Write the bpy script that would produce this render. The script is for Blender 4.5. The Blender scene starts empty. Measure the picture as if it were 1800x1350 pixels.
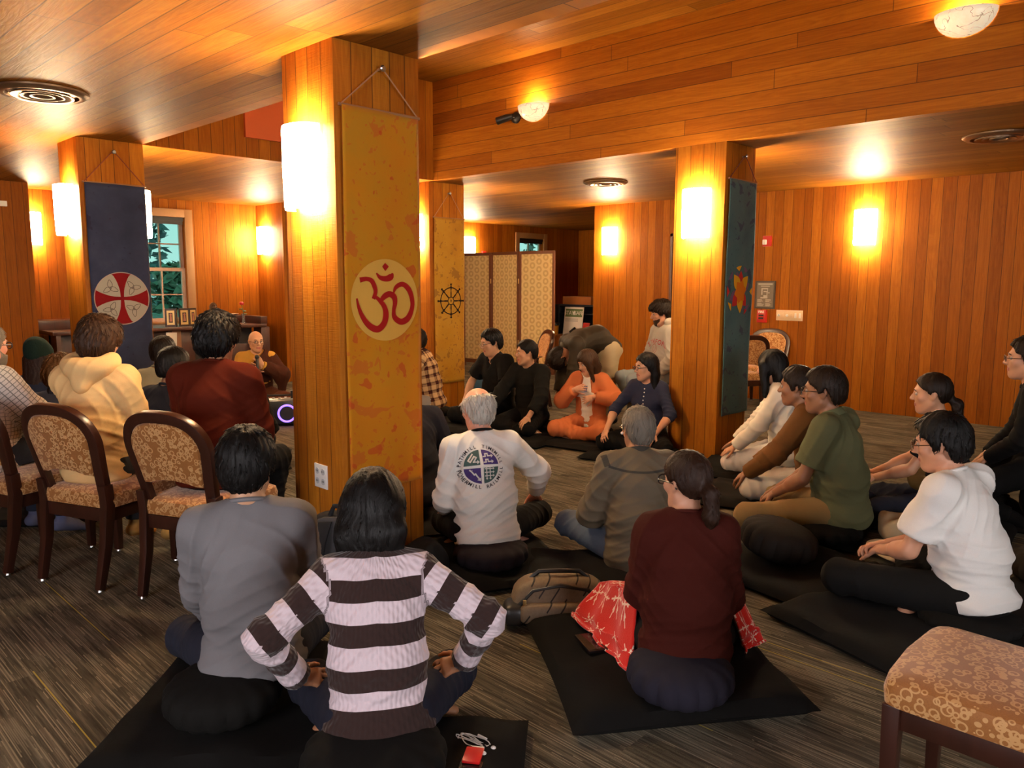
import bpy, bmesh, math, random
import numpy as np
from mathutils import Vector, Matrix
from mathutils.bvhtree import BVHTree
SC = bpy.context.scene
COL = SC.collection
R_ = math.radians
# ------------------------------------------------------------------ camera, exposure, sky, daylight fill
def make_camera():
    yaw, pit, roll, f = 0.772624, 0.131469, 0.003517, 1366.36
    fw = Vector((math.cos(yaw)*math.cos(pit), math.sin(yaw)*math.cos(pit), -math.sin(pit)))
    rt = Vector((math.sin(yaw), -math.cos(yaw), 0)); up = rt.cross(fw)
    c, s = math.cos(roll), math.sin(roll)
    r2, u2 = c*rt + s*up, -s*rt + c*up
    cd = bpy.data.cameras.new('camera'); cd.sensor_width = 36; cd.sensor_fit = 'HORIZONTAL'
    cd.lens = f/1800*36; cd.clip_start = .02
    ob = bpy.data.objects.new('camera', cd); COL.objects.link(ob)
    m = Matrix((r2, u2, -fw)).transposed().to_4x4(); m.translation = (0, 0, 1.5)
    ob.matrix_world = m; SC.camera = ob
make_camera()
vs = SC.view_settings
SC.display_settings.display_device = 'sRGB'
vs.view_transform = 'Standard'; vs.look = 'None'; vs.gamma = 1; vs.use_curve_mapping = False
vs.exposure = 1.15
cy = SC.cycles
cy.use_denoising = True
cy.max_bounces = 7; cy.diffuse_bounces = 4; cy.glossy_bounces = 3; cy.transmission_bounces = 4
cy.sample_clamp_indirect = 6; cy.caustics_reflective = False; cy.caustics_refractive = False
SKY = .5
w = bpy.data.worlds.new('sky'); SC.world = w; w.use_nodes = True
bg = w.node_tree.nodes['Background']
tcw = w.node_tree.nodes.new('ShaderNodeTexCoord'); sxw = w.node_tree.nodes.new('ShaderNodeSeparateXYZ')
rw = w.node_tree.nodes.new('ShaderNodeValToRGB')
w.node_tree.links.new(tcw.outputs['Generated'], sxw.inputs[0]); w.node_tree.links.new(sxw.outputs['Z'], rw.inputs[0])
rw.color_ramp.elements[0].color = (.36, .74, .66, 1); rw.color_ramp.elements[1].color = (.16, .66, .50, 1)
rw.color_ramp.elements[0].position = 0; rw.color_ramp.elements[1].position = .35
w.node_tree.links.new(rw.outputs[0], bg.inputs['Color']); bg.inputs['Strength'].default_value = SKY
def area(name, loc, to, sx, sy, power, col):
    l = bpy.data.lights.new(name, 'AREA'); l.shape = 'RECTANGLE'; l.size = sx; l.size_y = sy
    l.energy = power; l.color = col
    o = bpy.data.objects.new(name, l); COL.objects.link(o); o.location = loc
    o.rotation_euler = (Vector(to)-Vector(loc)).to_track_quat('-Z', 'Y').to_euler()
    return o
DAY_FILL = (.95, .90, .93)
# added area lights act as evening daylight outside assumed windows in the unseen walls
area('daylight_fill_rear', (-3.3, .9, 1.65), (2, 1.6, .9), 2.6, 1.5, 150, DAY_FILL)
area('daylight_fill_side', (1.3, -3.3, 1.65), (1.7, 2, .9), 2.6, 1.5, 125, DAY_FILL)
# ------------------------------------------------------------------ node materials
MATS = {}
class NT:
    def __init__(s, name):
        s.m = bpy.data.materials.new(name); s.m.use_nodes = True; s.t = s.m.node_tree
        s.b = s.t.nodes['Principled BSDF']; s.out = s.t.nodes['Material Output']
    def n(s, typ, **kw):
        nd = s.t.nodes.new('ShaderNode'+typ)
        for k, v in kw.items(): setattr(nd, k, v)
        return nd
    def put(s, sock, v):
        if hasattr(v, 'is_output') or isinstance(v, bpy.types.NodeSocket): s.t.links.new(v, sock)
        elif isinstance(v, (tuple, list)) and len(v) == 3 and sock.type == 'RGBA': sock.default_value = (*v, 1)
        else: sock.default_value = v
    def math(s, op, a, b=0.0, c=0.0):
        nd = s.n('Math', operation=op)
        for i, v in enumerate((a, b, c)): s.put(nd.inputs[i], v)
        return nd.outputs[0]
    def comb(s, x, y, z):
        nd = s.n('CombineXYZ')
        for i, v in enumerate((x, y, z)): s.put(nd.inputs[i], v)
        return nd.outputs[0]
    def sep(s, v):
        nd = s.n('SeparateXYZ'); s.put(nd.inputs[0], v); return nd.outputs
    def noise(s, vec, scale=1, detail=3, rough=.5, dist=0):
        nd = s.n('TexNoise'); s.put(nd.inputs['Vector'], vec); nd.inputs['Scale'].default_value = scale
        nd.inputs['Detail'].default_value = detail; nd.inputs['Roughness'].default_value = rough
        nd.inputs['Distortion'].default_value = dist
        return nd.outputs[0]
    def ramp(s, fac, stops, interp='LINEAR'):
        nd = s.n('ValToRGB'); s.put(nd.inputs[0], fac); cr = nd.color_ramp; cr.interpolation = interp
        while len(cr.elements) < len(stops): cr.elements.new(.5)
        for e, (p, c) in zip(cr.elements, stops):
            e.position = p; e.color = (*c, 1) if len(c) == 3 else c
        return nd.outputs[0]
    def mix(s, fac, a, b, bt='MIX'):
        nd = s.n('Mix', data_type='RGBA', blend_type=bt)
        s.put(nd.inputs[0], fac); s.put(nd.inputs[6], a); s.put(nd.inputs[7], b)
        return nd.outputs[2]
    def bump(s, h, strength=.3, dist=.01):
        nd = s.n('Bump'); s.put(nd.inputs['Height'], h); nd.inputs['Strength'].default_value = strength
        nd.inputs['Distance'].default_value = dist
        s.t.links.new(nd.outputs[0], s.b.inputs['Normal'])
    def pos(s): return s.n('NewGeometry').outputs['Position']
    def obj(s): return s.n('TexCoord').outputs['Object']
    def attr(s, name): return s.n('Attribute', attribute_name=name).outputs['Fac']
    def fin(s, col=None, rough=.6, metal=0, spec=None, **kw):
        if col is not None: s.put(s.b.inputs['Base Color'], col)
        s.put(s.b.inputs['Roughness'], rough); s.b.inputs['Metallic'].default_value = metal
        if spec is not None: s.b.inputs['Specular IOR Level'].default_value = spec
        for k, v in kw.items(): s.put(s.b.inputs[k.replace('_', ' ')], v)
        return s.m
def plain(name, col, rough=.6, metal=0, spec=None, **kw):
    if name in MATS: return MATS[name]
    t = NT(name)
    nz = t.noise(t.obj(), 14, 3)
    c = t.mix(t.math('MULTIPLY', nz, .35), col, tuple(x*.72 for x in col))
    MATS[name] = t.fin(c, rough, metal, spec, **kw); return MATS[name]
def glow(name, col, strength):
    if name in MATS: return MATS[name]
    t = NT(name); MATS[name] = t.fin(col, .5, Emission_Color=(*col, 1), Emission_Strength=strength); return MATS[name]
def cloth(name, col, rough=.85, var=.22, weave=500, bump=.12, sheen=.0, fold=0):
    if name in MATS: return MATS[name]
    t = NT(name); o = t.obj()
    a = t.noise(o, 5, 4); b = t.noise(o, weave, 2)
    c = t.mix(t.math('MULTIPLY', a, var*2), col, tuple(x*.6 for x in col))
    c = t.mix(t.math('MULTIPLY', b, .35), c, tuple(min(1, x*1.25+.004) for x in col))
    t.bump(t.math('ADD', t.math('MULTIPLY', b, .3), t.math('MULTIPLY', t.noise(o, 45, 3), .8)), bump, .006)
    MATS[name] = t.fin(c, rough, 0, .12, Sheen_Weight=sheen); return MATS[name]
def wood(name, across, along, w, stops, rough=.5, joint=0, saw=0, groove=.003, gloss_bump=.12, spec=.10):
    if name in MATS: return MATS[name]
    t = NT(name); x, y, z = t.sep(t.pos())
    ax = {'x': x, 'y': y, 'z': z, 'xy': t.math('ADD', x, y)}
    a, l = ax[across], ax[along]
    vf = t.n('TexVoronoi', voronoi_dimensions='1D', feature='F1'); ve = t.n('TexVoronoi', voronoi_dimensions='1D', feature='DISTANCE_TO_EDGE')
    for v in (vf, ve):
        t.put(v.inputs['W'], t.math('DIVIDE', a, w)); v.inputs['Scale'].default_value = 1; v.inputs['Randomness'].default_value = .55
    r1, r2, r3 = t.sep(vf.outputs['Color'])
    edge = t.math('MULTIPLY', ve.outputs['Distance'], w)
    rnd = r1
    if joint:
        vj = t.n('TexVoronoi', voronoi_dimensions='1D', feature='F1'); vje = t.n('TexVoronoi', voronoi_dimensions='1D', feature='DISTANCE_TO_EDGE')
        for v in (vj, vje):
            t.put(v.inputs['W'], t.math('ADD', t.math('DIVIDE', l, joint), t.math('MULTIPLY', r2, 91.7)))
            v.inputs['Scale'].default_value = 1; v.inputs['Randomness'].default_value = .7
        rj = t.sep(vj.outputs['Color'])[0]
        rnd = t.math('FRACT', t.math('ADD', r1, t.math('MULTIPLY', rj, .8)))
        edge = t.math('MINIMUM', edge, t.math('MULTIPLY', vje.outputs['Distance'], joint))
    base = t.ramp(rnd, stops)
    vec = t.comb(t.math('MULTIPLY', a, 55), t.math('MULTIPLY', l, 2.2), t.math('MULTIPLY', r3, 60))
    g = t.noise(vec, 1, 4, .55, .6)
    vec2 = t.comb(t.math('MULTIPLY', a, 11), t.math('MULTIPLY', l, .9), t.math('MULTIPLY', r3, 40))
    g2 = t.noise(vec2, 1, 3, .5, 1.2)
    rings = t.math('SINE', t.math('MULTIPLY', g2, 55))
    gg = t.math('ADD', g, t.math('MULTIPLY', rings, .09))
    c = t.mix(t.ramp(gg, [(.3, (0, 0, 0)), (.72, (1, 1, 1))]), t.mix(1, base, (.74, .66, .58), 'MULTIPLY'), base)
    gm = t.ramp(edge, [(0, (1, 1, 1)), (groove/.03, (0, 0, 0))]) if False else t.math('LESS_THAN', edge, groove)
    c = t.mix(t.math('MULTIPLY', gm, .75), c, (.045, .015, .005))
    h = t.math('ADD', t.math('MULTIPLY', gg, .5), t.math('MULTIPLY', gm, -2.5))
    if saw:
        sv = t.noise(t.comb(t.math('MULTIPLY', a, 7), t.math('MULTIPLY', l, 210), t.math('MULTIPLY', r3, 9)), 1, 3)
        h = t.math('ADD', h, t.math('MULTIPLY', sv, saw))
        c = t.mix(t.math('MULTIPLY', sv, .3), c, (.2, .08, .025))
    else:
        h = t.math('ADD', h, t.math('MULTIPLY', t.noise(t.comb(t.math('MULTIPLY', a, 9), t.math('MULTIPLY', l, 5), r3), 1, 2), .9))
    t.bump(h, gloss_bump, .02)
    MATS[name] = t.fin(c, rough, 0, spec); return MATS[name]
CEDAR = [(0, (.40, .118, .006)), (.25, (.47, .148, .008)), (.55, (.52, .172, .010)), (.8, (.56, .198, .013)), (1, (.60, .225, .018))]
CEDAR_D = [(0, (.27, .070, .002)), (.3, (.34, .096, .003)), (.6, (.39, .118, .004)), (1, (.46, .152, .007))]
M_wall = wood('cedar_wall', 'xy', 'z', .118, CEDAR_D, .5, saw=.35)
M_col = wood('cedar_column', 'xy', 'z', .112, CEDAR, .5, saw=.7)
M_ceil = wood('cedar_ceiling', 'x', 'y', .135, [(0, (.20, .068, .005)), (.5, (.25, .092, .008)), (1, (.31, .122, .013))], .52, joint=2.6, gloss_bump=.16, spec=.10)
M_fasc = wood('cedar_fascia', 'z', 'y', .125, CEDAR_D, .5, joint=2.3, saw=.2)
def dark_wood(name='mahogany', col=(.034, .010, .0055), rough=.3):
    if name in MATS: return MATS[name]
    t = NT(name); o = t.obj(); x, y, z = t.sep(o)
    g = t.noise(t.comb(t.math('MULTIPLY', x, 30), t.math('MULTIPLY', y, 30), t.math('MULTIPLY', z, 3)), 1, 4)
    c = t.mix(g, tuple(v*.6 for v in col), tuple(v*1.5 for v in col))
    MATS[name] = t.fin(c, rough, 0, .5); return MATS[name]
def carpet():
    t = NT('carpet'); x, y, z = t.sep(t.pos())
    # 0.5 m wide tiles, streaks run along Y
    tx = t.math('FLOOR', t.math('DIVIDE', x, .45)); ty = t.math('FLOOR', t.math('ADD', t.math('DIVIDE', y, .9), t.math('MULTIPLY', tx, .37)))
    wn = t.n('TexWhiteNoise', noise_dimensions='3D'); t.put(wn.inputs['Vector'], t.comb(tx, ty, 3.3)); tr = wn.outputs['Value']
    patch = t.noise(t.comb(t.math('MULTIPLY', x, 7), t.math('MULTIPLY', y, 2.2), t.math('MULTIPLY', tr, 9)), 1, 2, .5)
    mid = t.noise(t.comb(t.math('MULTIPLY', x, 90), t.math('MULTIPLY', y, 4), t.math('MULTIPLY', tr, 17)), 1, 3, .6)
    def threads(per, wd, sl, seed, thr):
        ci = t.math('FLOOR', t.math('DIVIDE', x, per)); f_ = t.math('FRACT', t.math('DIVIDE', x, per))
        wnn = t.n('TexWhiteNoise', noise_dimensions='3D')
        t.put(wnn.inputs['Vector'], t.comb(ci, t.math('FLOOR', t.math('ADD', t.math('DIVIDE', y, sl), t.math('MULTIPLY', ci, .731))), seed))
        on = t.math('GREATER_THAN', t.math('ADD', wnn.outputs['Value'], t.math('MULTIPLY', t.math('SUBTRACT', patch, .5), 1.6)), thr)
        return t.math('MULTIPLY', on, t.math('LESS_THAN', t.math('ABSOLUTE', t.math('SUBTRACT', f_, .5)), wd))
    lt = t.math('MAXIMUM', threads(.011, .17, .32, 1.0, .74), t.math('MULTIPLY', threads(.006, .25, .21, 5.0, .66), .45))
    s = t.math('ADD', t.math('MULTIPLY', mid, .75), t.math('MULTIPLY', patch, .3))
    c = t.ramp(s, [(.36, (.046, .038, .026)), (.52, (.092, .079, .056)), (.68, (.17, .148, .105))])
    c = t.mix(t.math('MULTIPLY', lt, .8), c, (.32, .27, .19)); fine = mid
    # sparse yellow threads
    cid = t.math('FLOOR', t.math('DIVIDE', x, .012)); wy = t.n('TexWhiteNoise', noise_dimensions='2D')
    seg = t.math('FLOOR', t.math('ADD', t.math('DIVIDE', y, .9), t.math('MULTIPLY', cid, .317)))
    t.put(wy.inputs['Vector'], t.comb(cid, seg, 0))
    fr = t.math('FRACT', t.math('DIVIDE', x, .012))
    yl = t.math('MULTIPLY', t.math('GREATER_THAN', wy.outputs['Value'], .9905), t.math('LESS_THAN', t.math('ABSOLUTE', t.math('SUBTRACT', fr, .5)), .2))
    c = t.mix(yl, c, (.42, .33, .07))
    loop = t.noise(t.comb(t.math('MULTIPLY', x, 420), t.math('MULTIPLY', y, 260), 0), 1, 2)
    c = t.mix(t.math('MULTIPLY', loop, .55), c, t.mix(1, c, (.35, .35, .35), 'MULTIPLY'))
    t.bump(t.math('ADD', t.math('MULTIPLY', loop, .6), fine), .5, .006)
    return t.fin(c, .95, 0, .1)
M_carpet = carpet()
def chair_fabric():
    t = NT('ring_fabric'); o = t.obj()
    def rings(sc, rad, th, seed):
        v = t.n('TexVoronoi', feature='F1', voronoi_dimensions='3D'); mp = t.n('Mapping'); t.put(mp.inputs[0], o)
        mp.inputs['Location'].default_value = (seed, seed*1.7, seed*.6)
        t.put(v.inputs['Vector'], mp.outputs[0]); v.inputs['Scale'].default_value = sc
        return t.math('LESS_THAN', t.math('ABSOLUTE', t.math('SUBTRACT', v.outputs['Distance'], rad)), th)
    m = t.math('MAXIMUM', t.math('MAXIMUM', rings(27, .36, .06, 0), rings(27, .33, .055, .41)), rings(42, .3, .075, 1.9))
    n = t.noise(o, 300, 2)
    base = t.mix(n, (.23, .080, .014), (.36, .140, .026))
    c = t.mix(t.math('MULTIPLY', m, .8), base, (.60, .34, .13))
    t.bump(t.math('ADD', t.math('MULTIPLY', m, .6), t.math('MULTIPLY', n, .3)), .25, .004)
    return t.fin(c, .6, 0, .3, Sheen_Weight=.3)
M_ring = chair_fabric()
M_dark = dark_wood()
M_black = plain('black_plastic', (.012, .012, .013), .4)
M_white = plain('white_plastic', (.75, .73, .70), .4)
M_brass = plain('brass', (.75, .52, .2), .3, 1)
M_steel = plain('steel', (.55, .55, .55), .3, 1)
M_red = plain('red_plastic', (.5, .02, .015), .35)
# ------------------------------------------------------------------ geometry helpers
class G:
    def __init__(s): s.v = []; s.f = []; s.mi = []; s.n = 0
    def add(s, v, f, mi=0, M=None):
        v = np.asarray(v, float).reshape(-1, 3)
        if M is not None: v = v @ np.array(M.to_3x3()).T + np.array(M.translation)
        s.v.append(v); s.f += [tuple(i+s.n for i in q) for q in f]; s.mi += [mi]*len(f); s.n += len(v); return s
    def obj(s, name, mats, parent=None, smooth=False, bevel=0, sub=0):
        me = bpy.data.meshes.new(name)
        me.from_pydata(np.concatenate(s.v).tolist(), [], s.f)
        ms = mats if isinstance(mats, (list, tuple)) else [mats]
        for m in ms: me.materials.append(m)
        if len(ms) > 1: me.polygons.foreach_set('material_index', s.mi)
        me.validate(); bm = bmesh.new(); bm.from_mesh(me); bmesh.ops.recalc_face_normals(bm, faces=bm.faces)
        if bevel: 
            bmesh.ops.bevel(bm, geom=[e for e in bm.edges if e.is_manifold and e.calc_face_angle(0) > .6], offset=bevel, segments=2, affect='EDGES', profile=.6, clamp_overlap=True)
        bm.to_mesh(me); bm.free()
        if smooth or bevel:
            me.polygons.foreach_set('use_smooth', [True]*len(me.polygons))
            me.set_sharp_from_angle(angle=R_(40))
        o = bpy.data.objects.new(name, me); COL.objects.link(o)
        if parent: o.parent = parent
        if sub:
            md = o.modifiers.new('sub', 'SUBSURF'); md.levels = md.render_levels = sub
        return o
def box(x0, x1, y0, y1, z0, z1):
    v = [(x, y, z) for z in (z0, z1) for y in (y0, y1) for x in (x0, x1)]
    return v, [(0, 2, 3, 1), (4, 5, 7, 6), (0, 1, 5, 4), (2, 6, 7, 3), (0, 4, 6, 2), (1, 3, 7, 5)]
def frame_axes(d):
    d = Vector(d).normalized(); u = d.cross(Vector((0, 0, 1)))
    if u.length < 1e-3: u = Vector((1, 0, 0))
    u.normalize(); return u, d.cross(u).normalized()
def tube(pts, r, n=8, closed=False, cap=True):
    pts = [Vector(p) for p in pts]; m = len(pts); rs = r if isinstance(r, (list, tuple)) else [r]*m
    v = []; f = []; pu = None
    for i, p in enumerate(pts):
        d = (pts[(i+1) % m]-pts[i-1]) if closed or 0 < i < m-1 else (pts[1]-pts[0] if i == 0 else pts[-1]-pts[-2])
        if d.length < 1e-9: d = Vector((0, 0, 1))
        d.normalize()
        if pu is None: u = frame_axes(d)[0]
        else:
            u = pu - d*pu.dot(d); u = u.normalized() if u.length > 1e-6 else frame_axes(d)[0]
        pu = u; w_ = d.cross(u)
        for k in range(n):
            a = 2*math.pi*k/n; v.append(p + (u*math.cos(a)+w_*math.sin(a))*rs[i])
    for i in range(m if closed else m-1):
        j = (i+1) % m
        for k in range(n): f.append((i*n+k, i*n+(k+1) % n, j*n+(k+1) % n, j*n+k))
    if cap and not closed: f += [tuple(range(n))[::-1], tuple(range((m-1)*n, m*n))]
    return v, f
def lathe(prof, n=24):
    v = []; f = []
    for (r, z) in prof:
        for k in range(n): v.append((r*math.cos(2*math.pi*k/n), r*math.sin(2*math.pi*k/n), z))
    for i in range(len(prof)-1):
        for k in range(n): f.append((i*n+k, i*n+(k+1) % n, (i+1)*n+(k+1) % n, (i+1)*n+k))
    f += [tuple(range(n))[::-1], tuple(range((len(prof)-1)*n, len(prof)*n))]
    return v, f
def prism(poly, fn, t):
    """poly: 2D points; fn(u, v, w) -> 3D; thickness t along w"""
    n = len(poly); v = [fn(a, b, 0) for a, b in poly]+[fn(a, b, t) for a, b in poly]
    return v, [tuple(range(n)), tuple(range(2*n-1, n-1, -1))]+[(i, (i+1) % n, n+(i+1) % n, n+i) for i in range(n)]
def ball(c, r, n=12, m=8, sc=(1, 1, 1)):
    v = [(c[0], c[1], c[2]-r*sc[2])]; f = []
    for i in range(1, m):
        a = -math.pi/2+math.pi*i/m
        for k in range(n): v.append((c[0]+r*sc[0]*math.cos(a)*math.cos(2*math.pi*k/n), c[1]+r*sc[1]*math.cos(a)*math.sin(2*math.pi*k/n), c[2]+r*sc[2]*math.sin(a)))
    v.append((c[0], c[1], c[2]+r*sc[2])); L = len(v)-1
    for k in range(n):
        f.append((0, 1+(k+1) % n, 1+k)); f.append((L, L-n+k, L-n+(k+1) % n))
        for i in range(m-2): f.append((1+i*n+k, 1+i*n+(k+1) % n, 1+(i+1)*n+(k+1) % n, 1+(i+1)*n+k))
    return v, f
def thing(name, label, cat, loc=(0, 0, 0), rz=0, group=None):
    o = bpy.data.objects.new(name, None); COL.objects.link(o); o.empty_display_size = .1
    o.location = loc; o.rotation_euler = (0, 0, rz); return tag(o, label, cat, group)
def tag(o, label, cat, group=None):
    o['label'] = label; o['category'] = cat
    if group: o['group'] = group
    return o
def struct(o): o['kind'] = 'structure'; return o
def dup(root, loc, rz, label, group=None):
    r = root.copy(); COL.objects.link(r); r.location = loc; r.rotation_euler = (0, 0, rz); r['label'] = label
    if group: r['group'] = group
    for ch in list(root.children):
        c = ch.copy(); COL.objects.link(c); c.parent = r
        for g in list(ch.children):
            d = g.copy(); COL.objects.link(d); d.parent = c
    return r
def text_mesh(txt, size):
    cu = bpy.data.curves.new('t', 'FONT'); cu.body = txt; cu.size = size; cu.align_x = 'CENTER'; cu.resolution_u = 3; cu.offset = size*.012
    o = bpy.data.objects.new('t', cu); COL.objects.link(o)
    me = o.evaluated_get(bpy.context.evaluated_depsgraph_get()).to_mesh()
    v = [tuple(p.co) for p in me.vertices]; f = [tuple(p.vertices) for p in me.polygons]
    bpy.data.objects.remove(o); bpy.data.curves.remove(cu); return v, f
# ------------------------------------------------------------------ room shell
H, HC = 2.62, 3.68
def S(name, *boxes, mat=M_wall, bevel=0):
    g = G()
    for b in boxes: g.add(*box(*b))
    return struct(g.obj(name, mat))
S('floor', (-3.2, 14.2, -3.2, 11.3, -.1, 0), mat=M_carpet)
CX0, CX1, CY0, CY1 = 2.63, 5.80, -3.2, 6.90
g = G(); g.add(*box(-3.2, CX0-.1, -3.2, 11.3, H, H+.08)); g.add(*box(CX1+.1, 14.2, -3.2, 11.3, H, H+.08)); g.add(*box(CX0-.1, CX1+.1, CY1+.1, 11.3, H, H+.08))
g.add(*box(CX0-.1, CX1+.1, -3.2, CY1+.1, HC, HC+.08)); struct(g.obj('ceiling', M_ceil))
S('trim_1', (CX1, CX1+.1, -3.2, CY1, H, HC), mat=M_fasc)              # fascia of the raised ceiling bay
S('trim_2', (CX0-.1, CX0, -3.2, CY1+.1, H, HC), mat=M_fasc)
S('trim_3', (CX0, CX1+.1, CY1, CY1+.1, H, HC), mat=M_wall)
# right wall, door recess, alcove
S('wall_right', (9.35, 9.5, -3.2, 5.05, 0, H), (9.35, 9.5, 6.06, 7.40, 0, H), (9.35, 9.5, 5.05, 6.06, 2.16, H), (9.5, 13.6, 7.25, 7.40, 0, H))
g = G(); g.add(*box(9.40, 9.45, 5.09, 6.02, .01, 2.12)); d1 = struct(g.obj('door_1', dark_wood('door_wood', (.075, .022, .010), .4), bevel=.004))
g = G()
for a in (5.05, 6.02): g.add(*box(9.34, 9.47, a, a+.04, 0, 2.16))
g.add(*box(9.34, 9.47, 5.05, 6.06, 2.12, 2.16)); g.obj('door_frame', dark_wood('door_wood'), d1)
g = G(); g.add(*tube([(9.40, 5.18, 1.0), (9.35, 5.18, 1.0), (9.35, 5.30, 1.0)], .01)); g.add(*ball((9.398, 5.18, 1.0), .025)); g.obj('door_handle', M_brass, d1, True)
S('wall_alcove', (13.6, 13.75, 7.25, 11.3, 0, H))
# far wall with the two windows
WX0, WX1, WZ0, WZ1 = 3.86, 4.80, .92, 2.38
VX0, VX1 = 11.68, 12.42
S('wall_far', (1.0, WX0, 11.2, 11.34, 0, H), (WX0, WX1, 11.2, 11.34, 0, WZ0), (WX0, WX1, 11.2, 11.34, WZ1, H), (WX1, 7.6, 11.2, 11.34, 0, H),
  (7.4, VX0, 11.2, 11.34, 0, H), (VX0, VX1, 11.2, 11.34, 0, WZ0), (VX0, VX1, 11.2, 11.34, WZ1, H), (VX1, 13.75, 11.2, 11.34, 0, H))
S('wall_altar_left', (-3.2, 2.70, 10.52, 11.34, 0, H))
S('wall_altar_right', (5.90, 7.50, 10.42, 11.2, 0, H))
# unseen walls behind the photographer, each given a window for the added daylight lamps
def wall_win(name, axis, c, lo, hi, wa, wb, z0, z1):
    g = G()
    for (a, b, za, zb) in ((lo, wa, 0, H), (wb, hi, 0, H), (wa, wb, 0, z0), (wa, wb, z1, H)):
        g.add(*(box(c-.1, c, a, b, za, zb) if axis == 'x' else box(a, b, c-.1, c, za, zb)))
    struct(g.obj(name, M_wall))
wall_win('wall_left', 'x', -3.1, -3.2, 11.3, -.45, 2.25, .85, 2.4)
wall_win('wall_rear', 'y', -3.1, -3.2, 9.5, 0, 2.6, .85, 2.4)
M_trim = plain('pale_trim', (.42, .22, .085), .45)
M_pane = NT('window_glass').fin((1, 1, 1), .02, Transmission_Weight=1.0, IOR=1.0, Alpha=.25)
M_sash = plain('sash_paint', (.55, .40, .30), .45)
def window(name, axis, c, a0, a1, z0, z1, cols, rows, d=1):
    """frame around an opening; sashes with muntins; pane"""
    B = (lambda a, b, p, q, za, zb: box(a, b, p, q, za, zb)) if axis == 'y' else (lambda a, b, p, q, za, zb: box(p, q, a, b, za, zb))
    g = G(); o = .11
    i0, i1 = (c-.025, c) if d > 0 else (c, c+.025)
    g.add(*B(a0-o, a0, i0, i1, z0-.05, z1+o)); g.add(*B(a1, a1+o, i0, i1, z0-.05, z1+o)); g.add(*B(a0, a1, i0, i1, z1, z1+o))
    g.add(*B(a0-.14, a1+.14, i0-.05 if d > 0 else i0, i1 if d > 0 else i1+.05, z0-.04, z0))
    r = struct(g.obj(name, M_trim, bevel=.004))
    j0, j1 = (c+.045, c+.085) if d > 0 else (c-.085, c-.045)
    zm = (z0+z1)/2; g = G()
    for (za, zb, off) in ((z0, zm+.02, 0), (zm-.02, z1, .03*d)):
        p, q = j0+off, j1+off
        for a in (a0, a1-.05): g.add(*B(a, a+.05, p, q, za, zb))
        for zz in (za, zb-.045): g.add(*B(a0+.05, a1-.05, p, q, zz, zz+.045))
        for k in range(1, cols):
            x = a0+.05+(a1-a0-.1)*k/cols; g.add(*B(x-.010, x+.010, p+.005, q-.005, za+.045, zb-.045))
        for k in range(1, rows):
            zz = za+.045+(zb-za-.09)*k/rows; g.add(*B(a0+.05, a1-.05, p+.007, q-.007, zz-.010, zz+.010))
    g.obj('sash', M_sash, r)
    m = (j0+j1)/2; g = G(); g.add(*B(a0+.02, a1-.02, m, m+.004, z0+.02, z1-.02)); g.obj('pane', M_pane, r)
    g = G(); g.add(*B(a0+.01, a1-.01, i1+.005 if d > 0 else i0-.05, i1+.04 if d > 0 else i0-.01, z1-.055, z1-.005)); g.add(*B(a0+.02, a1-.02, i1+.01 if d > 0 else i0-.04, i1+.035 if d > 0 else i0-.015, z1-.10, z1-.055))
    g.obj('blind', M_black, r)
    return r
window('window_1', 'y', 11.2, WX0, WX1, WZ0, WZ1, 3, 2)
window('window_2', 'y', 11.2, VX0, VX1, WZ0, WZ1, 2, 2)
window('window_3', 'x', -3.1, -.45, 2.25, .85, 2.4, 6, 2, -1)  # this and the next: unseen windows put in to frame the daylight lamps
window('window_4', 'y', -3.1, 0, 2.6, .85, 2.4, 6, 2, -1)
# columns
COLS = {'om': (2.12, 2.63, 3.24, 3.70), 'blue': (2.12, 2.63, 6.87, 7.33), 'green': (5.80, 6.29, 3.26, 3.73), 'wheel': (5.80, 6.33, 6.98, 7.45)}
for k, (a, b, c, d) in COLS.items():
    g = G(); g.add(*box(a, b, c, d, 0, H)); o = struct(g.obj('column', M_col, bevel=.003))
# ------------------------------------------------------------------ sconces, bowls, vents
WARM = (1, .70, .37)
M_shade = NT('sconce_glass').fin((.9, .85, .75), .5, Emission_Color=(1, .76, .45, 1), Emission_Strength=60)
M_alab = None
def alabaster():
    t = NT('alabaster'); o = t.obj()
    v = t.noise(o, 14, 5, .6, 2.5)
    m = t.math('LESS_THAN', t.math('ABSOLUTE', t.math('SUBTRACT', t.noise(o, 6, 3, .5, 1.5), .5)), .006)
    c = t.mix(v, (.95, .86, .66), (.85, .70, .44)); c = t.mix(t.math('MULTIPLY', m, .7), c, (.25, .15, .06))
    t.put(t.b.inputs['Emission Color'], c); return t.fin(c, .35, Emission_Strength=.22)
M_alab = alabaster()
def lamp(name, loc, power, parent=None, r=.03, col=WARM):
    l = bpy.data.lights.new(name, 'POINT'); l.energy = power; l.shadow_soft_size = r; l.color = col
    o = bpy.data.objects.new(name, l); COL.objects.link(o); o.location = loc
    if parent: o.parent = parent
    return o
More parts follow.
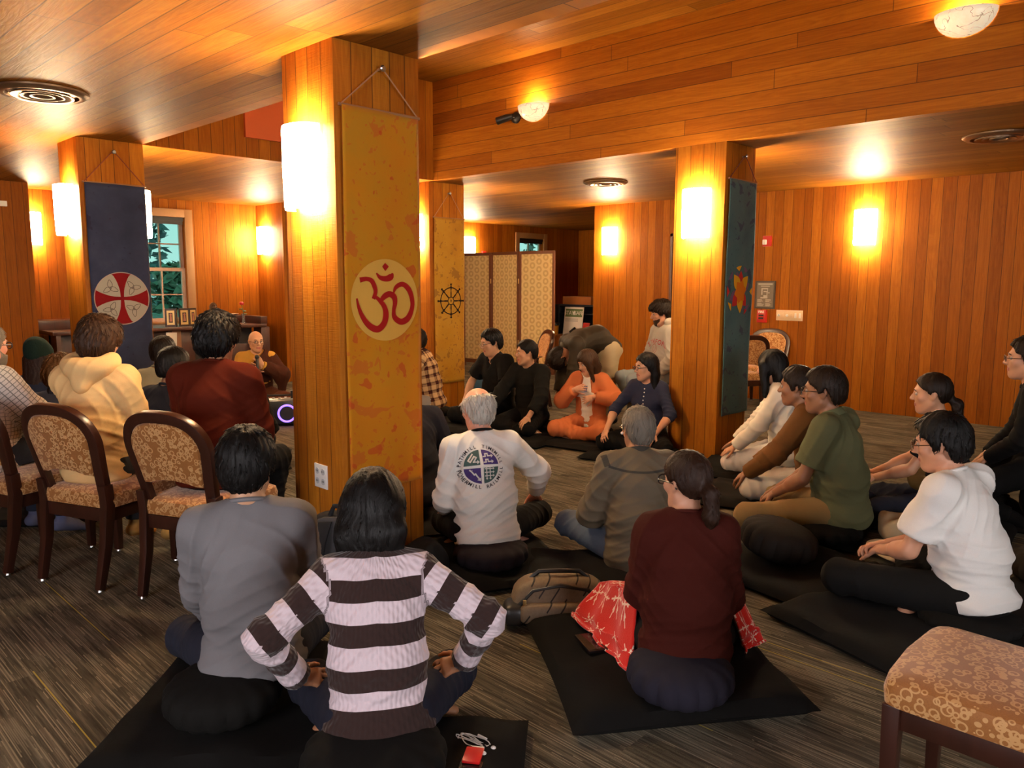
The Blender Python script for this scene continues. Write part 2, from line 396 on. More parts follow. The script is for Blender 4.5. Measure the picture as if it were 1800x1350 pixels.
def sconce(label, x, y, z, rz, w=.25, h=.40, p=24):
    """half-round glass shade; local +X points away from the wall"""
    t = thing('wall_sconce', label, 'wall light', (x, y, z), rz, 'half round glass wall sconces')
    n = 16; v = []; f = []
    for i, (zz, s) in enumerate(((-h/2, .94), (-h/2+.02, .97), (0, 1), (h/2-.02, 1), (h/2, .985))):
        for k in range(n+1):
            a = -math.pi/2+math.pi*k/n
            v.append((.012+.105*s*max(0, math.cos(a))**.7, w/2*s*math.sin(a), zz))
    for i in range(4):
        for k in range(n): f.append((i*(n+1)+k, i*(n+1)+k+1, (i+1)*(n+1)+k+1, (i+1)*(n+1)+k))
    g = G(); g.add(v, f); sh = g.obj('shade', M_shade, t, True)
    md = sh.modifiers.new('th', 'SOLIDIFY'); md.thickness = .004; md.offset = -1
    g = G(); g.add(*box(0, .010, -w*.3, w*.3, -h*.3, h*.3)); g.add(*box(.01, .05, -.02, .02, -.03, .0)); g.obj('back_plate', M_brass, t)
    lamp('bulb_light', (.055, 0, h*.30), p*.5, t); lamp('bulb_light', (.055, 0, -h*.30), p*.5, t)
    return t
PI = math.pi
sconce('large bright glass sconce on the left face of the big om banner column', 2.12, 3.47, 2.045, PI)
sconce('glass sconce on the far hidden side of the om banner column', 2.63, 3.47, 2.045, 0)
sconce('glass sconce on the left face of the blue cross banner column', 2.12, 7.10, 2.06, PI)
sconce('narrow sliver of glass sconce right of the blue banner, in front of the window', 2.63, 7.10, 2.06, 0)
sconce('glass sconce on the plank face left of the green flower banner', 5.80, 3.50, 2.06, PI)
sconce('glass sconce on the far hidden side of the green banner column', 6.29, 3.50, 2.06, 0)
sconce('glass sconce half hidden between the om banner and the wheel banner', 5.80, 7.21, 2.06, PI)
sconce('glass sconce on the hidden right side of the wheel banner column', 6.33, 7.21, 2.06, 0)
sconce('lone glass sconce on the bare right wall above the light switches', 9.35, 3.44, 2.125, PI)
sconce('glass sconce on the far end of the right wall left of the dark door', 9.35, 7.09, 2.09, PI)
sconce('glass sconce on the far wall just above the folding screen', 10.28, 11.2, 2.14, -PI/2, p=26)
sconce('smallest glass sconce at the far left beside the plank pier', 2.86, 11.2, 2.13, -PI/2)
sconce('glass sconce in the corner right of the altar window', 5.90, 10.93, 2.09, PI, p=24)
def bowl(label, x, y, z, rz, p=9):
    t = thing('alabaster_bowl_light', label, 'wall light', (x, y, z), rz, 'alabaster half bowl lights')
    n, m = 18, 8; v = []; f = []
    for i in range(m+1):
        b = -math.pi/2*(1-i/m)
        for k in range(n+1):
            a = -math.pi/2+math.pi*k/n; c = math.cos(b) if i < m else 1
            v.append((.004+.15*c*math.cos(a), .185*c*math.sin(a), .15*math.sin(b)))
    for i in range(m):
        for k in range(n): f.append((i*(n+1)+k, i*(n+1)+k+1, (i+1)*(n+1)+k+1, (i+1)*(n+1)+k))
    g = G(); g.add(v, f); o = g.obj('bowl', M_alab, t, True); md = o.modifiers.new('th', 'SOLIDIFY'); md.thickness = .007
    g = G(); g.add(*box(0, .008, -.06, .06, -.10, -.02)); g.obj('mount_plate', M_brass, t)
    lamp('bulb_light', (.07, 0, .012), p, t, .025)
bowl('marbled alabaster bowl light on the upper beam near the picture centre, beside the black spotlight', 5.80, 5.35, 3.20, PI)
bowl('marbled alabaster bowl light high on the beam at the top right', 5.80, 1.59, 3.22, PI)
bowl('alabaster bowl light on the hidden face of the near beam', 2.63, 1.6, 3.20, 0)  # unseen pair, added to light the fascia of the raised bay
bowl('second alabaster bowl light on the hidden face of the near beam', 2.63, 5.2, 3.20, 0)
t = thing('spotlight', 'small black swivel spotlight on the beam left of an alabaster bowl', 'spotlight', (5.80, 5.60, 3.12), PI)
g = G(); g.add(*lathe([(.055, 0), (.055, .02), (.03, .035)], 20), M=Matrix.Rotation(PI/2, 4, 'Y')); g.obj('base', M_black, t, True)
g = G(); g.add(*tube([(.03, 0, 0), (.07, -.02, .0)], .012)); g.obj('arm', M_black, t, True)
g = G(); g.add(*tube([(.06, -.0, .01), (.09, -.06, -.005), (.13, -.15, -.03)], [.022, .035, .038], 14)); g.obj('lamp_head', M_black, t, True)
def vent(label, x, y):
    t = thing('ceiling_vent', label, 'air vent', (x, y, H), 0, 'round ceiling air vents')
    m = plain('vent_metal', (.30, .19, .11), .28, .75)
    g = G(); g.add(*lathe([(.21, 0), (.25, -.004), (.25, -.014), (.225, -.03), (.195, -.03), (.19, -.01)], 40)); g.obj('rim', m, t, True)
    for r in (.155, .105, .055):
        g = G(); g.add(*lathe([(r*.55, -.004), (r*.8, -.012), (r, -.034), (r+.012, -.036), (r+.012, -.030), (r*.85, -.008)], 36)); g.obj('cone_ring', m, t, True)
    g = G(); g.add(*lathe([(.2, -.001), (.2, -.003)], 32)); g.obj('throat', M_black, t)
vent('round metal air vent in the ceiling at the far left', 1.50, 5.40)
vent('round metal air vent in the ceiling between the wheel and green banner columns', 7.20, 5.55)
vent('round metal air vent in the ceiling at the right edge', 6.98, 1.62)
# wall devices
def bx(*a): g = G(); g.add(*box(*a)); return g
t = thing('fire_strobe', 'red fire alarm strobe high on the right wall beside the green banner', 'fire alarm', (9.35, 4.63, 2.01))
bx(-.035, 0, -.055, .055, -.065, .065).obj('housing', M_red, t, bevel=.006); bx(-.06, -.035, -.005, .045, -.045, .02).obj('lens', plain('clear_lens', (.8, .75, .7), .1), t, bevel=.01)
t = thing('fire_strobe', 'small red fire alarm strobe on the far wall above the folding screen', 'fire alarm', (10.67, 11.2, 2.02), -PI/2)
bx(0, .035, -.055, .055, -.065, .065).obj('housing', M_red, t, bevel=.006); bx(.035, .06, -.045, .005, -.05, .02).obj('lens', MATS['clear_lens'], t, bevel=.01)
t = thing('fire_pull_station', 'red fire alarm pull box on the right wall below the framed plan', 'fire alarm', (9.35, 4.65, 1.07))
bx(-.05, 0, -.06, .06, -.08, .08).obj('housing', M_red, t, bevel=.006)
g = G()
for zz in (-.035, .0): g.add(*box(-.056, -.05, -.032, .032, zz, zz+.022))
g.obj('lever', M_black, t)
v, f = text_mesh('FIRE', .042); g = G(); g.add([(-.052, -a+0, b+.042) for a, b, _ in v], f); g.obj('lettering', M_white, t)
t = thing('framed_evacuation_plan', 'dark framed evacuation plan on the right wall beside the green banner', 'framed plan', (9.35, 4.63, 1.34))
g = G()
for b in ((-.02, 0, -.135, .135, .155, .175), (-.02, 0, -.135, .135, -.175, -.155), (-.02, 0, -.135, -.115, -.155, .155), (-.02, 0, .115, .135, -.155, .155)): g.add(*box(*b))
g.obj('frame', plain('plan_frame', (.05, .032, .02), .4), t); bx(-.010, 0, -.115, .115, -.155, .155).obj('plan_sheet', plain('plan_paper', (.16, .125, .085), .35), t)
g = G(); random.seed(3)
for (a, b, c, d) in ((-.095, .095, .128, .142), (-.06, .06, .105, .113), (-.05, -.035, .0, .085), (-.05, .04, .07, .085), (.028, .04, .045, .085), (-.02, .04, .035, .048), (.02, .035, -.04, .045), (-.06, .03, -.045, -.03), (-.02, .03, -.03, -.005), (.03, .06, .02, .032)):
    g.add(*box(-.0125, -.010, -b, -a, c, d))
for c in range(9):
    for a in (-.1, .008):
        if c == 4: continue
        g.add(*box(-.0125, -.010, -(a+.05+.04*random.random()), -a, -.062-.01*c, -.057-.01*c))
g.obj('plan_print', plain('plan_ink', (.45, .40, .32), .5), t)
t = thing('switch_plate', 'wide cream light switch plate on the right wall', 'light switch', (9.35, 4.30, 1.09))
bx(-.008, 0, -.17, .17, -.065, .065).obj('plate', plain('cream_plastic', (.72, .52, .32), .35), t, bevel=.003)
for k in range(6):
    yy = .135-.054*k
    if k in (0, 2): g = G(); g.add(*lathe([(.016, 0), (.016, .012), (.010, .016)], 14), M=Matrix.Translation((-.008, yy, 0)) @ Matrix.Rotation(-PI/2, 4, 'Y')); g.obj('knob', M_white, t, True)
    else: bx(-.012, -.008, yy-.012, yy+.012, -.03, .03).obj('switch', M_white if k > 3 else MATS['cream_plastic'], t, bevel=.002)
t = thing('power_outlet', 'white double power outlet low on the om banner column', 'power outlet', (2.12, 3.435, .50))
bx(-.008, 0, -.058, .058, -.062, .062).obj('plate', M_white, t, bevel=.003)
for yy in (-.026, .026):
    for zz in (-.026, .026):
        g = G(); g.add(*lathe([(.017, 0), (.017, .003)], 16), M=Matrix.Translation((-.008, yy, zz)) @ Matrix.Rotation(-PI/2, 4, 'Y'))
        o = g.obj('socket', plain('socket_grey', (.5, .5, .5), .4), t)
        g = G()
        for q in (-.006, .006): g.add(*box(-.0125, -.011, yy+q-.0012, yy+q+.0012, zz-.004, zz+.006))
        g.obj('slot', M_black, o)
t = thing('exit_sign', 'small white edge of a sign plate high at the far left', 'sign', (2.35, 10.52, 2.36))
bx(-.15, .12, -.03, 0, -.03, .03).obj('plate', M_white, t, bevel=.003)
# painting on the end wall of the raised bay
t = thing('abstract_painting', 'orange red unframed painting on the end wall of the raised ceiling', 'painting', (4.25, 6.90, 3.22))
pt = NT('painted_canvas'); o_ = pt.obj(); px, py, pz = pt.sep(o_)
pt.fin(pt.mix(pt.ramp(pt.math('ADD', pt.math('ADD', pt.math('MULTIPLY', px, 1.2), pz), pt.math('MULTIPLY', pt.noise(o_, 6, 4), .3)), [(.45, (.50, .08, .015)), (.62, (.10, .08, .03)), (.8, (.32, .24, .10))]), (.50, .09, .02), (.50, .09, .02)) if False else
       pt.ramp(pt.math('ADD', pt.math('ADD', pt.math('MULTIPLY', px, 1.0), pz), pt.math('MULTIPLY', pt.noise(o_, 6, 4), .25)), [(.30, (.55, .10, .018)), (.48, (.12, .09, .035)), (.62, (.40, .30, .14))]), .7)
bx(-.70, .70, -.03, 0, -.42, .42).obj('canvas', pt.m, t)
# ------------------------------------------------------------------ chairs
def make_chair(label):
    t = thing('dining_chair', label, 'chair', (0, 0, 0), 0, 'arch backed upholstered chairs')
    W = .235
    def sq(path, wx, wy):           # swept rectangle along path; wx in the side direction (y), wy across
        v = []; f = []
        for i, p in enumerate(path):
            a = Vector(path[max(0, i-1)]); b = Vector(path[min(len(path)-1, i+1)]); d = (b-a).normalized()
            s = Vector((0, 1, 0)); s = (s-d*s.dot(d)).normalized(); q = d.cross(s); p = Vector(p)
            wxx = wx[i] if isinstance(wx, list) else wx; wyy = wy[i] if isinstance(wy, list) else wy
            for (k, l) in ((-1, -1), (1, -1), (1, 1), (-1, 1)): v.append(p+s*k*wxx/2+q*l*wyy/2)
        n = len(path)
        for i in range(n-1):
            for k in range(4): f.append((i*4+k, i*4+(k+1) % 4, (i+1)*4+(k+1) % 4, (i+1)*4+k))
        return v, f+[(3, 2, 1, 0), tuple(range(4*n-4, 4*n))]
    for s in (-1, 1):
        g = G(); g.add(*sq([(-.27, s*.195, .012), (-.225, s*.20, .22), (-.205, s*.205, .42), (-.215, s*.207, .52)], [.034, .042, .046, .046], [.036, .046, .052, .052]))
        l = g.obj('leg', M_dark, t, bevel=.004)
        g = G(); g.add(*lathe([(.013, 0), (.015, .004), (.012, .014)], 12), M=Matrix.Translation((-.27, s*.195, 0))); g.obj('glide', M_steel, l, True)
        g = G(); g.add(*sq([(.20, s*.205, .012), (.20, s*.205, .40)], [.034, .046], [.034, .046]))
        l = g.obj('leg', M_dark, t, bevel=.004)
        g = G(); g.add(*lathe([(.013, 0), (.015, .004), (.012, .014)], 12), M=Matrix.Translation((.20, s*.205, 0))); g.obj('glide', M_steel, l, True)
    g = G()
    for b in ((.19, .215, -.19, .19, .335, .40), (-.22, -.195, -.19, .19, .335, .40), (-.2, .2, .192, .215, .335, .40), (-.2, .2, -.215, -.192, .335, .40)): g.add(*box(*b))
    g.obj('seat_frame', M_dark, t, bevel=.003)
    # cushion
    g = G(); n = 14; v = []; f = []
    for iz, (zz, k) in enumerate(((.400, .93), (.404, .985), (.44, 1.0), (.468, .97), (.480, .88), (.486, .6), (.488, .001))):
        for i in range(4*n):
            a = 2*PI*i/(4*n); cx, sy = math.cos(a), math.sin(a); e = .16
            x = .225*math.copysign(abs(cx)**e, cx)*k; y = .245*math.copysign(abs(sy)**e, sy)*k*(1-.06*(1-(x/.23+1)/2))
            v.append((x+(.018*(1-(y/.24)**2) if x > .15 else 0), y, zz))
    for i in range(6):
        for k in range(4*n): f.append((i*4*n+k, i*4*n+(k+1) % (4*n), (i+1)*4*n+(k+1) % (4*n), (i+1)*4*n+k))
    f.append(tuple(range(4*n))[::-1]); g.add(v, f); g.obj('seat', M_ring, t, True)
    # arched back: outline in (y, z), leaning backwards
    def lean(y, z, off=0): return (-.215-(z-.5)*.26-off*.966+.02*(y/.24)**2, y, z-off*.25)
    out = [(W*.89, .47), (W*.93, .56), (W*.99, .66), (W*1.03, .735)]
    for k in range(1, 12):
        a = PI/2*k/12; out.append((W*1.03*math.cos(a)**.75, .735+.185*math.sin(a)**.95))
    out = out+[(0, .920)]+[(-y, z) for y, z in out[::-1]]
    inn = [(y*(1-.043/max(.08, abs(y))*.93 if abs(y) > .08 else .5), z) for y, z in out]
    inn = []
    for i, (y, z) in enumerate(out):
        a, b = out[max(0, i-1)], out[min(len(out)-1, i+1)]; dy, dz = b[0]-a[0], b[1]-a[1]; L = math.hypot(dy, dz)
        inn.append((y-dz/L*.050, z+dy/L*.050))
    g = G(); v = []; f = []; n = len(out)
    for i in range(n):
        (a, b), (c, d) = out[i], inn[i]
        v += [lean(a, b, -.018), lean(c, d, -.018), lean(c, d, .018), lean(a, b, .018)]
    for i in range(n-1):
        for k in range(4): f.append((i*4+k, i*4+(k+1) % 4, (i+1)*4+(k+1) % 4, (i+1)*4+k))
    f += [(3, 2, 1, 0), (4*n-4, 4*n-3, 4*n-2, 4*n-1)]; g.add(v, f); g.obj('back_frame', M_dark, t, bevel=.004)
    pad = [(y, z) for y, z in inn if z > .555]
    y0 = pad[0][0]; bot = [(-y0+2*y0*k/10, .555+.035*(1-(2*k/10-1)**2)) for k in range(11)]
    poly = pad+bot[1:-1]
    g = G(); cx_, cz_ = 0, .73; rings = []
    for (k, o) in ((1.0, -.012), (1.0, -.022), (.96, -.030), (.8, -.033), (.4, -.034)): rings.append([(lean(y*k, cz_+(z-cz_)*k, o)) for y, z in poly])
    for (k, o) in ((.4, .026), (.8, .025), (.96, .022), (1.0, .012)): rings.append([(lean(y*k, cz_+(z-cz_)*k, o)) for y, z in poly])
    m = len(poly); v = [p for r in rings for p in r]; f = []
    for i in range(len(rings)):
        j = (i+1) % len(rings)
        if i == 4: continue
        for k in range(m): f.append((i*m+k, i*m+(k+1) % m, j*m+(k+1) % m, j*m+k))
    f += [tuple(range(4*m, 5*m)), tuple(range(5*m, 6*m))[::-1]]
    g.add(v, f); g.obj('backrest', M_ring, t, True)
    return t
CH = make_chair('upholstered chair with the man in the tan hoodie on it')
CH.location = (1.36, 4.22, 0); CH.rotation_euler = (0, 0, R_(23))
CG = CH['group']
def chair(x, y, deg, label): return dup(CH, (x, y, 0), R_(deg), label)
chair(1.63, 3.65, 25, 'upholstered chair with the man in the rust red sweatshirt on it')
chair(1.12, 4.78, 20, 'upholstered chair at the left edge under the man in the checked shirt')
chair(2.29, .42, 90, 'empty upholstered chair cut by the bottom right corner')
chair(6.78, 6.40, 150, 'upholstered chair in front of the folding screen, its back half turned away')
chair(8.30, 6.83, 95, 'upholstered chair under and behind the bending person')
chair(6.66, 4.33, 150, 'upholstered chair with the man in the grey lettered hoodie on it')
chair(9.0, 4.40, 200, 'empty upholstered chair against the right wall below the fire pull box')
chair(8.15, 4.35, 60, 'dark chair turned sideways right behind the green banner')
# ------------------------------------------------------------------ floor mats and cushions
M_mat = cloth('black_cotton', (.0036, .0031, .0027), .9, .3, 300, .15)
M_mat2 = cloth('charcoal_cotton', (.0075, .0062, .0055), .9, .3, 300, .15)
M_zafu = cloth('black_zafu', (.0045, .004, .0034), .85, .25, 300, .12)
M_navyz = cloth('navy_zafu', (.016, .0145, .024), .85, .25, 300, .12)
def mat_mesh(w, d, h, seed=0, mat=None, soft=1.0):
    rnd = random.Random(seed); n = 26; ph = [rnd.uniform(0, 6.28) for _ in range(6)]
    g = G(); v = []; f = []
    for top in (1, 0):
        for i in range(n+1):
            for j in range(n+1):
                a = -1+2*i/n; b = -1+2*j/n
                ea, eb = min(1, (1-abs(a))*5), min(1, (1-abs(b))*5)
                e = min(ea, 1)*min(eb, 1); e = math.sqrt(max(0, 1-(1-min(ea, eb))**2))*(1-.25*(abs(a*b))**6)
                pinch = 1-.03*soft*((1-b*b)*abs(a)**8+(1-a*a)*abs(b)**8)
                x, y = a*w/2*pinch, b*d/2*pinch
                wob = .006*soft*(math.sin(a*5+ph[0]+b*2)+math.sin(b*6+ph[1]-a*3)+.6*math.sin(a*11+b*9+ph[2]))
                z = h*.42+h*.58*e+wob*e if top else h*.42*(1-e)
                v.append((x, y, max(0, z)))
    N = (n+1)**2
    for t_ in (0, 1):
        for i in range(n):
            for j in range(n):
                q = (t_*N+i*(n+1)+j, t_*N+(i+1)*(n+1)+j, t_*N+(i+1)*(n+1)+j+1, t_*N+i*(n+1)+j+1); f.append(q if not t_ else q[::-1])
    rim = [i*(n+1) for i in range(n+1)]+[n*(n+1)+j for j in range(1, n+1)]+[i*(n+1)+n for i in range(n-1, -1, -1)]+[j for j in range(n-1, 0, -1)]
    for k in range(len(rim)):
        a, b = rim[k], rim[(k+1) % len(rim)]; f.append((b, a, a+N, b+N))
    g.add(v, f); return g
def zabuton(label, x, y, deg, w=.80, d=.74, h=.07, mat=None, seed=1, z=0):
    o = mat_mesh(w, d, h, seed).obj('floor_mat', mat or M_mat, None, True); o.location = (x, y, z); o.rotation_euler = (0, 0, R_(deg))
    return tag(o, label, 'floor mat', 'square meditation floor mats')
def zafu(label, x, y, z=.06, r=.19, h=.15, mat=None, tilt=0, deg=0, sq=1.0):
    n, m = 64, 12; v = []; f = []
    for i in range(m+1):
        a = -PI/2+PI*i/m; c, s = abs(math.cos(a)), math.sin(a)
        for k in range(n):
            th = 2*PI*k/n; pl = 1-.035*(abs(math.sin(th*8))**.5 < .35)*(c > .15)-.012*math.cos(th*16)
            rr = r*(c**.62)*pl; v.append((rr*math.cos(th)*sq, rr*math.sin(th), h/2+h/2*math.copysign(abs(s)**.8, s)))
    for i in range(m):
        for k in range(n): f.append((i*n+k, i*n+(k+1) % n, (i+1)*n+(k+1) % n, (i+1)*n+k))
    g = G(); g.add(v, f); o = g.obj('meditation_cushion', mat or M_zafu, None, True)
    o.location = (x, y, z); o.rotation_euler = (R_(tilt), 0, R_(deg))
    return tag(o, label, 'cushion', 'round meditation cushions')
# foreground
zabuton('large black floor mat under the man in the grey sweatshirt', 1.22, 2.46, 44, .86, .82, .07)
zafu('round black cushion under the man in the grey sweatshirt', 1.08, 2.40, .055)
zabuton('black floor mat under the woman in the striped sweater, a red pouch on it', 1.24, 1.65, 42, .86, .72, .07, seed=4)
zafu('round black cushion under the woman in the striped sweater', 1.22, 1.74, .055, .21)
zabuton('black floor mat under the woman in maroon, a red blanket on it', 2.43, 1.58, 54, .84, .88, .09, seed=7)
zafu('round navy cushion under the woman in the maroon sweater', 2.24, 1.36, .075, .185, .145, M_navyz, 0, 30, 1.05)
zabuton('black floor mat under the man in the white T-shirt', 3.42, 1.02, 72, .84, .76, .07, seed=9)
zafu('flat black cushion under the man in the white T-shirt', 3.60, .80, .05, .2, .085)
zabuton('black floor mat under the man with the round printed emblem', 2.78, 2.86, 64, .80, .74, .06, seed=11)
zafu('dark plum cushion under the man with the round printed emblem', 2.70, 2.78, .045, .195, .13, cloth('plum_zafu', (.016, .011, .014), .85))
zabuton('rumpled dark floor mat under the man in the grey jacket', 2.93, 2.28, 40, .80, .72, .07, M_mat2, seed=14, )
zabuton('black floor mat in front of the loose dark cushion', 3.78, 1.62, 80, .9, .8, .06, seed=16)
zafu('loose dark cushion leaning on its edge behind the maroon sweater', 3.83, 1.78, .055, .20, .19, cloth('brown_zafu', (.018, .0145, .012), .85), 12, 20)
zabuton('dark floor mat under the man in the green shirt', 4.58, 1.98, 100, .8, .74, .05, M_mat2, seed=18)
zafu('dark cushion under the man in the green shirt', 4.34, 1.72, .04, .2, .12)
zabuton('dark floor mat under the person in the brown jacket', 4.95, 2.45, 105, .76, .72, .05, M_mat2, seed=19)
zabuton('dark floor mat under the kneeling woman in white', 5.62, 2.86, 105, .8, .7, .05, M_mat, seed=20)
zabuton('dark floor mat under the woman with the long brown ponytail', 5.2, 1.35, 95, .8, .74, .05, M_mat2, seed=22)
zabuton('dark floor mat at the right edge behind the white T-shirt', 4.02, .55, 70, .8, .74, .06, M_mat2, seed=23)
zafu('large dark cushion at the right edge behind the white T-shirt', 4.42, .62, .05, .21, .17, MATS['brown_zafu'])
zabuton('dark floor mat of the person at the far right edge', 5.72, .72, 90, .8, .74, .05, M_mat2, seed=24)
# far row
zabuton('dark floor mat under the man in the flannel shirt', 5.22, 6.32, 35, .82, .76, .06, M_mat2, seed=25)
zafu('dark cushion under the man in the flannel shirt', 5.40, 6.42, .045, .19, .10)
zabuton('dark floor mat under the man with glasses in the black shirt', 5.36, 5.66, 5, .82, .76, .06, M_mat, seed=26)
zafu('dark cushion under the man with glasses in the black shirt', 5.60, 5.72, .045, .19, .10)
zabuton('dark floor mat under the man in the black sweater', 5.38, 5.03, 8, .82, .76, .06, M_mat, seed=27)
zafu('dark cushion under the man in the black sweater', 5.58, 5.12, .045, .19, .10)
zabuton('dark brown floor mat under the woman in the coral suit', 5.62, 4.45, 10, .80, .74, .05, M_mat2, seed=28)
zafu('dark cushion under the woman in the coral suit', 5.80, 4.55, .04, .18, .09)
zabuton('dark floor mat under the woman in the navy buttoned top', 5.46, 3.86, 12, .78, .7, .05, M_mat, seed=29)
zafu('dark cushion under the woman in the navy buttoned top', 5.58, 3.86, .04, .18, .09)
zabuton('crumpled dark mat lying between the black sweater and the coral suit', 6.15, 4.98, 30, .62, .5, .09, M_mat2, seed=30)
# left group
zabuton('dark floor mat under the person in the green beanie', 1.68, 6.50, 20, .8, .76, .05, M_mat2, seed=31)
zafu('dark cushion under the person in the green beanie', 1.60, 6.40, .04, .19, .15)
zabuton('dark floor mat under the person in the denim blue shirt', 1.50, 5.55, 45, .8, .74, .05, M_mat2, seed=32)
zafu('dark cushion under the person in the denim blue shirt', 1.46, 5.38, .04, .19, .13)
zabuton('dark floor mat under the man with clear framed glasses', 2.3, 5.12, 20, .76, .66, .05, M_mat2, seed=33)
zafu('dark cushion under the man with clear framed glasses', 2.08, 5.15, .04, .19, .15)
zabuton('dark floor mat under the man with cropped hair', 2.58, 6.20, 10, .76, .66, .05, M_mat2, seed=34)
zabuton('dark floor mat under the person hidden by the rust sweatshirt', 2.98, 5.95, 60, .76, .7, .05, M_mat2, seed=35)
zabuton('brown floor mat under the monk', 4.30, 8.28, 60, .9, .8, .05, cloth('brown_cotton', (.06, .022, .012), .9), seed=36)
zabuton('dark floor mat of the person behind the om banner column', 3.08, 3.72, 60, .8, .7, .05, M_mat2, seed=37)
# ------------------------------------------------------------------ banners
def dye(name, stops, spots, sscale=7, thr=.60, grad=None, spot2=None, zs=0):
    t = NT(name); o = t.obj(); x, y, z = t.sep(o)
    a = t.noise(o, 3.5, 5, .6); c = t.ramp(t.math('ADD', a, t.math('MULTIPLY', z, grad) if grad else 0.0), stops)
    thz = t.math('MULTIPLY', t.math('SUBTRACT', z, 1.2), zs)
    n1 = t.math('SUBTRACT', t.noise(o, sscale, 3, .55, .5), thz); m1 = t.math('GREATER_THAN', n1, thr)
    n2 = t.noise(o, sscale*4.5, 2, .5); m2 = t.math('GREATER_THAN', n2, thr+.05)
    m = t.math('MAXIMUM', m1, m2)
    c = t.mix(t.math('MULTIPLY', m, .65), c, spots)
    if spot2:
        n3 = t.math('SUBTRACT', t.noise(o, sscale*1.7, 2, .4, .3), thz); c = t.mix(t.math('MULTIPLY', t.math('GREATER_THAN', n3, thr+.07), .7), c, spot2)
    t.bump(t.noise(o, 250, 2), .1, .003)
    return t.fin(c, .75, 0, .2, Sheen_Weight=.1)
def banner(label, axis_y, xc, w, z0, z1, mat, hook_z, back, cord):
    """hangs on a column face whose normal is -Y at y=axis_y; local x right, z up; back = hem shade"""
    t = thing('fabric_banner', label, 'banner', (xc, axis_y, 0), 0, 'hanging batik banners')
    nx, nz = 24, 60; v = []; f = []
    def wave(x, z): return -.022-.005*math.sin(x*17+z*1.3)*(1-(z-z0)/(z1-z0)*.8)-.004*math.sin(z*4+x*5)
    for i in range(nx+1):
        for k in range(nz+1):
            x = -w/2+w*i/nx; z = z0+(z1-z0)*k/nz; v.append((x, wave(x, z), z))
    for i in range(nx):
        for k in range(nz): f.append((i*(nz+1)+k, (i+1)*(nz+1)+k, (i+1)*(nz+1)+k+1, i*(nz+1)+k+1))
    g = G(); g.add(v, f); o = g.obj('cloth', mat, t, True); md = o.modifiers.new('th', 'SOLIDIFY'); md.thickness = .004; md.offset = 1
    g = G(); g.add(*tube([(-w/2-.012, -.018, z1+.002), (w/2+.012, -.018, z1+.002)], .008)); g.obj('rod', plain('rod_wood', (.35, .17, .07), .5), t, True)
    g = G(); g.add(*tube([(-w/2, -.020, z1+.004), (-.01, -.03, hook_z), (.01, -.03, hook_z), (w/2, -.020, z1+.004)], .0035, 6)); g.obj('cord', cord, t, True)
    g = G(); g.add(*lathe([(.006, 0), (.006, .03), (.014, .034), (.016, .045), (.010, .052)], 14), M=Matrix.Translation((0, 0, hook_z)) @ Matrix.Rotation(PI/2, 4, 'X')); g.obj('hook', M_steel, t, True)
    t['wv'] = 0
    return t, wave
def emblem(t, wave, name, polys, mat, lift=.004, label=None):
    """filled 2D polygons (x, z) laid on the banner cloth; each is triangulated and follows its folds"""
    bm = bmesh.new()
    for p in polys:
        try: bm.faces.new([bm.verts.new((a, 0, b)) for a, b in p])
        except ValueError: pass
    bmesh.ops.triangulate(bm, faces=bm.faces[:])
    for _ in range(2):
        es = [e for e in bm.edges if e.calc_length() > .035]
        if es: bmesh.ops.subdivide_edges(bm, edges=es, cuts=1)
        bmesh.ops.triangulate(bm, faces=bm.faces[:])
    for v_ in bm.verts: v_.co.y = wave(v_.co.x, v_.co.z)-lift-.004
    for f_ in bm.faces:
        if f_.normal.y > 0: f_.normal_flip()
    me = bpy.data.meshes.new(name); bm.to_mesh(me); bm.free(); me.materials.append(mat)
    o = bpy.data.objects.new(name, me); COL.objects.link(o); o.parent = t
    if label: o['label'] = label
    return o
def circle(cx, cz, r, n=48, rz=None): return [(cx+r*math.cos(2*PI*k/n), cz+(rz or r)*math.sin(2*PI*k/n)) for k in range(n)]
def stroke(pts, closed=False):
    """variable width ribbon: (x, z, width) -> list of quads"""
    P = []
    n = len(pts)
    for i in range(n if closed else n-1):           # catmull-rom resample
        p0, p1, p2, p3 = (pts[(i-1) % n] if closed or i > 0 else pts[0]), pts[i], pts[(i+1) % n], (pts[(i+2) % n] if closed or i+2 < n else pts[-1])
        for k in range(6):
            u = k/6; P.append(tuple(.5*((2*b)+(-a+c)*u+(2*a-5*b+4*c-d)*u*u+(-a+3*b-3*c+d)*u**3) for a, b, c, d in zip(p0, p1, p2, p3)))
    if not closed: P.append(pts[-1])
    L = []; m = len(P)
    for i, (x, z, w_) in enumerate(P):
        a, b = P[(i-1) % m] if closed or i > 0 else P[0], P[(i+1) % m] if closed or i < m-1 else P[-1]
        dx, dz = b[0]-a[0], b[1]-a[1]; l = math.hypot(dx, dz) or 1
        L.append(((x-dz/l*w_/2, z+dx/l*w_/2), (x+dz/l*w_/2, z-dx/l*w_/2)))
    return [[L[i][0], L[(i+1) % m][0], L[(i+1) % m][1], L[i][1]] for i in range(m if closed else m-1)]
M_cordr = plain('red_cord', (.30, .07, .03), .7)
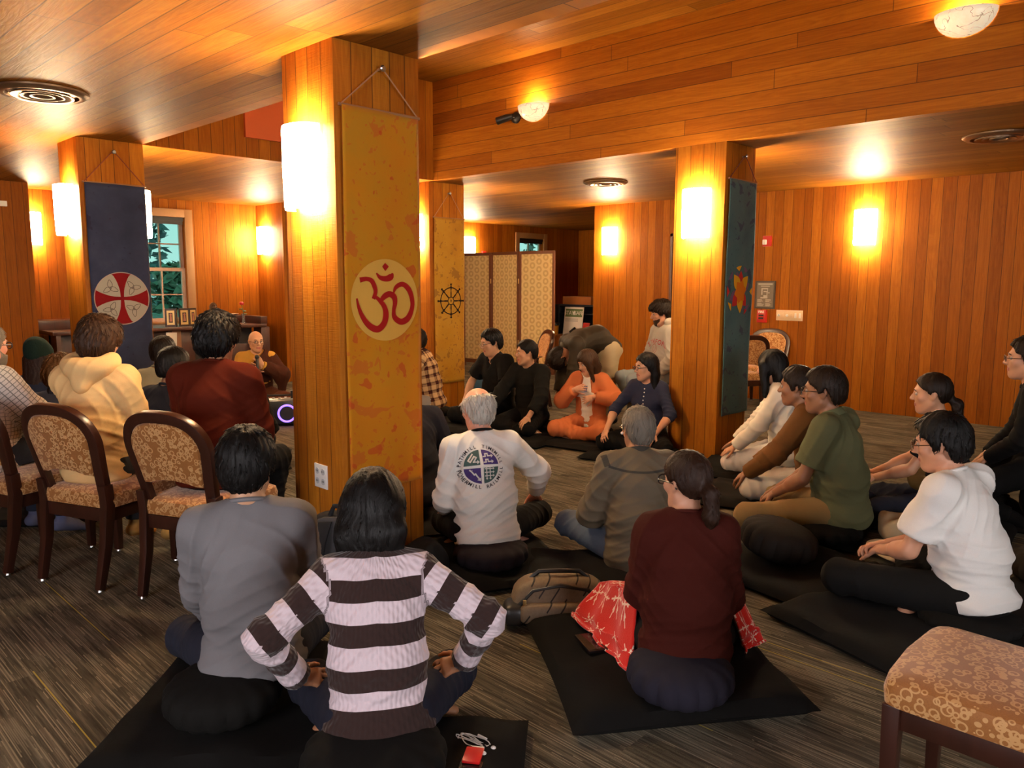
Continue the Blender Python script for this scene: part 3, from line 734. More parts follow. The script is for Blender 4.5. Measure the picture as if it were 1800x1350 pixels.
# om banner
YEL = [(.28, (.54, .14, .001)), (.46, (.55, .175, .001)), (.66, (.53, .20, .002)), (.9, (.46, .21, .006))]
t, wv = banner('big yellow orange batik banner with a red om symbol', 3.24, 2.376, .458, .44, 2.32, dye('yellow_batik', YEL, (.50, .10, .008), 7, .59, .13, (.48, .055, .006), zs=.045), 2.52, None, plain('tan_cord', (.45, .22, .10), .7))
OM_S = [[(-0.165, 1.503, 0.026), (-0.128, 1.509, 0.021), (-0.099, 1.5, 0.024), (-0.082, 1.472, 0.025), (-0.076, 1.444, 0.022), (-0.089, 1.41, 0.021)], [(-0.077, 1.422, 0.015), (-0.05, 1.4, 0.023), (-0.025, 1.371, 0.028), (-0.015, 1.332, 0.034), (-0.027, 1.288, 0.034), (-0.065, 1.259, 0.034), (-0.111, 1.275, 0.032), (-0.149, 1.317, 0.026), (-0.173, 1.368, 0.018), (-0.184, 1.414, 0.009)], [(-0.045, 1.401, 0.021), (-0.021, 1.423, 0.03), (0.009, 1.433, 0.03), (0.037, 1.419, 0.033), (0.044, 1.389, 0.028), (0.035, 1.35, 0.023), (0.04, 1.315, 0.029), (0.082, 1.291, 0.032), (0.128, 1.309, 0.034), (0.155, 1.361, 0.027), (0.153, 1.413, 0.028), (0.131, 1.459, 0.03), (0.092, 1.483, 0.025), (0.051, 1.468, 0.022), (0.035, 1.44, 0.01)], [(-0.07, 1.538, 0.007), (-0.048, 1.516, 0.021), (-0.013, 1.51, 0.028), (0.019, 1.52, 0.033), (0.031, 1.538, 0.01)]]
emblem(t, wv, 'emblem_disc', [circle(.004, 1.403, .205)], cloth('disc_yellow', (.66, .36, .06), .75), .003, 'pale yellow disc')
P = [q for s_ in OM_S for q in stroke([(a+.016, b, c) for a, b, c in s_])]+[[(-.001, 1.589), (.022, 1.571), (0, 1.548), (-.019, 1.57)]]
emblem(t, wv, 'om_symbol', P, cloth('emblem_red', (.36, .012, .008), .75), .006, 'deep red om symbol')
# blue banner
t, wv = banner('dark blue batik banner with a red cross in a pale disc', 6.87, 2.385, .465, .40, 2.27, dye('blue_batik', [(.3, (.022, .028, .060)), (.55, (.034, .042, .085)), (.8, (.055, .066, .105))], (.020, .012, .035), 6, .66), 2.525, None, M_cordr)
CX, CZ, R0 = .0, 1.347, .213
emblem(t, wv, 'emblem_disc', [circle(CX, CZ, R0)], cloth('disc_cream', (.42, .38, .30), .75), .003, 'pale cream disc')
def cross_arm(a):
    q = []
    for k in range(9): u = .012+k/8*.196; q.append((u, .013+.062*(k/8)**2.1))
    e = [(R0*.985*math.cos(b), R0*.985*math.sin(b)) for b in np.linspace(.36, -.36, 9)]
    p = q+e+[(x, -y) for x, y in q[::-1]]
    return [(CX+x*math.cos(a)-y*math.sin(a), CZ+x*math.sin(a)+y*math.cos(a)) for x, y in p]
emblem(t, wv, 'cross', [cross_arm(k*PI/2) for k in range(4)]+[[(CX-.014, CZ-.014), (CX+.014, CZ-.014), (CX+.014, CZ+.014), (CX-.014, CZ+.014)]], cloth('emblem_crimson', (.22, .006, .008), .75), .006, 'crimson cross with flared arms')
LN = []
for k in range(4):
    a0 = PI/4+k*PI/2; cx, cz = CX+.125*math.cos(a0), CZ+.125*math.sin(a0)
    for j in range(3):
        b = a0+PI+2*PI*j/3+.35; p = []
        for u in np.linspace(0, 2*PI, 13)[:-1]:
            l = .030-.034*math.cos(u); s_ = .018*math.sin(u)*(1 if l < .045 else .75)
            p.append((cx+l*math.cos(b)-s_*math.sin(b), cz+l*math.sin(b)+s_*math.cos(b), .0032))
        LN += stroke(p, True)
emblem(t, wv, 'trefoil_knot', LN, cloth('knot_brown', (.05, .030, .025), .8), .006, 'four dark knot outlines')
emblem(t, wv, 'emblem_rim', stroke([(x, z, .006) for x, z in circle(CX, CZ, R0*1.005, 30)], True), cloth('rim_pale', (.48, .36, .30), .8), .007)
# wheel banner
t, wv = banner('narrow ochre batik banner with a dark eight spoked wheel', 6.98, 6.083, .46, .30, 2.22, dye('ochre_batik', [(.25, (.40, .17, .012)), (.5, (.48, .24, .018)), (.8, (.50, .28, .035))], (.24, .10, .018), 5.5, .60), 2.505, None, MATS['tan_cord'])
W = []; cz = 1.267; cx = .012
W += stroke([(x, z, .013) for x, z in circle(cx, cz, .155, 32)], True)+stroke([(x, z, .010) for x, z in circle(cx, cz, .045, 18)], True)
for k in range(8):
    a = k*PI/4+PI/2; c_, s_ = math.cos(a), math.sin(a)
    W += stroke([(cx+r*c_, cz+r*s_, w_) for r, w_ in ((.045, .014), (.085, .018), (.12, .012), (.15, .022), (.165, .028), (.175, .012), (.185, .020), (.197, .028), (.205, .008))])
emblem(t, wv, 'hub_dot', [circle(cx, cz, .010, 10)], cloth('wheel_brown', (.018, .010, .008), .8), .005); emblem(t, wv, 'spoked_wheel', W, cloth('wheel_brown', (.018, .010, .008), .8), .005, 'dark brown spoked wheel')
# green banner
t, wv = banner('teal green batik banner with a bright flower, on the right column', 3.26, 6.06, .455, .38, 2.33, dye('teal_batik', [(.3, (.05, .105, .10)), (.5, (.07, .14, .125)), (.75, (.09, .16, .14))], (.03, .022, .055), 8, .62, .01), 2.525, None, plain('maroon_cord', (.10, .015, .02), .7))
FZ = 1.42
def petal(a, r0, r1, w_, n=9):
    L = [(r0+(r1-r0)*k/n, w_*math.sin(PI*(k/n)**.8)) for k in range(n+1)]
    p = L+[(x, -y) for x, y in L[-2:0:-1]]
    return [(x*math.cos(a)-y*math.sin(a), FZ+(x*math.sin(a)+y*math.cos(a))*1.05) for x, y in p]
def arcp(a, da, r0=.165, r1=.205): return [(r1*math.cos(b), FZ+r1*1.05*math.sin(b)) for b in np.linspace(a-da, a+da, 7)]+[(r0*math.cos(a), FZ+r0*1.05*math.sin(a))]
cols = {'petal_purple': (.22, .11, .17), 'petal_red': (.62, .04, .03), 'petal_yellow': (.85, .42, .02), 'petal_orange': (.85, .22, .012)}
fm = {k: cloth(k, v, .75) for k, v in cols.items()}
def petals(ps, mat, lift, label):
    for p in ps: emblem(t, wv, 'petal', [p], mat, lift, label)
petals([petal(PI/2+PI/4*k+.39, .03, .17, .045) for k in (0, 2, 4, 6)]+[arcp(PI*.75+.1, .22), arcp(-PI/4, .25), arcp(PI*.36, .2)], fm['petal_purple'], .003, 'purple petal')
petals([petal(PI/2+PI/4*k, .03, .165, .048) for k in (0, 3, 5)]+[arcp(PI, .22), arcp(-PI/3.2, .16)], fm['petal_red'], .005, 'red petal')
petals([petal(a, .02, .175, .050) for a in (PI*.25, PI*.72, -PI/2+.05)]+[arcp(PI/2+.2, .22), arcp(-PI*.80, .22), arcp(0, .15)], fm['petal_yellow'], .007, 'yellow petal')
emblem(t, wv, 'flower_centre', [petal(2*PI*k/6+.2, 0, .10, .042) for k in range(6)]+[circle(0, FZ, .045, 16)], fm['petal_orange'], .009, 'orange flower centre')
# ------------------------------------------------------------------ altar corner
t = thing('altar_counter', 'dark wood altar counter with a raised back ledge under the window', 'altar', (2.82, 10.3, 0))
md = dark_wood('altar_wood', (.060, .016, .008), .32)
g = G()
for b in ((0, 1.75, .22, .30, 0, .84), (2.05, 2.75, .22, .30, .0, .60), (2.62, 2.75, .0, .22, 0, .84), (0, .05, .0, .3, 0, .84)): g.add(*box(*b))
g.obj('front_panel', md, t, bevel=.003)
bx(1.75, 2.62, .28, .30, 0, .84).obj('recess', plain('recess_black', (.012, .006, .004), .6), t)
bx(-.04, 2.70, -.02, .86, .84, .885).obj('top', md, t, bevel=.004)
g = G(); g.add(*box(1.95, 2.72, .55, .86, .885, .99)); g.add(*box(2.62, 2.72, .0, .56, .885, .99)); g.obj('back_ledge', md, t, bevel=.003); bx(-.06, .55, .45, .86, .885, 1.0).obj('back_ledge', md, t, bevel=.003)
bx(1.40, 1.52, .10, .22, 0, .84).obj('post', plain('post_wood', (.28, .12, .045), .5), t)
t = thing('icon_screen', 'small folding screen of four gold framed icons on the altar', 'icon', (4.33, 10.42, .8865))
mg = plain('gilt', (.62, .42, .16), .4, .5); mi_ = plain('icon_dark', (.05, .022, .012), .5); mr = plain('icon_figure', (.42, .16, .10), .6)
xs = [(-.17, -.06, .02, -.03), (-.05, -.01, -.03, .03), (.0, .13, -.01, -.01), (.14, .25, .0, .04)]
for i, (a, b, ya, yb) in enumerate(xs):
    g = G(); v = [(a, ya-.012, 0), (b, yb-.012, 0), (b, yb+.012, 0), (a, ya+.012, 0)]
    g.add(v+[(p[0], p[1], .24) for p in v], [(0, 1, 2, 3), (4, 7, 6, 5), (0, 4, 5, 1), (1, 5, 6, 2), (2, 6, 7, 3), (3, 7, 4, 0)])
    o = g.obj('panel', M_dark, t)
    def on(u, z, d): return (a+(b-a)*u, ya+(yb-ya)*u-.013-d, z)
    for nm, mm, u0, u1, z0, z1, d in (('gilt_mount', mg, .12, .88, .025, .215, .001), ('icon', mi_, .3, .7, .055, .185, .002)):
        g = G(); g.add([on(u0, z0, 0), on(u1, z0, 0), on(u1, z1, 0), on(u0, z1, 0), on(u0, z0, d), on(u1, z0, d), on(u1, z1, d), on(u0, z1, d)], [(4, 5, 6, 7), (0, 1, 5, 4), (1, 2, 6, 5), (2, 3, 7, 6), (3, 0, 4, 7)]); g.obj(nm, mm, o)
    g = G(); c = [on(.5+.12*math.cos(q), .16+.016*math.sin(q), .004) for q in np.linspace(0, 2*PI, 14)[:-1]]; g.add(c, [tuple(range(13))])
    c = [on(.36, .07, .004), on(.64, .07, .004), on(.58, .145, .004), on(.42, .145, .004)]; g.add(c, [(0, 1, 2, 3)]); g.obj('painted_figure', mr, o)
t = thing('seated_statue', 'small dark bronze seated statue on the altar behind the rust red sweatshirt', 'statue', (4.90, 10.58, .8865))
mb = plain('bronze', (.10, .06, .035), .35, .8)
g = G(); g.add(*lathe([(.09, 0), (.10, .02), (.085, .05)], 20)); g.obj('base', mb, t, True)
g = G(); g.add(*ball((0, -.01, .075), .085, 18, 8, (1, .8, .35))); g.add(*lathe([(.055, .07), (.06, .12), (.045, .17), (.02, .195)], 16)); g.add(*ball((0, 0, .23), .034, 14, 10)); g.add(*ball((0, 0, .268), .014)); g.obj('figure', mb, t, True)
g = G(); g.add([(x*.055, .03, .235+z*.07) for x, z in circle(0, 0, 1, 24)]+[(x*.055, .042, .235+z*.07) for x, z in circle(0, 0, 1, 24)], [tuple(range(24)), tuple(range(47, 23, -1))]+[(i, (i+1) % 24, 24+(i+1) % 24, 24+i) for i in range(24)]); g.obj('halo', mb, t)
t = thing('bud_vase', 'slim clear glass bud vase on the altar holding the red rose', 'vase', (5.22, 10.38, .8865))
M_clear = NT('clear_glass').fin((.95, .97, 1), .05, Transmission_Weight=.85, IOR=1.3)
g = G(); g.add(*lathe([(.032, 0), (.034, .012), (.018, .055), (.020, .11), (.027, .15), (.024, .15), (.016, .11), (.013, .06), (.02, .02)], 20)); g.obj('glass', M_clear, t, True)
t = thing('rose', 'single red rose standing in the glass vase on the altar', 'flower', (5.22, 10.38, .90))
g = G(); g.add(*tube([(.0, 0, 0), (.004, 0, .15), (-.02, 0, .27)], .004, 6)); g.obj('stem', plain('stem_green', (.06, .12, .04), .6), t, True)
g = G()
for i in range(9):
    a = i*2.4; r = .008+.002*i; g.add(*ball((-.02+r*math.cos(a), r*math.sin(a), .285-.0015*i), .020, 8, 6, (.8+.1*math.sin(a)**2, .8, 1)))
g.obj('bloom', plain('rose_red', (.50, .008, .012), .5), t, True)
g = G()
for a, z_ in ((.5, .17), (2.6, .2), (-.9, .13)): g.add(*ball((.03*math.cos(a), .03*math.sin(a), z_), .03, 8, 6, (1, .5, .25)))
g.obj('leaves', MATS['stem_green'], t, True)
t = thing('dish', 'small pale dish on the raised ledge at the right end of the altar', 'dish', (5.34, 10.98, .9915))
g = G(); g.add(*lathe([(.05, 0), (.095, .014), (.10, .02), (.09, .018), (.05, .006)], 28)); g.obj('plate', plain('pale_ceramic', (.6, .55, .45), .3), t, True)
o = bx(-.07, .07, -.002, 0, -.085, .085).obj('paper_note', plain('paper', (.72, .66, .55), .7)); o.location = (4.16, 10.275, .735); o.rotation_euler = (0, R_(3), 0); tag(o, 'white paper note stuck on the dark front of the altar', 'paper')
# ------------------------------------------------------------------ folding screen, desk
t = thing('folding_screen', 'folding screen with wooden frames and gold patterned fabric', 'folding screen', (9.25, 8.1, 0))
def screen_cloth():
    q = NT('screen_cloth'); o_ = q.obj(); x, y, z = q.sep(o_)
    u = q.math('MULTIPLY', q.math('ADD', y, x), 8); v_ = q.math('MULTIPLY', z, 8)
    fu = q.math('SUBTRACT', q.math('FRACT', u), .5); fv = q.math('SUBTRACT', q.math('FRACT', q.math('ADD', v_, q.math('MULTIPLY', q.math('FLOOR', u), .5))), .5)
    d = q.math('SQRT', q.math('ADD', q.math('MULTIPLY', fu, fu), q.math('MULTIPLY', fv, fv)))
    m = q.math('LESS_THAN', q.math('ABSOLUTE', q.math('SUBTRACT', d, .30)), .12)
    n_ = q.noise(o_, 60, 3)
    c = q.mix(q.math('MULTIPLY', m, .7), (.68, .50, .22), (.38, .22, .06)); c = q.mix(q.math('MULTIPLY', n_, .5), c, (.72, .57, .30))
    return q.fin(c, .55, 0, .4)
MS = screen_cloth(); MF = plain('screen_frame', (.16, .055, .025), .4)
pts = [(.02, 0), (-.03, .73), (.05, 1.46), (.0, 2.12)]
for i in range(3):
    (xa, ya), (xb, yb) = pts[i], pts[i+1]; dx, dy = xb-xa, yb-ya; L = math.hypot(dx, dy)
    M_ = Matrix.Translation((xa, ya, 0)) @ Matrix.Rotation(math.atan2(dy, dx), 4, 'Z')
    g = G()
    for b in ((.005, .05, -.014, .014, .02, 1.98), (L-.05, L-.005, -.014, .014, .02, 1.98), (.05, L-.05, -.013, .013, 1.93, 1.98), (.05, L-.05, -.013, .013, .08, .15)): g.add(*box(*b), M=M_)
    pn = g.obj('panel_frame', MF, t, bevel=.003)
    g = G(); g.add(*box(.05, L-.05, -.005, .005, .15, 1.93), M=M_); g.obj('panel_cloth', MS, pn)
for z_ in (.5, 1.5):
    for k in (1, 2): g = G(); g.add(*tube([(pts[k][0]-.02, pts[k][1], z_-.04), (pts[k][0]-.02, pts[k][1], z_+.04)], .008)); g.obj('hinge', M_brass, t, True)
t = thing('desk', 'orange brown wooden desk in the alcove behind the bending person', 'desk', (9.62, 7.50, -.13))
mo = plain('desk_wood', (.36, .13, .035), .35)
bx(0, .75, 0, 1.34, .71, .75).obj('top', mo, t, bevel=.004); bx(.03, .72, .03, 1.31, .13, .71).obj('body', mo, t, bevel=.003)
for y_ in (.06, .68): bx(.018, .03, y_, y_+.60, .2, .66).obj('panel', mo, t, bevel=.004)
t = thing('desk_organizer', 'dark blue and black desk organizer shelf below a wooden box in the alcove', 'shelf', (9.98, 7.62, .62))
md2 = plain('navy_box', (.022, .026, .045), .5)
g = G()
for b in ((.0, .3, 0, .02, 0, .50), (.0, .3, 1.0, 1.02, 0, .50), (.0, .3, .5, .52, 0, .50), (.0, .3, .02, 1.0, .47, .50), (.28, .3, .02, 1.0, 0, .47), (0, .28, .02, 1.0, .34, .355)): g.add(*box(*b))
g.obj('carcass', md2, t)
for y_ in (.55, .68, .81): bx(.02, .25, y_, y_+.10, .355, .45).obj('tray', plain('tray_black', (.015, .015, .017), .4), t, bevel=.004)
o = bx(0, .32, 0, .60, 0, .13).obj('wooden_box', mo, None, bevel=.006); o.location = (9.95, 7.92, 1.122); tag(o, 'small wooden box on top of the dark organizer in the alcove', 'box')
t = thing('notice_sign', 'white notice with a green STAY SAFE band standing on the alcove desk', 'sign', (9.84, 8.22, .622), R_(180))
v = [(0, -.20, 0), (0, .20, 0), (-.06, .20, .46), (-.06, -.20, .46)]
g = G(); g.add(v+[(a-.006, b, c) for a, b, c in v], [(3, 2, 1, 0), (4, 5, 6, 7), (0, 1, 5, 4), (1, 2, 6, 5), (2, 3, 7, 6), (3, 0, 4, 7)]); g.obj('sheet', plain('notice_white', (.72, .70, .66), .6), t)
def sg(u, z_, d=.002): return (-.06*z_/.46+d, u, z_)
g = G(); g.add([sg(-.18, .30), sg(.18, .30), sg(.18, .43), sg(-.18, .43)], [(0, 1, 2, 3)]); g.obj('green_band', plain('notice_green', (.12, .19, .07), .6), t)
g = G(); v, f = text_mesh('STAY', .088); g.add([sg(a-.095, .335+b, .004) for a, b, _ in v], f); v, f = text_mesh('SAFE', .088); g.add([sg(a+.105, .335+b, .004) for a, b, _ in v], f)
g.add([sg(a, b, .004) for a, b in circle(.005, .365, .018, 12, .036)], [tuple(range(12))]); g.obj('lettering', M_white, t)
g = G()
for k in range(3): g.add([sg(-.17, .265-.02*k), sg(.10, .265-.02*k), sg(.10, .272-.02*k), sg(-.17, .272-.02*k)], [(0, 1, 2, 3)])
g.obj('printed_lines', plain('grey_ink', (.3, .3, .33), .7), t)
t = thing('storage_tub', 'yellow tub with a black lid at the left end of the alcove desk', 'tub', (9.80, 8.66, .62))
g = G(); g.add(*lathe([(.13, 0), (.145, .15)], 28)); g.obj('tub', plain('tub_yellow', (.62, .34, .03), .4), t, True)
g = G(); g.add(*lathe([(.155, .15), (.16, .165), (.155, .19), (.06, .20)], 28)); g.obj('lid', M_black, t, True)
o = bx(-.07, .07, -.10, .10, 0, .30).obj('speaker_box', M_black, None, bevel=.006); o.location = (9.82, 8.66, .822); tag(o, 'tall black box on top of the yellow tub', 'box')
t = thing('desk_phone', 'black desk telephone on the front edge of the alcove desk', 'telephone', (9.70, 8.02, .622))
g = G(); g.add([(-.09, -.1, 0), (.09, -.1, 0), (.09, .1, 0), (-.09, .1, 0), (-.09, -.1, .03), (.09, -.1, .12), (.09, .1, .12), (-.09, .1, .03)], [(3, 2, 1, 0), (4, 5, 6, 7), (0, 1, 5, 4), (1, 2, 6, 5), (2, 3, 7, 6), (3, 0, 4, 7)]); g.obj('base', M_black, t, bevel=.005)
g = G(); g.add(*tube([(-.05, .075, .07), (.0, .075, .105), (.06, .075, .125)], [.022, .014, .022])); g.obj('handset', M_black, t, True)
o = bx(-.10, .10, -.004, .004, 0, .22).obj('red_folder', M_red, None, bevel=.002); o.location = (9.80, 7.93, .622); o.rotation_euler = (R_(12), 0, R_(70)); tag(o, 'red folder leaning beside the white notice on the desk', 'folder')
# ------------------------------------------------------------------ speaker, bags and small things
t = thing('party_speaker', 'black portable loudspeaker with a glowing purple ring beside the monk', 'speaker', (4.02, 7.36, 0), R_(-120))
def rot_box(*a): return bx(*a)
o = rot_box(-.11, .11, -.22, .22, .012, .27).obj('cabinet', M_black, t, bevel=.03)
for yy in (-.11, .11):
    g = G(); ring = [(.115, yy+.085*math.cos(a), .135+.085*math.sin(a)) for a in np.linspace(0, 2*PI, 37)[:-1]]
    g.add(*tube(ring, .010, 8, True)); g.obj('light_ring' if yy > 0 else 'rim_ring', glow('purple_glow', (.20, .11, 1.0), 1.6) if yy > 0 else M_black, t, True)
    g = G(); g.add(*lathe([(.075, 0), (.06, .004), (.025, -.006)], 24), M=Matrix.Translation((.111, yy, .135)) @ Matrix.Rotation(PI/2, 4, 'Y')); g.obj('speaker_cone', plain('cone', (.02, .02, .025), .5), t, True)
bx(-.06, .06, -.19, .19, .27, .278).obj('control_panel', plain('panel_grey', (.3, .28, .26), .3, .5), t, bevel=.002)
g = G()
for k in range(5): g.add(*lathe([(.014, .278), (.014, .292)], 12), M=Matrix.Translation((.01, -.14+.06*k, 0)))
g.obj('knob', M_steel, t, True)
g = G(); g.add(*tube([(-.085, -.19, .25), (-.085, -.19, .30), (-.085, .19, .30), (-.085, .19, .25)], .010)); g.obj('handle', M_black, t, True)
g = G(); g.add(*box(-.02, .02, .15, .19, .278, .36)); g.obj('receiver', M_black, t, bevel=.004)
for yy in (-.18, .18):
    g = G(); g.add(*box(-.09, .09, yy-.02, yy+.02, 0, .014)); g.obj('foot', M_black, t)
def softbox(w, d, h, p=.35, n=20, m=12, bulge=None):
    """rounded soft box as a mesh: x w, y d, z 0..h"""
    v = []; f = []
    for i in range(m+1):
        a = -PI/2+PI*i/m; ca, sa = max(0, math.cos(a)), math.sin(a)
        for k in range(2*n):
            th = PI*k/n; c, s = math.cos(th), math.sin(th); e = ca**p
            x = w/2*math.copysign(abs(c)**p, c)*e; y = d/2*math.copysign(abs(s)**p, s)*e; z = h/2+h/2*math.copysign(abs(sa)**p, sa)
            if bulge: x, y, z = bulge(x, y, z)
            v.append((x, y, z))
    N = 2*n
    for i in range(m):
        for k in range(N): f.append((i*N+k, i*N+(k+1) % N, (i+1)*N+(k+1) % N, (i+1)*N+k))
    return v, f
t = thing('backpack', 'dark backpack leaning on the om banner column, straps outwards', 'backpack', (1.96, 3.02, 0), R_(225))
mk = cloth('pack_black', (.016, .016, .018), .7, .2, 200); mk2 = cloth('pack_grey', (.055, .055, .06), .7, .2, 200)
tilt = Matrix.Rotation(R_(-9), 4, 'Y')
g = G(); g.add(*softbox(.20, .32, .42, .4), M=tilt); g.obj('body', mk, t, True)
g = G(); g.add(*softbox(.05, .27, .38, .45), M=tilt @ Matrix.Translation((.10, 0, .03))); g.obj('back_pad', mk2, t, True)
for s in (-1, 1):
    g = G(); pts_ = [(.12, s*.06, .39), (.148, s*.08, .30), (.155, s*.095, .20), (.145, s*.11, .10), (.12, s*.13, .04)]
    v = []; f = []
    for i, (x, y, z) in enumerate(pts_): v += [(x, y-.032, z), (x, y+.032, z), (x+.016, y+.03, z), (x+.016, y-.03, z)]
    for i in range(4):
        for k in range(4): f.append((i*4+k, i*4+(k+1) % 4, (i+1)*4+(k+1) % 4, (i+1)*4+k))
    f += [(0, 1, 2, 3), (16, 17, 18, 19)]; g.add(v, f, M=tilt); g.obj('shoulder_strap', mk, t, bevel=.004)
g = G(); g.add(*tube([(.07, -.05, .41), (.08, -.03, .455), (.08, .03, .455), (.07, .05, .41)], .012), M=tilt); g.obj('haul_loop', mk, t, True)
# handbag
def quilt():
    q = NT('bag_canvas'); o_ = q.obj(); x, y, z = q.sep(o_)
    a = q.math('FRACT', q.math('MULTIPLY', q.math('ADD', y, q.math('MULTIPLY', z, .7)), 16)); b = q.math('FRACT', q.math('MULTIPLY', q.math('SUBTRACT', y, q.math('MULTIPLY', z, .7)), 5))
    m = q.math('MULTIPLY', q.math('LESS_THAN', a, .12), q.math('GREATER_THAN', b, .4))
    c = q.mix(m, q.mix(q.noise(o_, 90, 2), (.17, .12, .075), (.26, .195, .125)), (.02, .017, .014)); return q.fin(c, .6, 0, .3)
MB_ = quilt(); M_lth = plain('black_leather', (.014, .013, .012), .45)
t = thing('handbag', 'tan canvas bag with black diagonal dashes and straps lying beside the maroon sweater woman', 'bag', (2.52, 2.16, .0), R_(46))
def bb(x, y, z): return (x*(1-.35*z/.2), y*(1-.12*(z/.2)**2), z*(1-.15*abs(y/.24)**3))
g = G(); g.add(*softbox(.24, .44, .20, .5, bulge=bb), M=Matrix.Translation((0, 0, .012))); g.obj('body', MB_, t, True)
g = G(); g.add(*softbox(.12, .36, .10, .5), M=Matrix.Translation((-.10, -.0, .02)) @ Matrix.Rotation(R_(14), 4, 'Y')); g.obj('front_pocket', MB_, t, True)
g = G(); g.add(*tube([(-.085, -.21, .07), (-.075, -.12, .165), (-.07, 0, .185), (-.075, .12, .165), (-.085, .21, .07)], .011)); g.obj('zip_band', M_lth, t, True)
g = G(); g.add(*tube([(.0, -.13, .19), (.0, -.09, .225), (-.02, .0, .235), (0, .09, .225), (0, .13, .19)], .010, 6)); g.obj('carry_handle', M_lth, t, True)
g = G(); g.add(*softbox(.14, .10, .10, .6), M=Matrix.Translation((-.05, .20, .01))); g.obj('end_panel', M_lth, t, True)
g = G(); g.add(*box(-.11, -.10, .15, .165, .09, .135)); g.obj('zip_pull', M_brass, t, bevel=.002)
g = G(); g.add(*tube([(-.06, .24, .04), (-.07, .275, .03), (-.06, .30, .012), (-.05, .275, .015)], .004, 6, True)); g.obj('clip', M_brass, t, True)
# phone in dark case on the mat
t = thing('smartphone', 'dark glossy smartphone on the mat beside the red blanket', 'phone', (2.285, 1.79, .091), R_(62))
bx(-.075, .075, -.04, .04, 0, .012).obj('case', plain('phone_case', (.012, .008, .008), .25), t, bevel=.004)
bx(-.066, .066, -.034, .034, .012, .0128).obj('screen', plain('phone_glass', (.015, .006, .006), .05, 0, .8), t)
# red pouch with earbuds
t = thing('red_pouch', 'small red pouch lying on a dark phone at the bottom of the picture', 'pouch', (1.478, 1.598, .081), R_(35))
bx(-.04, .035, -.028, .028, .0, .010).obj('pouch', plain('pouch_red', (.62, .012, .012), .3), t, bevel=.005)
bx(.035, .042, -.026, .012, .001, .008).obj('flap', M_white, t, bevel=.001)
o = bx(-.10, .04, -.034, .034, .0, .009).obj('smartphone', MATS['phone_case'], None, bevel=.003); o.location = (1.465, 1.588, .071); o.rotation_euler = (0, 0, R_(35)); tag(o, 'dark phone under the small red pouch on the mat', 'phone')
t = thing('earphones', 'tangled white wired earphones above the red pouch', 'earphones', (1.535, 1.660, .073), R_(35))
random.seed(8); pts_ = []
for i in range(60):
    u = i/59*2*PI*3.2; pts_.append((.030*math.sin(u*1.0+.4)*(1+.25*math.sin(u*.37))-.004, .050*math.cos(u*.93)*(1+.2*math.sin(u*.61)), .004+.006*abs(math.sin(u*1.7))))
g = G(); g.add(*tube(pts_, .0017, 6)); g.add(*tube([pts_[-1], (-.02, -.055, .006), (-.045, -.05, .005), (-.06, -.048, .004)], .0017, 6)); g.add(*tube([pts_[30], (.01, -.075, .005), (-.015, -.08, .006), (-.03, -.072, .005)], .0017, 6)); g.obj('cable', M_white, t, True)
for (x, y) in ((-.065, -.047), (-.032, -.070)):
    g = G(); g.add(*ball((x, y, .008), .0085, 12, 8, (1, 1, .9))); g.add(*tube([(x, y, .008), (x+.022, y+.004, .005)], [.004, .0028])); g.obj('earbud', M_white, t, True)
g = G(); g.add(*tube([(.03, -.01, .007), (.012, -.04, .007)], .0042)); g.obj('remote', M_white, t, True)
# folded cloth things
def crumple(name, label, cat, loc, rz, w, d, h, mat, seed, tri=False):
    rnd = random.Random(seed); ph = [rnd.uniform(0, 6.3) for _ in range(8)]
    def bl(x, y, z):
        q = .5+.25*math.sin(x*14+ph[0]+y*9)+.2*math.sin(y*17+ph[1]-x*6)+.15*math.sin((x+y)*26+ph[2])
        return (x*(1+.12*math.sin(y*15+ph[3])), y*(1+.12*math.sin(x*13+ph[4])), max(0, z*(.55+.6*q)))
    g = G(); g.add(*softbox(w, d, h, .75, 32, 18, bl)); o = g.obj(name, mat, None, True); o.location = loc; o.rotation_euler = (0, 0, rz)
    return tag(o, label, cat)
crumple('folded_jacket', 'crumpled beige jacket on the floor between the green shirt and the white T-shirt', 'jacket', (4.62, 1.36, .045), R_(20), .34, .36, .20, cloth('beige_cotton', (.36, .27, .16), .85), 5)
crumple('folded_towel', 'flat cream folded cloth in front of the beige jacket', 'cloth', (4.30, 1.33, .055), R_(40), .34, .22, .04, cloth('cream_cotton', (.50, .42, .30), .85), 6)
crumple('folded_coat', 'black coat heaped on the floor at the foot of the om banner column', 'coat', (2.31, 2.90, .0), R_(50), .36, .30, .24, cloth('coat_black', (.010, .0095, .009), .8), 9)
crumple('dark_bundle', 'dark navy jacket lying beside the ponytail woman', 'jacket', (4.92, 1.80, .045), R_(10), .34, .28, .16, cloth('navy_nylon', (.010, .011, .018), .6), 12)
t = thing('blue_bag', 'small blue drawstring bag on the floor right of the wheel banner', 'bag', (6.98, 7.35, 0), R_(30))
g = G(); g.add(*softbox(.24, .30, .32, .6, bulge=lambda x, y, z: (x*(1-.3*(z/.32)**2), y*(1-.3*(z/.32)**2), z))); g.obj('sack', cloth('blue_nylon', (.05, .11, .18), .5), t, True)
g = G(); g.add(*tube([(0, -.06, .31), (-.03, -.02, .40), (0, .12, .42), (.02, .2, .30)], .006, 6)); g.obj('drawstring', M_black, t, True)
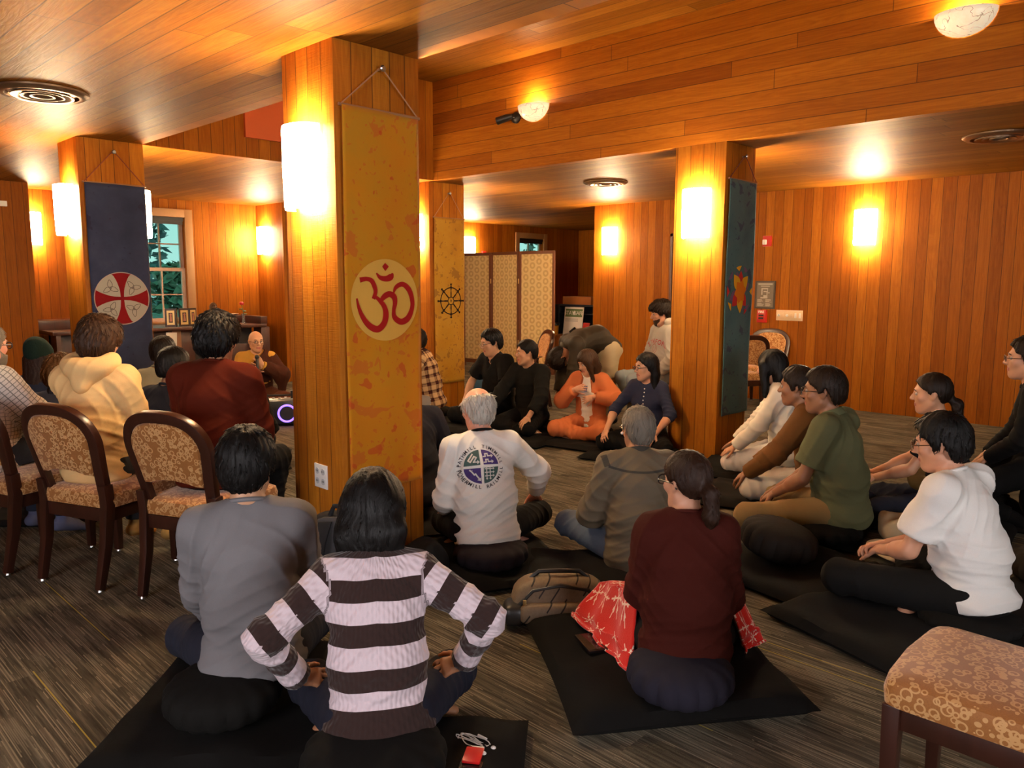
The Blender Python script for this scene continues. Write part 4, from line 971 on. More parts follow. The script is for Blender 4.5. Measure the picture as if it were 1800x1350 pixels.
# trees seen through the windows
def tree(name, label, x, y, h, r, col, seed, n=900, trunk=True):
    rnd = random.Random(seed); t = thing(name, label, 'tree', (x, y, -2.5), 0)
    g = G(); g.add(*tube([(0, 0, 0), (.05, 0, h*.5), (0, .05, h*.92)], [.16, .11, .03])); g.obj('trunk', plain('bark', (.07, .05, .035), .9), t, True)
    g = G()
    for i in range(n):
        u = rnd.random(); rr = r*math.sqrt(rnd.random())*(1-.75*u) if name == 'conifer_tree' else r*rnd.random()**.5*math.sin(PI*min(.98, .12+.8*u))
        a = rnd.uniform(0, 2*PI); c = Vector((rr*math.cos(a), rr*math.sin(a), h*(.15+.85*u))); s = rnd.uniform(.10, .22)
        d = Vector((rnd.gauss(0, 1), rnd.gauss(0, 1), rnd.gauss(0, .6))).normalized(); e = d.cross(Vector((rnd.gauss(0, 1), rnd.gauss(0, 1), 1))).normalized()
        g.add([c-d*s, c+e*s*.45, c+d*s, c-e*s*.45], [(0, 1, 2, 3)])
    g.obj('foliage', plain(f'foliage_{seed}', col, .7), t); return t
tree('conifer_tree', 'blue green conifer seen through the altar window', 7.25, 19.6, 7.6, 1.2, (.10, .16, .17), 3, 1400)
tree('leafy_tree', 'round leafy tree low behind the altar window', 6.55, 15.9, 4.3, .9, (.16, .22, .16), 4, 1100)
tree('leafy_tree', 'bushy tree seen through the window above the folding screen', 19.4, 18.0, 6.5, 2.0, (.12, .17, .15), 5, 900)
t = thing('palm_tree', 'spread of palm fronds right outside the altar window', 'tree', (5.5, 13.6, -2.2), 0)
g = G(); g.add(*tube([(0, 0, 0), (0, 0, 3.0)], [.14, .10])); g.obj('trunk', MATS['bark'], t, True)
for k in range(11):
    a = 2*PI*k/11+.2; g = G(); sp = [Vector((1.35*u*math.cos(a), 1.35*u*math.sin(a), 3.0+.75*u-1.1*u*u)) for u in np.linspace(0, 1, 9)]
    g.add(*tube(sp, .012, 5))
    sd = Vector((-math.sin(a), math.cos(a), 0))
    for i in range(1, 9):
        for j in range(3):
            p = sp[i-1].lerp(sp[i], j/3); q = (sp[i]-sp[i-1]).normalized(); L = .38*(1-.5*abs(i/8-.4))
            for s_ in (-1, 1): e = p+(sd*s_*.8+q*.7).normalized()*L-Vector((0, 0, .07)); g.add([p, p+q*.022, e], [(0, 1, 2)])
    g.obj('frond', plain('palm_green', (.17, .26, .22), .6), t)
# ------------------------------------------------------------------ smooth body surfaces: blended tapered limbs, meshed with surface nets
def nrm(v):
    v = np.asarray(v, float); return v/max(1e-9, np.linalg.norm(v))
class Sdf:
    """list of tapered, optionally flattened capsules and ellipsoids that blend into one skin"""
    def __init__(s): s.ops = []
    def cap(s, a, b, ra, rb, k=.02, side=None, da=None, db=None, cut=None, mode='u', tagv=None):
        s.ops.append(dict(t='cap', a=np.array(a, float), b=np.array(b, float), ra=ra, rb=rb, k=k, side=None if side is None else nrm(side), da=da or ra, db=db or rb, cut=cut or [], mode=mode, tag=tagv)); return s
    def ell(s, c, r, R=None, k=.02, mode='u', cut=None):
        s.ops.append(dict(t='ell', c=np.array(c, float), r=np.array(r, float), R=np.eye(3) if R is None else np.array(R, float), k=k, mode=mode, cut=cut or [])); return s
    def chain(s, pts, rs, k=.02, **kw):
        for i in range(len(pts)-1): s.cap(pts[i], pts[i+1], rs[i], rs[i+1], k, **kw)
        return s
    def poly(s, org, R, pts, k=.006):
        s.ops.append(dict(t='poly', o=np.array(org, float), R=np.array(R, float), p=np.array(pts, float), k=k, mode='i', cut=[])); return s
    def plane(s, p, n, k=.004): s.ops.append(dict(t='plane', p=np.array(p, float), n=nrm(n), k=k, mode='i', cut=[])); return s
    def bounds(s):
        lo = np.full(3, 1e9); hi = -lo
        for o in s.ops:
            if o['mode'] != 'u': continue
            if o['t'] == 'cap':
                r = max(o['ra'], o['rb'], o['da'], o['db']); lo = np.minimum(lo, np.minimum(o['a'], o['b'])-r); hi = np.maximum(hi, np.maximum(o['a'], o['b'])+r)
            else: r = np.abs(o['R']) @ o['r']; lo = np.minimum(lo, o['c']-r); hi = np.maximum(hi, o['c']+r)
        return lo, hi
    @staticmethod
    def dist(o, X, Y, Z):
        if o['t'] == 'cap':
            a, b = o['a'], o['b']; ab = b-a; L2 = max(1e-9, ab@ab)
            px, py, pz = X-a[0], Y-a[1], Z-a[2]
            t = np.clip((px*ab[0]+py*ab[1]+pz*ab[2])/L2, 0, 1)
            qx, qy, qz = px-t*ab[0], py-t*ab[1], pz-t*ab[2]
            rs = o['ra']+(o['rb']-o['ra'])*t
            if o['side'] is None: d = np.sqrt(qx*qx+qy*qy+qz*qz)-rs
            else:
                rd = o['da']+(o['db']-o['da'])*t; sd = o['side']; u = qx*sd[0]+qy*sd[1]+qz*sd[2]
                r2 = qx*qx+qy*qy+qz*qz-u*u; r2 = np.maximum(r2, 0)
                k0 = np.sqrt(u*u/rs**2+r2/rd**2); k1 = np.sqrt(u*u/rs**4+r2/rd**4); d = np.where(k1 > 1e-6, k0*(k0-1)/np.maximum(k1, 1e-6), -np.minimum(rs, rd))
        elif o['t'] == 'ell':
            R = o['R']; p = [X-o['c'][0], Y-o['c'][1], Z-o['c'][2]]
            q = [R[0][i]*p[0]+R[1][i]*p[1]+R[2][i]*p[2] for i in range(3)]; r = o['r']
            k0 = np.sqrt(sum((q[i]/r[i])**2 for i in range(3))); k1 = np.sqrt(sum((q[i]/r[i]**2)**2 for i in range(3)))
            d = np.where(k1 > 1e-6, k0*(k0-1)/np.maximum(k1, 1e-6), -min(r))
        elif o['t'] == 'plane':
            d = (X-o['p'][0])*o['n'][0]+(Y-o['p'][1])*o['n'][1]+(Z-o['p'][2])*o['n'][2]
        else:
            R = o['R']; p = [X-o['o'][0], Y-o['o'][1], Z-o['o'][2]]
            u = R[0][0]*p[0]+R[1][0]*p[1]+R[2][0]*p[2]; w = R[0][2]*p[0]+R[1][2]*p[1]+R[2][2]*p[2]
            P = o['p']; n = len(P); d2 = np.full(np.broadcast(u, w).shape, 1e9); ins = np.zeros(d2.shape, bool)
            for i in range(n):
                a, b = P[i], P[(i+1) % n]; e = b-a; du, dw = u-a[0], w-a[1]
                t = np.clip((du*e[0]+dw*e[1])/max(1e-9, e@e), 0, 1); d2 = np.minimum(d2, (du-t*e[0])**2+(dw-t*e[1])**2)
                c = ((a[1] > w) != (b[1] > w)) & (u < (b[0]-a[0])*(w-a[1])/((b[1]-a[1]) or 1e-9)+a[0]); ins ^= c
            d = np.sqrt(d2)*np.where(ins, -1, 1)
        for (p, n) in o['cut']:
            n = nrm(n); d = np.maximum(d, (X-p[0])*n[0]+(Y-p[1])*n[1]+(Z-p[2])*n[2])
        return d
    def mesh(s, h):
        lo, hi = s.bounds(); lo = lo-.025-h; hi = hi+.025+h; n = np.ceil((hi-lo)/h).astype(int)+1
        F = np.full(n, .08, np.float32); ax = [lo[i]+h*np.arange(n[i]) for i in range(3)]
        for o in s.ops:
            if o['mode'] == 'i' : sl = [slice(0, n[i]) for i in range(3)]
            else:
                if o['t'] == 'cap': r = max(o['ra'], o['rb'], o['da'], o['db']); l0 = np.minimum(o['a'], o['b'])-r; h0 = np.maximum(o['a'], o['b'])+r
                else: r = np.abs(o['R']) @ o['r']; l0 = o['c']-r; h0 = o['c']+r
                m = o['k']+3*h
                sl = [slice(max(0, int((l0[i]-m-lo[i])/h)), min(n[i], int((h0[i]+m-lo[i])/h)+2)) for i in range(3)]
            X, Y, Z = ax[0][sl[0]][:, None, None], ax[1][sl[1]][None, :, None], ax[2][sl[2]][None, None, :]
            if X.size*Y.size*Z.size == 0: continue
            d = s.dist(o, X, Y, Z); f = F[sl[0], sl[1], sl[2]]; k = o['k']
            if o['mode'] == 'u': r = np.minimum(f, d)-np.maximum(k-np.abs(f-d), 0)**2/(4*k)
            elif o['mode'] == 's': r = np.maximum(f, -d)+np.maximum(k-np.abs(f+d), 0)**2/(4*k)
            else: r = np.maximum(f, d)+np.maximum(k-np.abs(f-d), 0)**2/(4*k)
            F[sl[0], sl[1], sl[2]] = r
        return surfnet(F, lo, h)
def surfnet(F, org, h):
    S = F < 0; a = [slice(None, -1), slice(1, None)]
    cnt = sum(S[a[i], a[j], a[k]].astype(np.int8) for i in (0, 1) for j in (0, 1) for k in (0, 1))
    act = (cnt > 0) & (cnt < 8); idx = np.full(act.shape, -1, np.int64); I = np.argwhere(act); idx[act] = np.arange(len(I))
    pos = np.zeros((len(I), 3)); c = np.zeros(len(I))
    cor = [(i, j, k) for i in (0, 1) for j in (0, 1) for k in (0, 1)]
    for p in cor:
        for d in range(3):
            if p[d]: continue
            q = list(p); q[d] = 1
            f1 = F[I[:, 0]+p[0], I[:, 1]+p[1], I[:, 2]+p[2]]; f2 = F[I[:, 0]+q[0], I[:, 1]+q[1], I[:, 2]+q[2]]
            m = (f1 < 0) != (f2 < 0); t = np.where(m, f1/np.where(m, f1-f2, 1), 0)
            e = np.zeros((len(I), 3)); e[:] = p; e[:, d] = t; pos += e*m[:, None]; c += m
    V = org+h*(I+pos/c[:, None]); Q = []
    for d in range(3):
        u, v = (d+1) % 3, (d+2) % 3
        s0 = [slice(1, -1)]*3; s0[d] = slice(0, -1); s1 = list(s0); s1[d] = slice(1, None)
        A, B = S[tuple(s0)], S[tuple(s1)]
        for flip, m in ((0, A & ~B), (1, ~A & B)):
            E = np.argwhere(m)
            if not len(E): continue
            E[:, u] += 1; E[:, v] += 1; cs = []
            for (x, y) in ((-1, -1), (0, -1), (0, 0), (-1, 0)):
                e = E.copy(); e[:, u] += x; e[:, v] += y; cs.append(idx[e[:, 0], e[:, 1], e[:, 2]])
            q = np.stack(cs, 1); q = q[(q >= 0).all(1)]; Q.append(q[:, ::-1] if flip else q)
    return V, np.concatenate(Q) if Q else np.zeros((0, 4), int)
def vnormals(V, Q):
    n = np.cross(V[Q[:, 2]]-V[Q[:, 0]], V[Q[:, 3]]-V[Q[:, 1]]); N = np.zeros_like(V)
    for k in range(4): np.add.at(N, Q[:, k], n)
    return N/np.maximum(1e-9, np.linalg.norm(N, axis=1))[:, None]
def relax(V, Q, it=2, lam=.5):
    for _ in range(it):
        A = np.zeros_like(V); c = np.zeros(len(V))
        for k in range(4):
            np.add.at(A, Q[:, k], V[Q[:, (k+1) % 4]]); np.add.at(A, Q[:, k], V[Q[:, k-1]]); np.add.at(c, Q[:, k], 2)
        V = V+lam*(A/np.maximum(c, 1)[:, None]-V)
    return V
def np_obj(name, parts, mats, parent, attrs=None, facemat=None):
    Vs, Fs, n = [], [], 0
    for V, Q in parts: Vs.append(V); Fs += (np.asarray(Q)+n).tolist(); n += len(V)
    me = bpy.data.meshes.new(name); V = np.concatenate(Vs)
    me.from_pydata(V.tolist(), [], Fs)
    for m in (mats if isinstance(mats, (list, tuple)) else [mats]): me.materials.append(m)
    me.polygons.foreach_set('use_smooth', [True]*len(me.polygons))
    if facemat is not None: me.polygons.foreach_set('material_index', np.asarray(facemat, np.int32))
    for k, a in (attrs or {}).items():
        at = me.attributes.new(k, 'FLOAT', 'POINT'); at.data.foreach_set('value', np.asarray(a, np.float32))
    me.update(); o = bpy.data.objects.new(name, me); COL.objects.link(o); o.parent = parent; return o
def folds(V, N, seed, amp, pts, dirs=None):
    """soft cloth folds: ridged waves that gather around the given points (position, reach)"""
    rnd = np.random.RandomState(seed); a = np.zeros(len(V))
    for (p, reach, ax) in pts:
        d = np.linalg.norm(V-np.array(p), axis=1); w = np.exp(-(d/(1.6*reach))**2)
        ax = nrm(ax); t = V@ax; o1 = nrm(rnd.randn(3)); o2 = nrm(rnd.randn(3))
        ph = 9*(V@o1)+2.2*np.sin(13*(V@o2)+rnd.rand()*6)
        r = 1-np.abs(np.sin(t*rnd.uniform(40, 58)+ph)); a += w*(r**1.6-.35)*1.25
    o = [nrm(rnd.randn(3)) for _ in range(4)]
    g = np.sin(11*(V@o[0])+3*np.sin(8*(V@o[1])))*np.sin(14*(V@o[2])+2.5*np.sin(9*(V@o[3])))
    return V+N*(amp*(a*1.0+.45*g))[:, None]
def rotm(yaw=0, pitch=0, roll=0):
    """columns: forward, left, up.  pitch > 0 looks down, roll > 0 tips to the right"""
    return np.array(Matrix.Rotation(R_(yaw), 3, 'Z') @ Matrix.Rotation(R_(pitch), 3, 'Y') @ Matrix.Rotation(R_(roll), 3, 'X'))
SKIN = {}
def skin(name, col):
    t = NT('skin_'+name); o = t.obj(); a = t.noise(o, 30, 4); b = t.noise(o, 6, 2)
    c = t.mix(t.math('MULTIPLY', a, .3), col, (col[0]*1.05, col[1]*.72, col[2]*.62)); c = t.mix(t.math('MULTIPLY', b, .35), c, tuple(v*.85 for v in col))
    t.bump(t.noise(o, 400, 2), .06, .002); SKIN[name] = t.fin(c, .48, 0, .4); return SKIN[name]
skin('fair', (.56, .29, .18)); skin('light', (.52, .27, .155)); skin('asian', (.49, .265, .15)); skin('tan', (.40, .19, .095)); skin('brown', (.27, .125, .065)); skin('pink', (.60, .29, .20))
M_lip = plain('lip', (.38, .12, .09), .45); M_eye = plain('eye_white', (.36, .30, .26), .35); M_iris = plain('iris', (.018, .010, .007), .15); M_nail = None
def hairmat(name, col, rough=.5, var=.5, spec=.14):
    k = 'hair_'+name
    if k in MATS: return MATS[k]
    t = NT(k); f = t.attr('flow'); o = t.obj()
    st = t.noise(t.comb(t.math('MULTIPLY', f, 60), t.math('MULTIPLY', t.sep(o)[2], 3), 0), 1, 4, .65)
    c = t.mix(t.ramp(st, [(.3, (0, 0, 0)), (.75, (1, 1, 1))]), tuple(v*(1-var) for v in col), tuple(min(1, v*(1+var)) for v in col))
    t.bump(st, .5, .004); MATS[k] = t.fin(c, rough, 0, spec); return MATS[k]
HAIR = dict(black=(.0055, .0046, .0042), brown=(.045, .021, .010), dbrown=(.014, .008, .005), beard=(.040, .020, .011), lbrown=(.13, .065, .028), grey=(.17, .145, .115), white=(.50, .46, .40), auburn=(.026, .012, .007))
def head_prims(B, c, R, s=1.0, fem=False):
    """c: head centre at ear level; R columns forward, left, up"""
    P = lambda x, y, z: c+R@(np.array((x, y, z))*s)
    j = .94 if fem else 1.0
    B.ell(P(-.012, 0, .034), np.array((.099, .078, .090))*s, R, .02)
    B.ell(P(.028, 0, -.030), np.array((.066, .060*j, .086))*s, R, .03)
    B.ell(P(.064, 0, -.094), np.array((.026, .026, .021))*s, R, .03)
    for q in (-1, 1):
        B.cap(P(.0, q*.054*j, -.050), P(.058, q*.020, -.098), .020*s, .016*s, .03)
        B.ell(P(.060, q*.044, -.016), np.array((.024, .024, .022))*s, R, .02)
    B.cap(P(.082, -.034, .032), P(.082, .034, .032), .0135*s, .0135*s, .015)
    for q in (-1, 1): B.ell(P(.098, q*.032, .010), np.array((.017, .018, .012))*s, R, .012, 's')
    B.cap(P(.090, 0, .018), P(.113, 0, -.022), .0085*s, .0125*s, .010)
    for q in (-1, 1): B.ell(P(.104, q*.012, -.027), np.array((.011, .009, .0085))*s, R, .006)
    B.cap(P(.089, -.016, -.055), P(.089, .016, -.055), .0085*s, .0085*s, .008)
    B.cap(P(.086, -.013, -.067), P(.086, .013, -.067), .0085*s, .0085*s, .008)
    for q in (-1, 1):
        E = R @ rotm(q*-18, -12, 0)
        B.ell(P(-.012, q*.078, .004), np.array((.021, .0085, .034))*s, E, .008)
        B.ell(P(-.006, q*.087, .006), np.array((.011, .006, .021))*s, E, .005, 's')
def hand_mesh(w, d, n, side, curl, h, splay=.12, s=1.0):
    """w wrist, d towards the fingers, n out of the back of the hand, side=+1 left hand"""
    d = nrm(d); n = nrm(np.array(n)-d*(np.array(n)@d)); t = np.cross(d, n)*-side   # towards the thumb
    H = Sdf(); w = np.array(w, float)
    H.cap(w-d*.03*s, w+d*.03*s, .027*s, .030*s, .01, side=t, da=.020*s, db=.018*s)
    H.cap(w+d*.03*s, w+d*.078*s, .033*s, .040*s, .012, side=t, da=.017*s, db=.013*s)
    for i, (o, L) in enumerate(((.029, .070), (.010, .078), (-.010, .073), (-.029, .058))):
        p = w+d*(.082-.006*abs(i-1.2))*s+t*o*s; a = (1.2-i)*splay; c = curl*(1+.12*i); ang = c*.35
        fd = d*math.cos(a)+t*math.sin(a)
        for k, (q, r0, r1) in enumerate(((.46, .0092, .0085), (.30, .0085, .0078), (.24, .0078, .0066))):
            v = fd*math.cos(ang)-n*math.sin(ang); e = p+v*L*q*s; H.cap(p, e, r0*s, r1*s, .004); p = e; ang += c*.75
    p = w+d*.022*s+t*.028*s; v = d*.62+t*.62-n*.35*(.5+curl)
    for L, r0, r1 in ((.044, .0145, .0108), (.032, .0105, .0095), (.026, .0095, .0075)):
        v = nrm(v); e = p+v*L*s; H.cap(p, e, r0*s, r1*s, .006); p = e; v = v+d*.35-t*.12-n*.15*curl
    V, Q = H.mesh(h); return relax(V, Q, 1), Q
def ik(a, b, l1, l2, pole):
    a, b, pole = (np.array(x, float) for x in (a, b, pole)); v = b-a; L = np.linalg.norm(v)
    if L > (l1+l2)*.995: b = a+v/L*(l1+l2)*.995; v = b-a; L = np.linalg.norm(v)
    x = (L*L+l1*l1-l2*l2)/(2*L); y = math.sqrt(max(0, l1*l1-x*x)); u = v/L; p = pole-u*(pole@u); return a+u*x+nrm(p)*y, b
# ------------------------------------------------------------------ one person: skeleton, body, clothes, hair
HAIRLINE = {
    'short': [(.13, .088), (.075, .084), (.066, .050), (.034, .030), (.018, -.018), (-.004, -.012), (-.022, .030), (-.040, -.030), (-.052, -.080), (-.16, -.085), (-.16, .2), (.13, .2)],
    'mop': [(.14, .050), (.095, .048), (.074, .036), (.045, .012), (.018, -.022), (-.010, -.006), (-.030, -.030), (-.045, -.096), (-.17, -.10), (-.17, .22), (.14, .22)],
    'fade': [(.13, .086), (.075, .082), (.066, .052), (.030, .030), (.016, .0), (-.004, .004), (-.022, .034), (-.045, -.015), (-.06, -.060), (-.16, -.06), (-.16, .2), (.13, .2)],
    'tied': [(.13, .080), (.075, .078), (.060, .050), (.025, .028), (.010, .006), (-.022, .028), (-.045, -.030), (-.062, -.075), (-.16, -.08), (-.16, .2), (.13, .2)],
    'long': [(.13, .078), (.078, .076), (.060, .045), (.040, .0), (.030, -.06), (.02, -.40), (-.25, -.40), (-.25, .2), (.13, .2)],
    'longback': [(.13, .078), (.078, .076), (.060, .045), (.028, .015), (.012, -.02), (-.02, -.06), (-.03, -.40), (-.30, -.40), (-.30, .2), (.13, .2)],
    'ring': [(-.0, .055), (.030, .042), (.018, -.020), (-.004, -.012), (-.022, .030), (-.040, -.030), (-.052, -.082), (-.16, -.085), (-.16, .068), (-.095, .085)],
}
def person(label, x, y, yaw, seat=.17, pose='cross', sc=1.0, lean=6, twist=0, hd=(0, 4, 0), arms=None, sk='asian', fem=False, res=.009, bulk=1.0, hair=('short', 'black', .016), top=None, pants=None, feet='bare', glasses=None, legs=None, handcurl=.5, shz=0, neckf=10, z=0, side=0, extra=None, handdir=None, handn=None, hl=None, neckh=0, kw=None, zc=None):
    t = thing('person', label, 'person', (x, y, z), R_(yaw)); A3 = np.array
    s = sc; hip = A3((0, 0, seat+.085*s)); wS = (.146 if fem else .168)*s; ch = (.92 if fem else 1.0)*bulk
    def seg(p, L, a): a = R_(a); sd = R_(side); return p+L*s*A3((math.sin(a), -math.sin(sd)*math.cos(a), math.cos(a)*math.cos(sd)))
    W = seg(hip, .165, lean*.55-3); C = seg(W, .185, lean+2); N = seg(C, .158, lean+6); Hc = seg(N, .138+neckh, lean*.6+neckf)+A3((.018*s, 0, 0))
    up = nrm(N-C); tw = R_(twist); L_ = A3((-math.sin(tw), math.cos(tw), 0)); Fw = nrm(np.cross(L_, up))
    if side: L_ = nrm(L_+A3((0, 0, math.sin(R_(side)))))
    S = {q: N-up*.062*s+L_*q*wS*.95+A3((0, 0, shz)) for q in (1, -1)}
    Rh = rotm(twist*0+hd[0], hd[1], hd[2]); thh, shn = .42*s, .41*s
    # legs
    hips = {q: hip+A3((.0, q*.092*s, -.015*s)) for q in (1, -1)}
    D = dict(cross=lambda q: ((.345*s, q*.30*s, .135), (.30*s if q > 0 else .19*s, -q*.12*s, .075)), kneel=lambda q: ((.40*s, q*.10*s, .115), (.0, q*.10*s, .075)),
             chair=lambda q: ((.43*s, q*.13*s, seat+.05), (.40*s, q*.13*s, .09)), stand=lambda q: ((.03, q*.10*s, .50), (.0, q*.11*s, .085)))[pose]
    KN, AN, TO = {}, {}, {}
    zc = zc if zc is not None else (.494 if pose == 'chair' else seat if pose in ('cross', 'kneel') else -1); CUT = [((0, 0, zc), (0, 0, -1))]
    for q in (1, -1):
        k, a = (A3(v, float) for v in D(q))
        if pose == 'cross' and kw: yk = kw[0] if q > 0 else kw[1]; k = A3((math.sqrt(max(.01, thh**2-(yk*s-.092*s)**2-.01))*.97, q*yk*s, .135))
        if legs and q in legs: k, a = (A3(v, float) for v in legs[q][:2])
        KN[q] = k; AN[q] = a
        td = {'cross': nrm((-.25, -q, -.10)), 'kneel': nrm((-1, 0, -.12)), 'chair': nrm((1, q*.15, -.28)), 'stand': nrm((1, q*.2, -.28))}[pose]
        if legs and q in legs and len(legs[q]) > 2: td = nrm(legs[q][2])
        TO[q] = td
    # arms
    EL, WR = {}, {}
    for q in (1, -1):
        tgt, pole = (arms or {}).get(q, ((.26*s, q*.10*s, seat+.09), (-.3, q*.8, -.5)))
        EL[q], WR[q] = ik(S[q], tgt, .285*s, .255*s, pole)
    # ---- body
    B = Sdf(); b = .93*bulk
    B.cap(hip-A3((0, 0, .03*s)), W, .150*s*b, .120*s*b, .04, side=L_, da=.105*s*b, db=.088*s*b, cut=CUT)
    B.cap(W, C, .120*s*b, .135*s*b, .04, side=L_, da=.088*s*b, db=.092*s*b)
    B.cap(C, N-up*.06*s, .135*s*b, .10*s, .04, side=L_, da=.09*s*b, db=.06*s)
    B.cap(S[1], S[-1], .045*s, .045*s, .04)
    B.cap(N-up*.03*s, Hc+Rh@A3((-.018, 0, -.045))*s, (.050 if fem else .058)*s, (.045 if fem else .053)*s, .035)
    for q in (1, -1):
        B.cap(N-up*.005*s+L_*q*.03*s, S[q], .042*s, .040*s, .03)
        B.chain([S[q], EL[q], WR[q]], [.043*s*ch, .036*s*ch, .026*s], .02)
        B.cap(S[q]*.75+EL[q]*.25, S[q]*.45+EL[q]*.55, .044*s*ch, .042*s*ch, .03); B.cap(EL[q]*.8+WR[q]*.2, EL[q]*.6+WR[q]*.4, .039*s*ch, .035*s*ch, .03)
        B.cap(hips[q], KN[q], .078*s*b, .050*s, .03, cut=CUT if pose == 'chair' else None); B.cap(KN[q], AN[q], .050*s, .034*s, .03)
        a, td = AN[q], TO[q]; sdv = np.cross(td, (0, 0, 1)); 
        B.cap(a-td*.045*s-A3((0, 0, .02)), a+td*.07*s-A3((0, 0, .012)), .032*s, .034*s, .02); B.cap(a+td*.05*s-A3((0, 0, .015)), a+td*.165*s-A3((0, 0, .028))*1, .034*s, .024*s, .02, side=nrm(sdv) if np.linalg.norm(sdv) > .1 else (0, 1, 0), da=.030*s, db=.016*s)
    head_prims(B, Hc, Rh, s, fem)
    V, Q = B.mesh(res); V = relax(V, Q, 1, .35); parts = [(V, Q)]
    hn = {}
    for q in (1, -1):
        fd = nrm(WR[q]-EL[q]); dd = (handdir or {}).get(q, nrm(fd*.8+A3((.35, -q*.1, -.15)))); nn = (handn or {}).get(q, (0.1, q*.35, 1))
        cu = handcurl[q] if isinstance(handcurl, dict) else handcurl
        hv = hand_mesh(WR[q], dd, nn, q, cu, .0048 if res < .0085 else .006, s=s*(.92 if fem else 1)); parts.append(hv); hn[q] = WR[q]+A3(dd)*.09
    lipc = Hc+Rh@A3((.092, 0, -.061))*s; fm = []
    for i, (v_, q_) in enumerate(parts):
        c = v_[q_].mean(1); l = (c-lipc)@Rh; m = (np.abs(l[:, 0]) < .02) & ((l[:, 1]/.027)**2+(l[:, 2]/.0125)**2 < 1) if i == 0 else np.zeros(len(c), bool); fm.append(m.astype(int))
    np_obj('body', parts, [SKIN[sk], M_lip], t, facemat=np.concatenate(fm))
    P = lambda a, b_, c: Hc+Rh@(A3((a, b_, c))*s)
    g = G()
    for q in (1, -1): g.add(*ball(P(.0790, q*.032, .010), .0125*s, 14, 10))
    eo = g.obj('eyes', M_eye, t, True); g = G()
    for q in (1, -1): g.add(*ball(P(.0870, q*.032, .010), .0058*s, 10, 8))
    g.obj('irises', M_iris, eo, True)
    # ---- clothes
    def put(name, B, mat, h=res, amp=.003, pts=None, seed=1, lift=0, limb=None, fm2=None, parent=None):
        V, Q = B.mesh(h); V = relax(V, Q, 1, .4)
        if amp and len(V): V = folds(V, vnormals(V, Q), seed, amp, pts or [])
        at = {}
        if limb is not None:
            best = np.full(len(V), 1e9); u = np.zeros(len(V)); w_ = np.zeros(len(V))
            for (a, b_, off, r, ref) in limb:
                ab = b_-a; tt = np.clip((V-a)@ab/(ab@ab), -.25, 1.25); qv = V-a-np.clip(tt, 0, 1)[:, None]*ab; d = np.linalg.norm(qv, axis=1)-r
                m = d < best; best = np.where(m, d, best); e = nrm(ab); rx = nrm(np.array(ref)-e*(np.array(ref)@e)); ry = np.cross(e, rx)
                u = np.where(m, off+tt*np.linalg.norm(ab), u); w_ = np.where(m, np.arctan2(qv@ry, qv@rx)*r, w_)
            at = {'pu': u, 'pv': w_}
        return np_obj(name, [(V, Q)], mat, parent or t, at, None)
    sd = abs(hash(label)) % 9999 if False else sum(ord(c) for c in label)
    if pants:
        m, ease = pants['m'], pants.get('ease', .016); B = Sdf(); e = ease
        B.cap(hip-A3((0, 0, .035*s)), hip+nrm(W-hip)*.09*s, .155*s*b+e*.6, .135*s*b+e*.6, .05, side=L_, da=.118*s*b+e*.5, db=.10*s*b+e*.5, cut=CUT)
        B.ell(hip+A3((-.04*s, 0, -.03*s)), (.11*s*b+e, .16*s*b+e*.6, .085*s), None, .04, cut=CUT)
        for q in (1, -1):
            f = pants.get('len', .93); ank = KN[q]+(AN[q]-KN[q])*f; ax = nrm(AN[q]-KN[q])
            B.cap(hips[q], KN[q], .086*s*b+e, .056*s+e, .04, cut=CUT if pose == 'chair' else None); B.cap(KN[q], ank+ax*.03, .056*s+e, (.040+pants.get('flare', 0))*s+e*.8, .035, cut=[(ank, ax)])
        if pose in ('cross', 'kneel', 'chair'): B.plane((0, 0, max(seat-.03, .04) if pose == 'chair' else .035), (0, 0, -1), .01) if pose != 'chair' else None
        pt = [(KN[q], .13, KN[q]-hips[q]) for q in (1, -1)]+[((KN[q]+AN[q])/2, .12, AN[q]-KN[q]) for q in (1, -1)]
        po = put(pants.get('name', 'trousers'), B, m, res*1.05, pants.get('amp', .006), pt, sd+3)
        if pants.get('belt'):
            g = G(); zb = hip+nrm(W-hip)*.075*s; ring = [zb+L_*(.142*s*b+e*.6)*math.cos(a)+Fw*(.108*s*b+e*.5)*math.sin(a) for a in np.linspace(0, 2*PI, 41)[:-1]]
            g.add(*tube([Vector(r) for r in ring], .012, 6, True)); g.obj('waistband', pants['belt'], po, True)
    if top:
        m, e = top['m'], top.get('ease', .018); B = Sdf(); hz = top.get('hem', -.02); dn = nrm(W-hip)
        hp = hip+dn*hz*s; cut = [(hp, -dn)]; fl = top.get('flare', 0)
        B.cap(hp-dn*.03, W, .152*s*b+e+fl, .126*s*b+e+top.get('waist', .010), .05, side=L_, da=.112*s*b+e+fl, db=.094*s*b+e+top.get('waist', .010), cut=cut)
        if pose != 'stand': pe = (pants or {}).get('ease', .016); B.ell(hip+A3((-.04*s, 0, -.03*s)), (.11*s*b+pe+.020, .16*s*b+pe*.6+.022, .108*s), None, .05, cut=cut+CUT)
        B.cap(W, C, .126*s*b+e+top.get('waist', .010), .140*s*b+e, .05, side=L_, da=.094*s*b+e+top.get('waist', .010), db=.098*s*b+e, cut=cut)
        B.cap(C, N-up*.055*s, .140*s*b+e, .105*s+e*.6, .05, side=L_, da=.098*s*b+e, db=.062*s+e*.6)
        if bulk > 1.15: B.ell(W+A3((.05, 0, .0)), (.15*s*b, .155*s*b, .16*s), None, .06, cut=cut)
        if fem:
            for q in (1, -1): B.ell(C+Fw*.075*s+L_*q*.065*s-up*.02*s, (.06*s, .062*s, .062*s), None, .05)
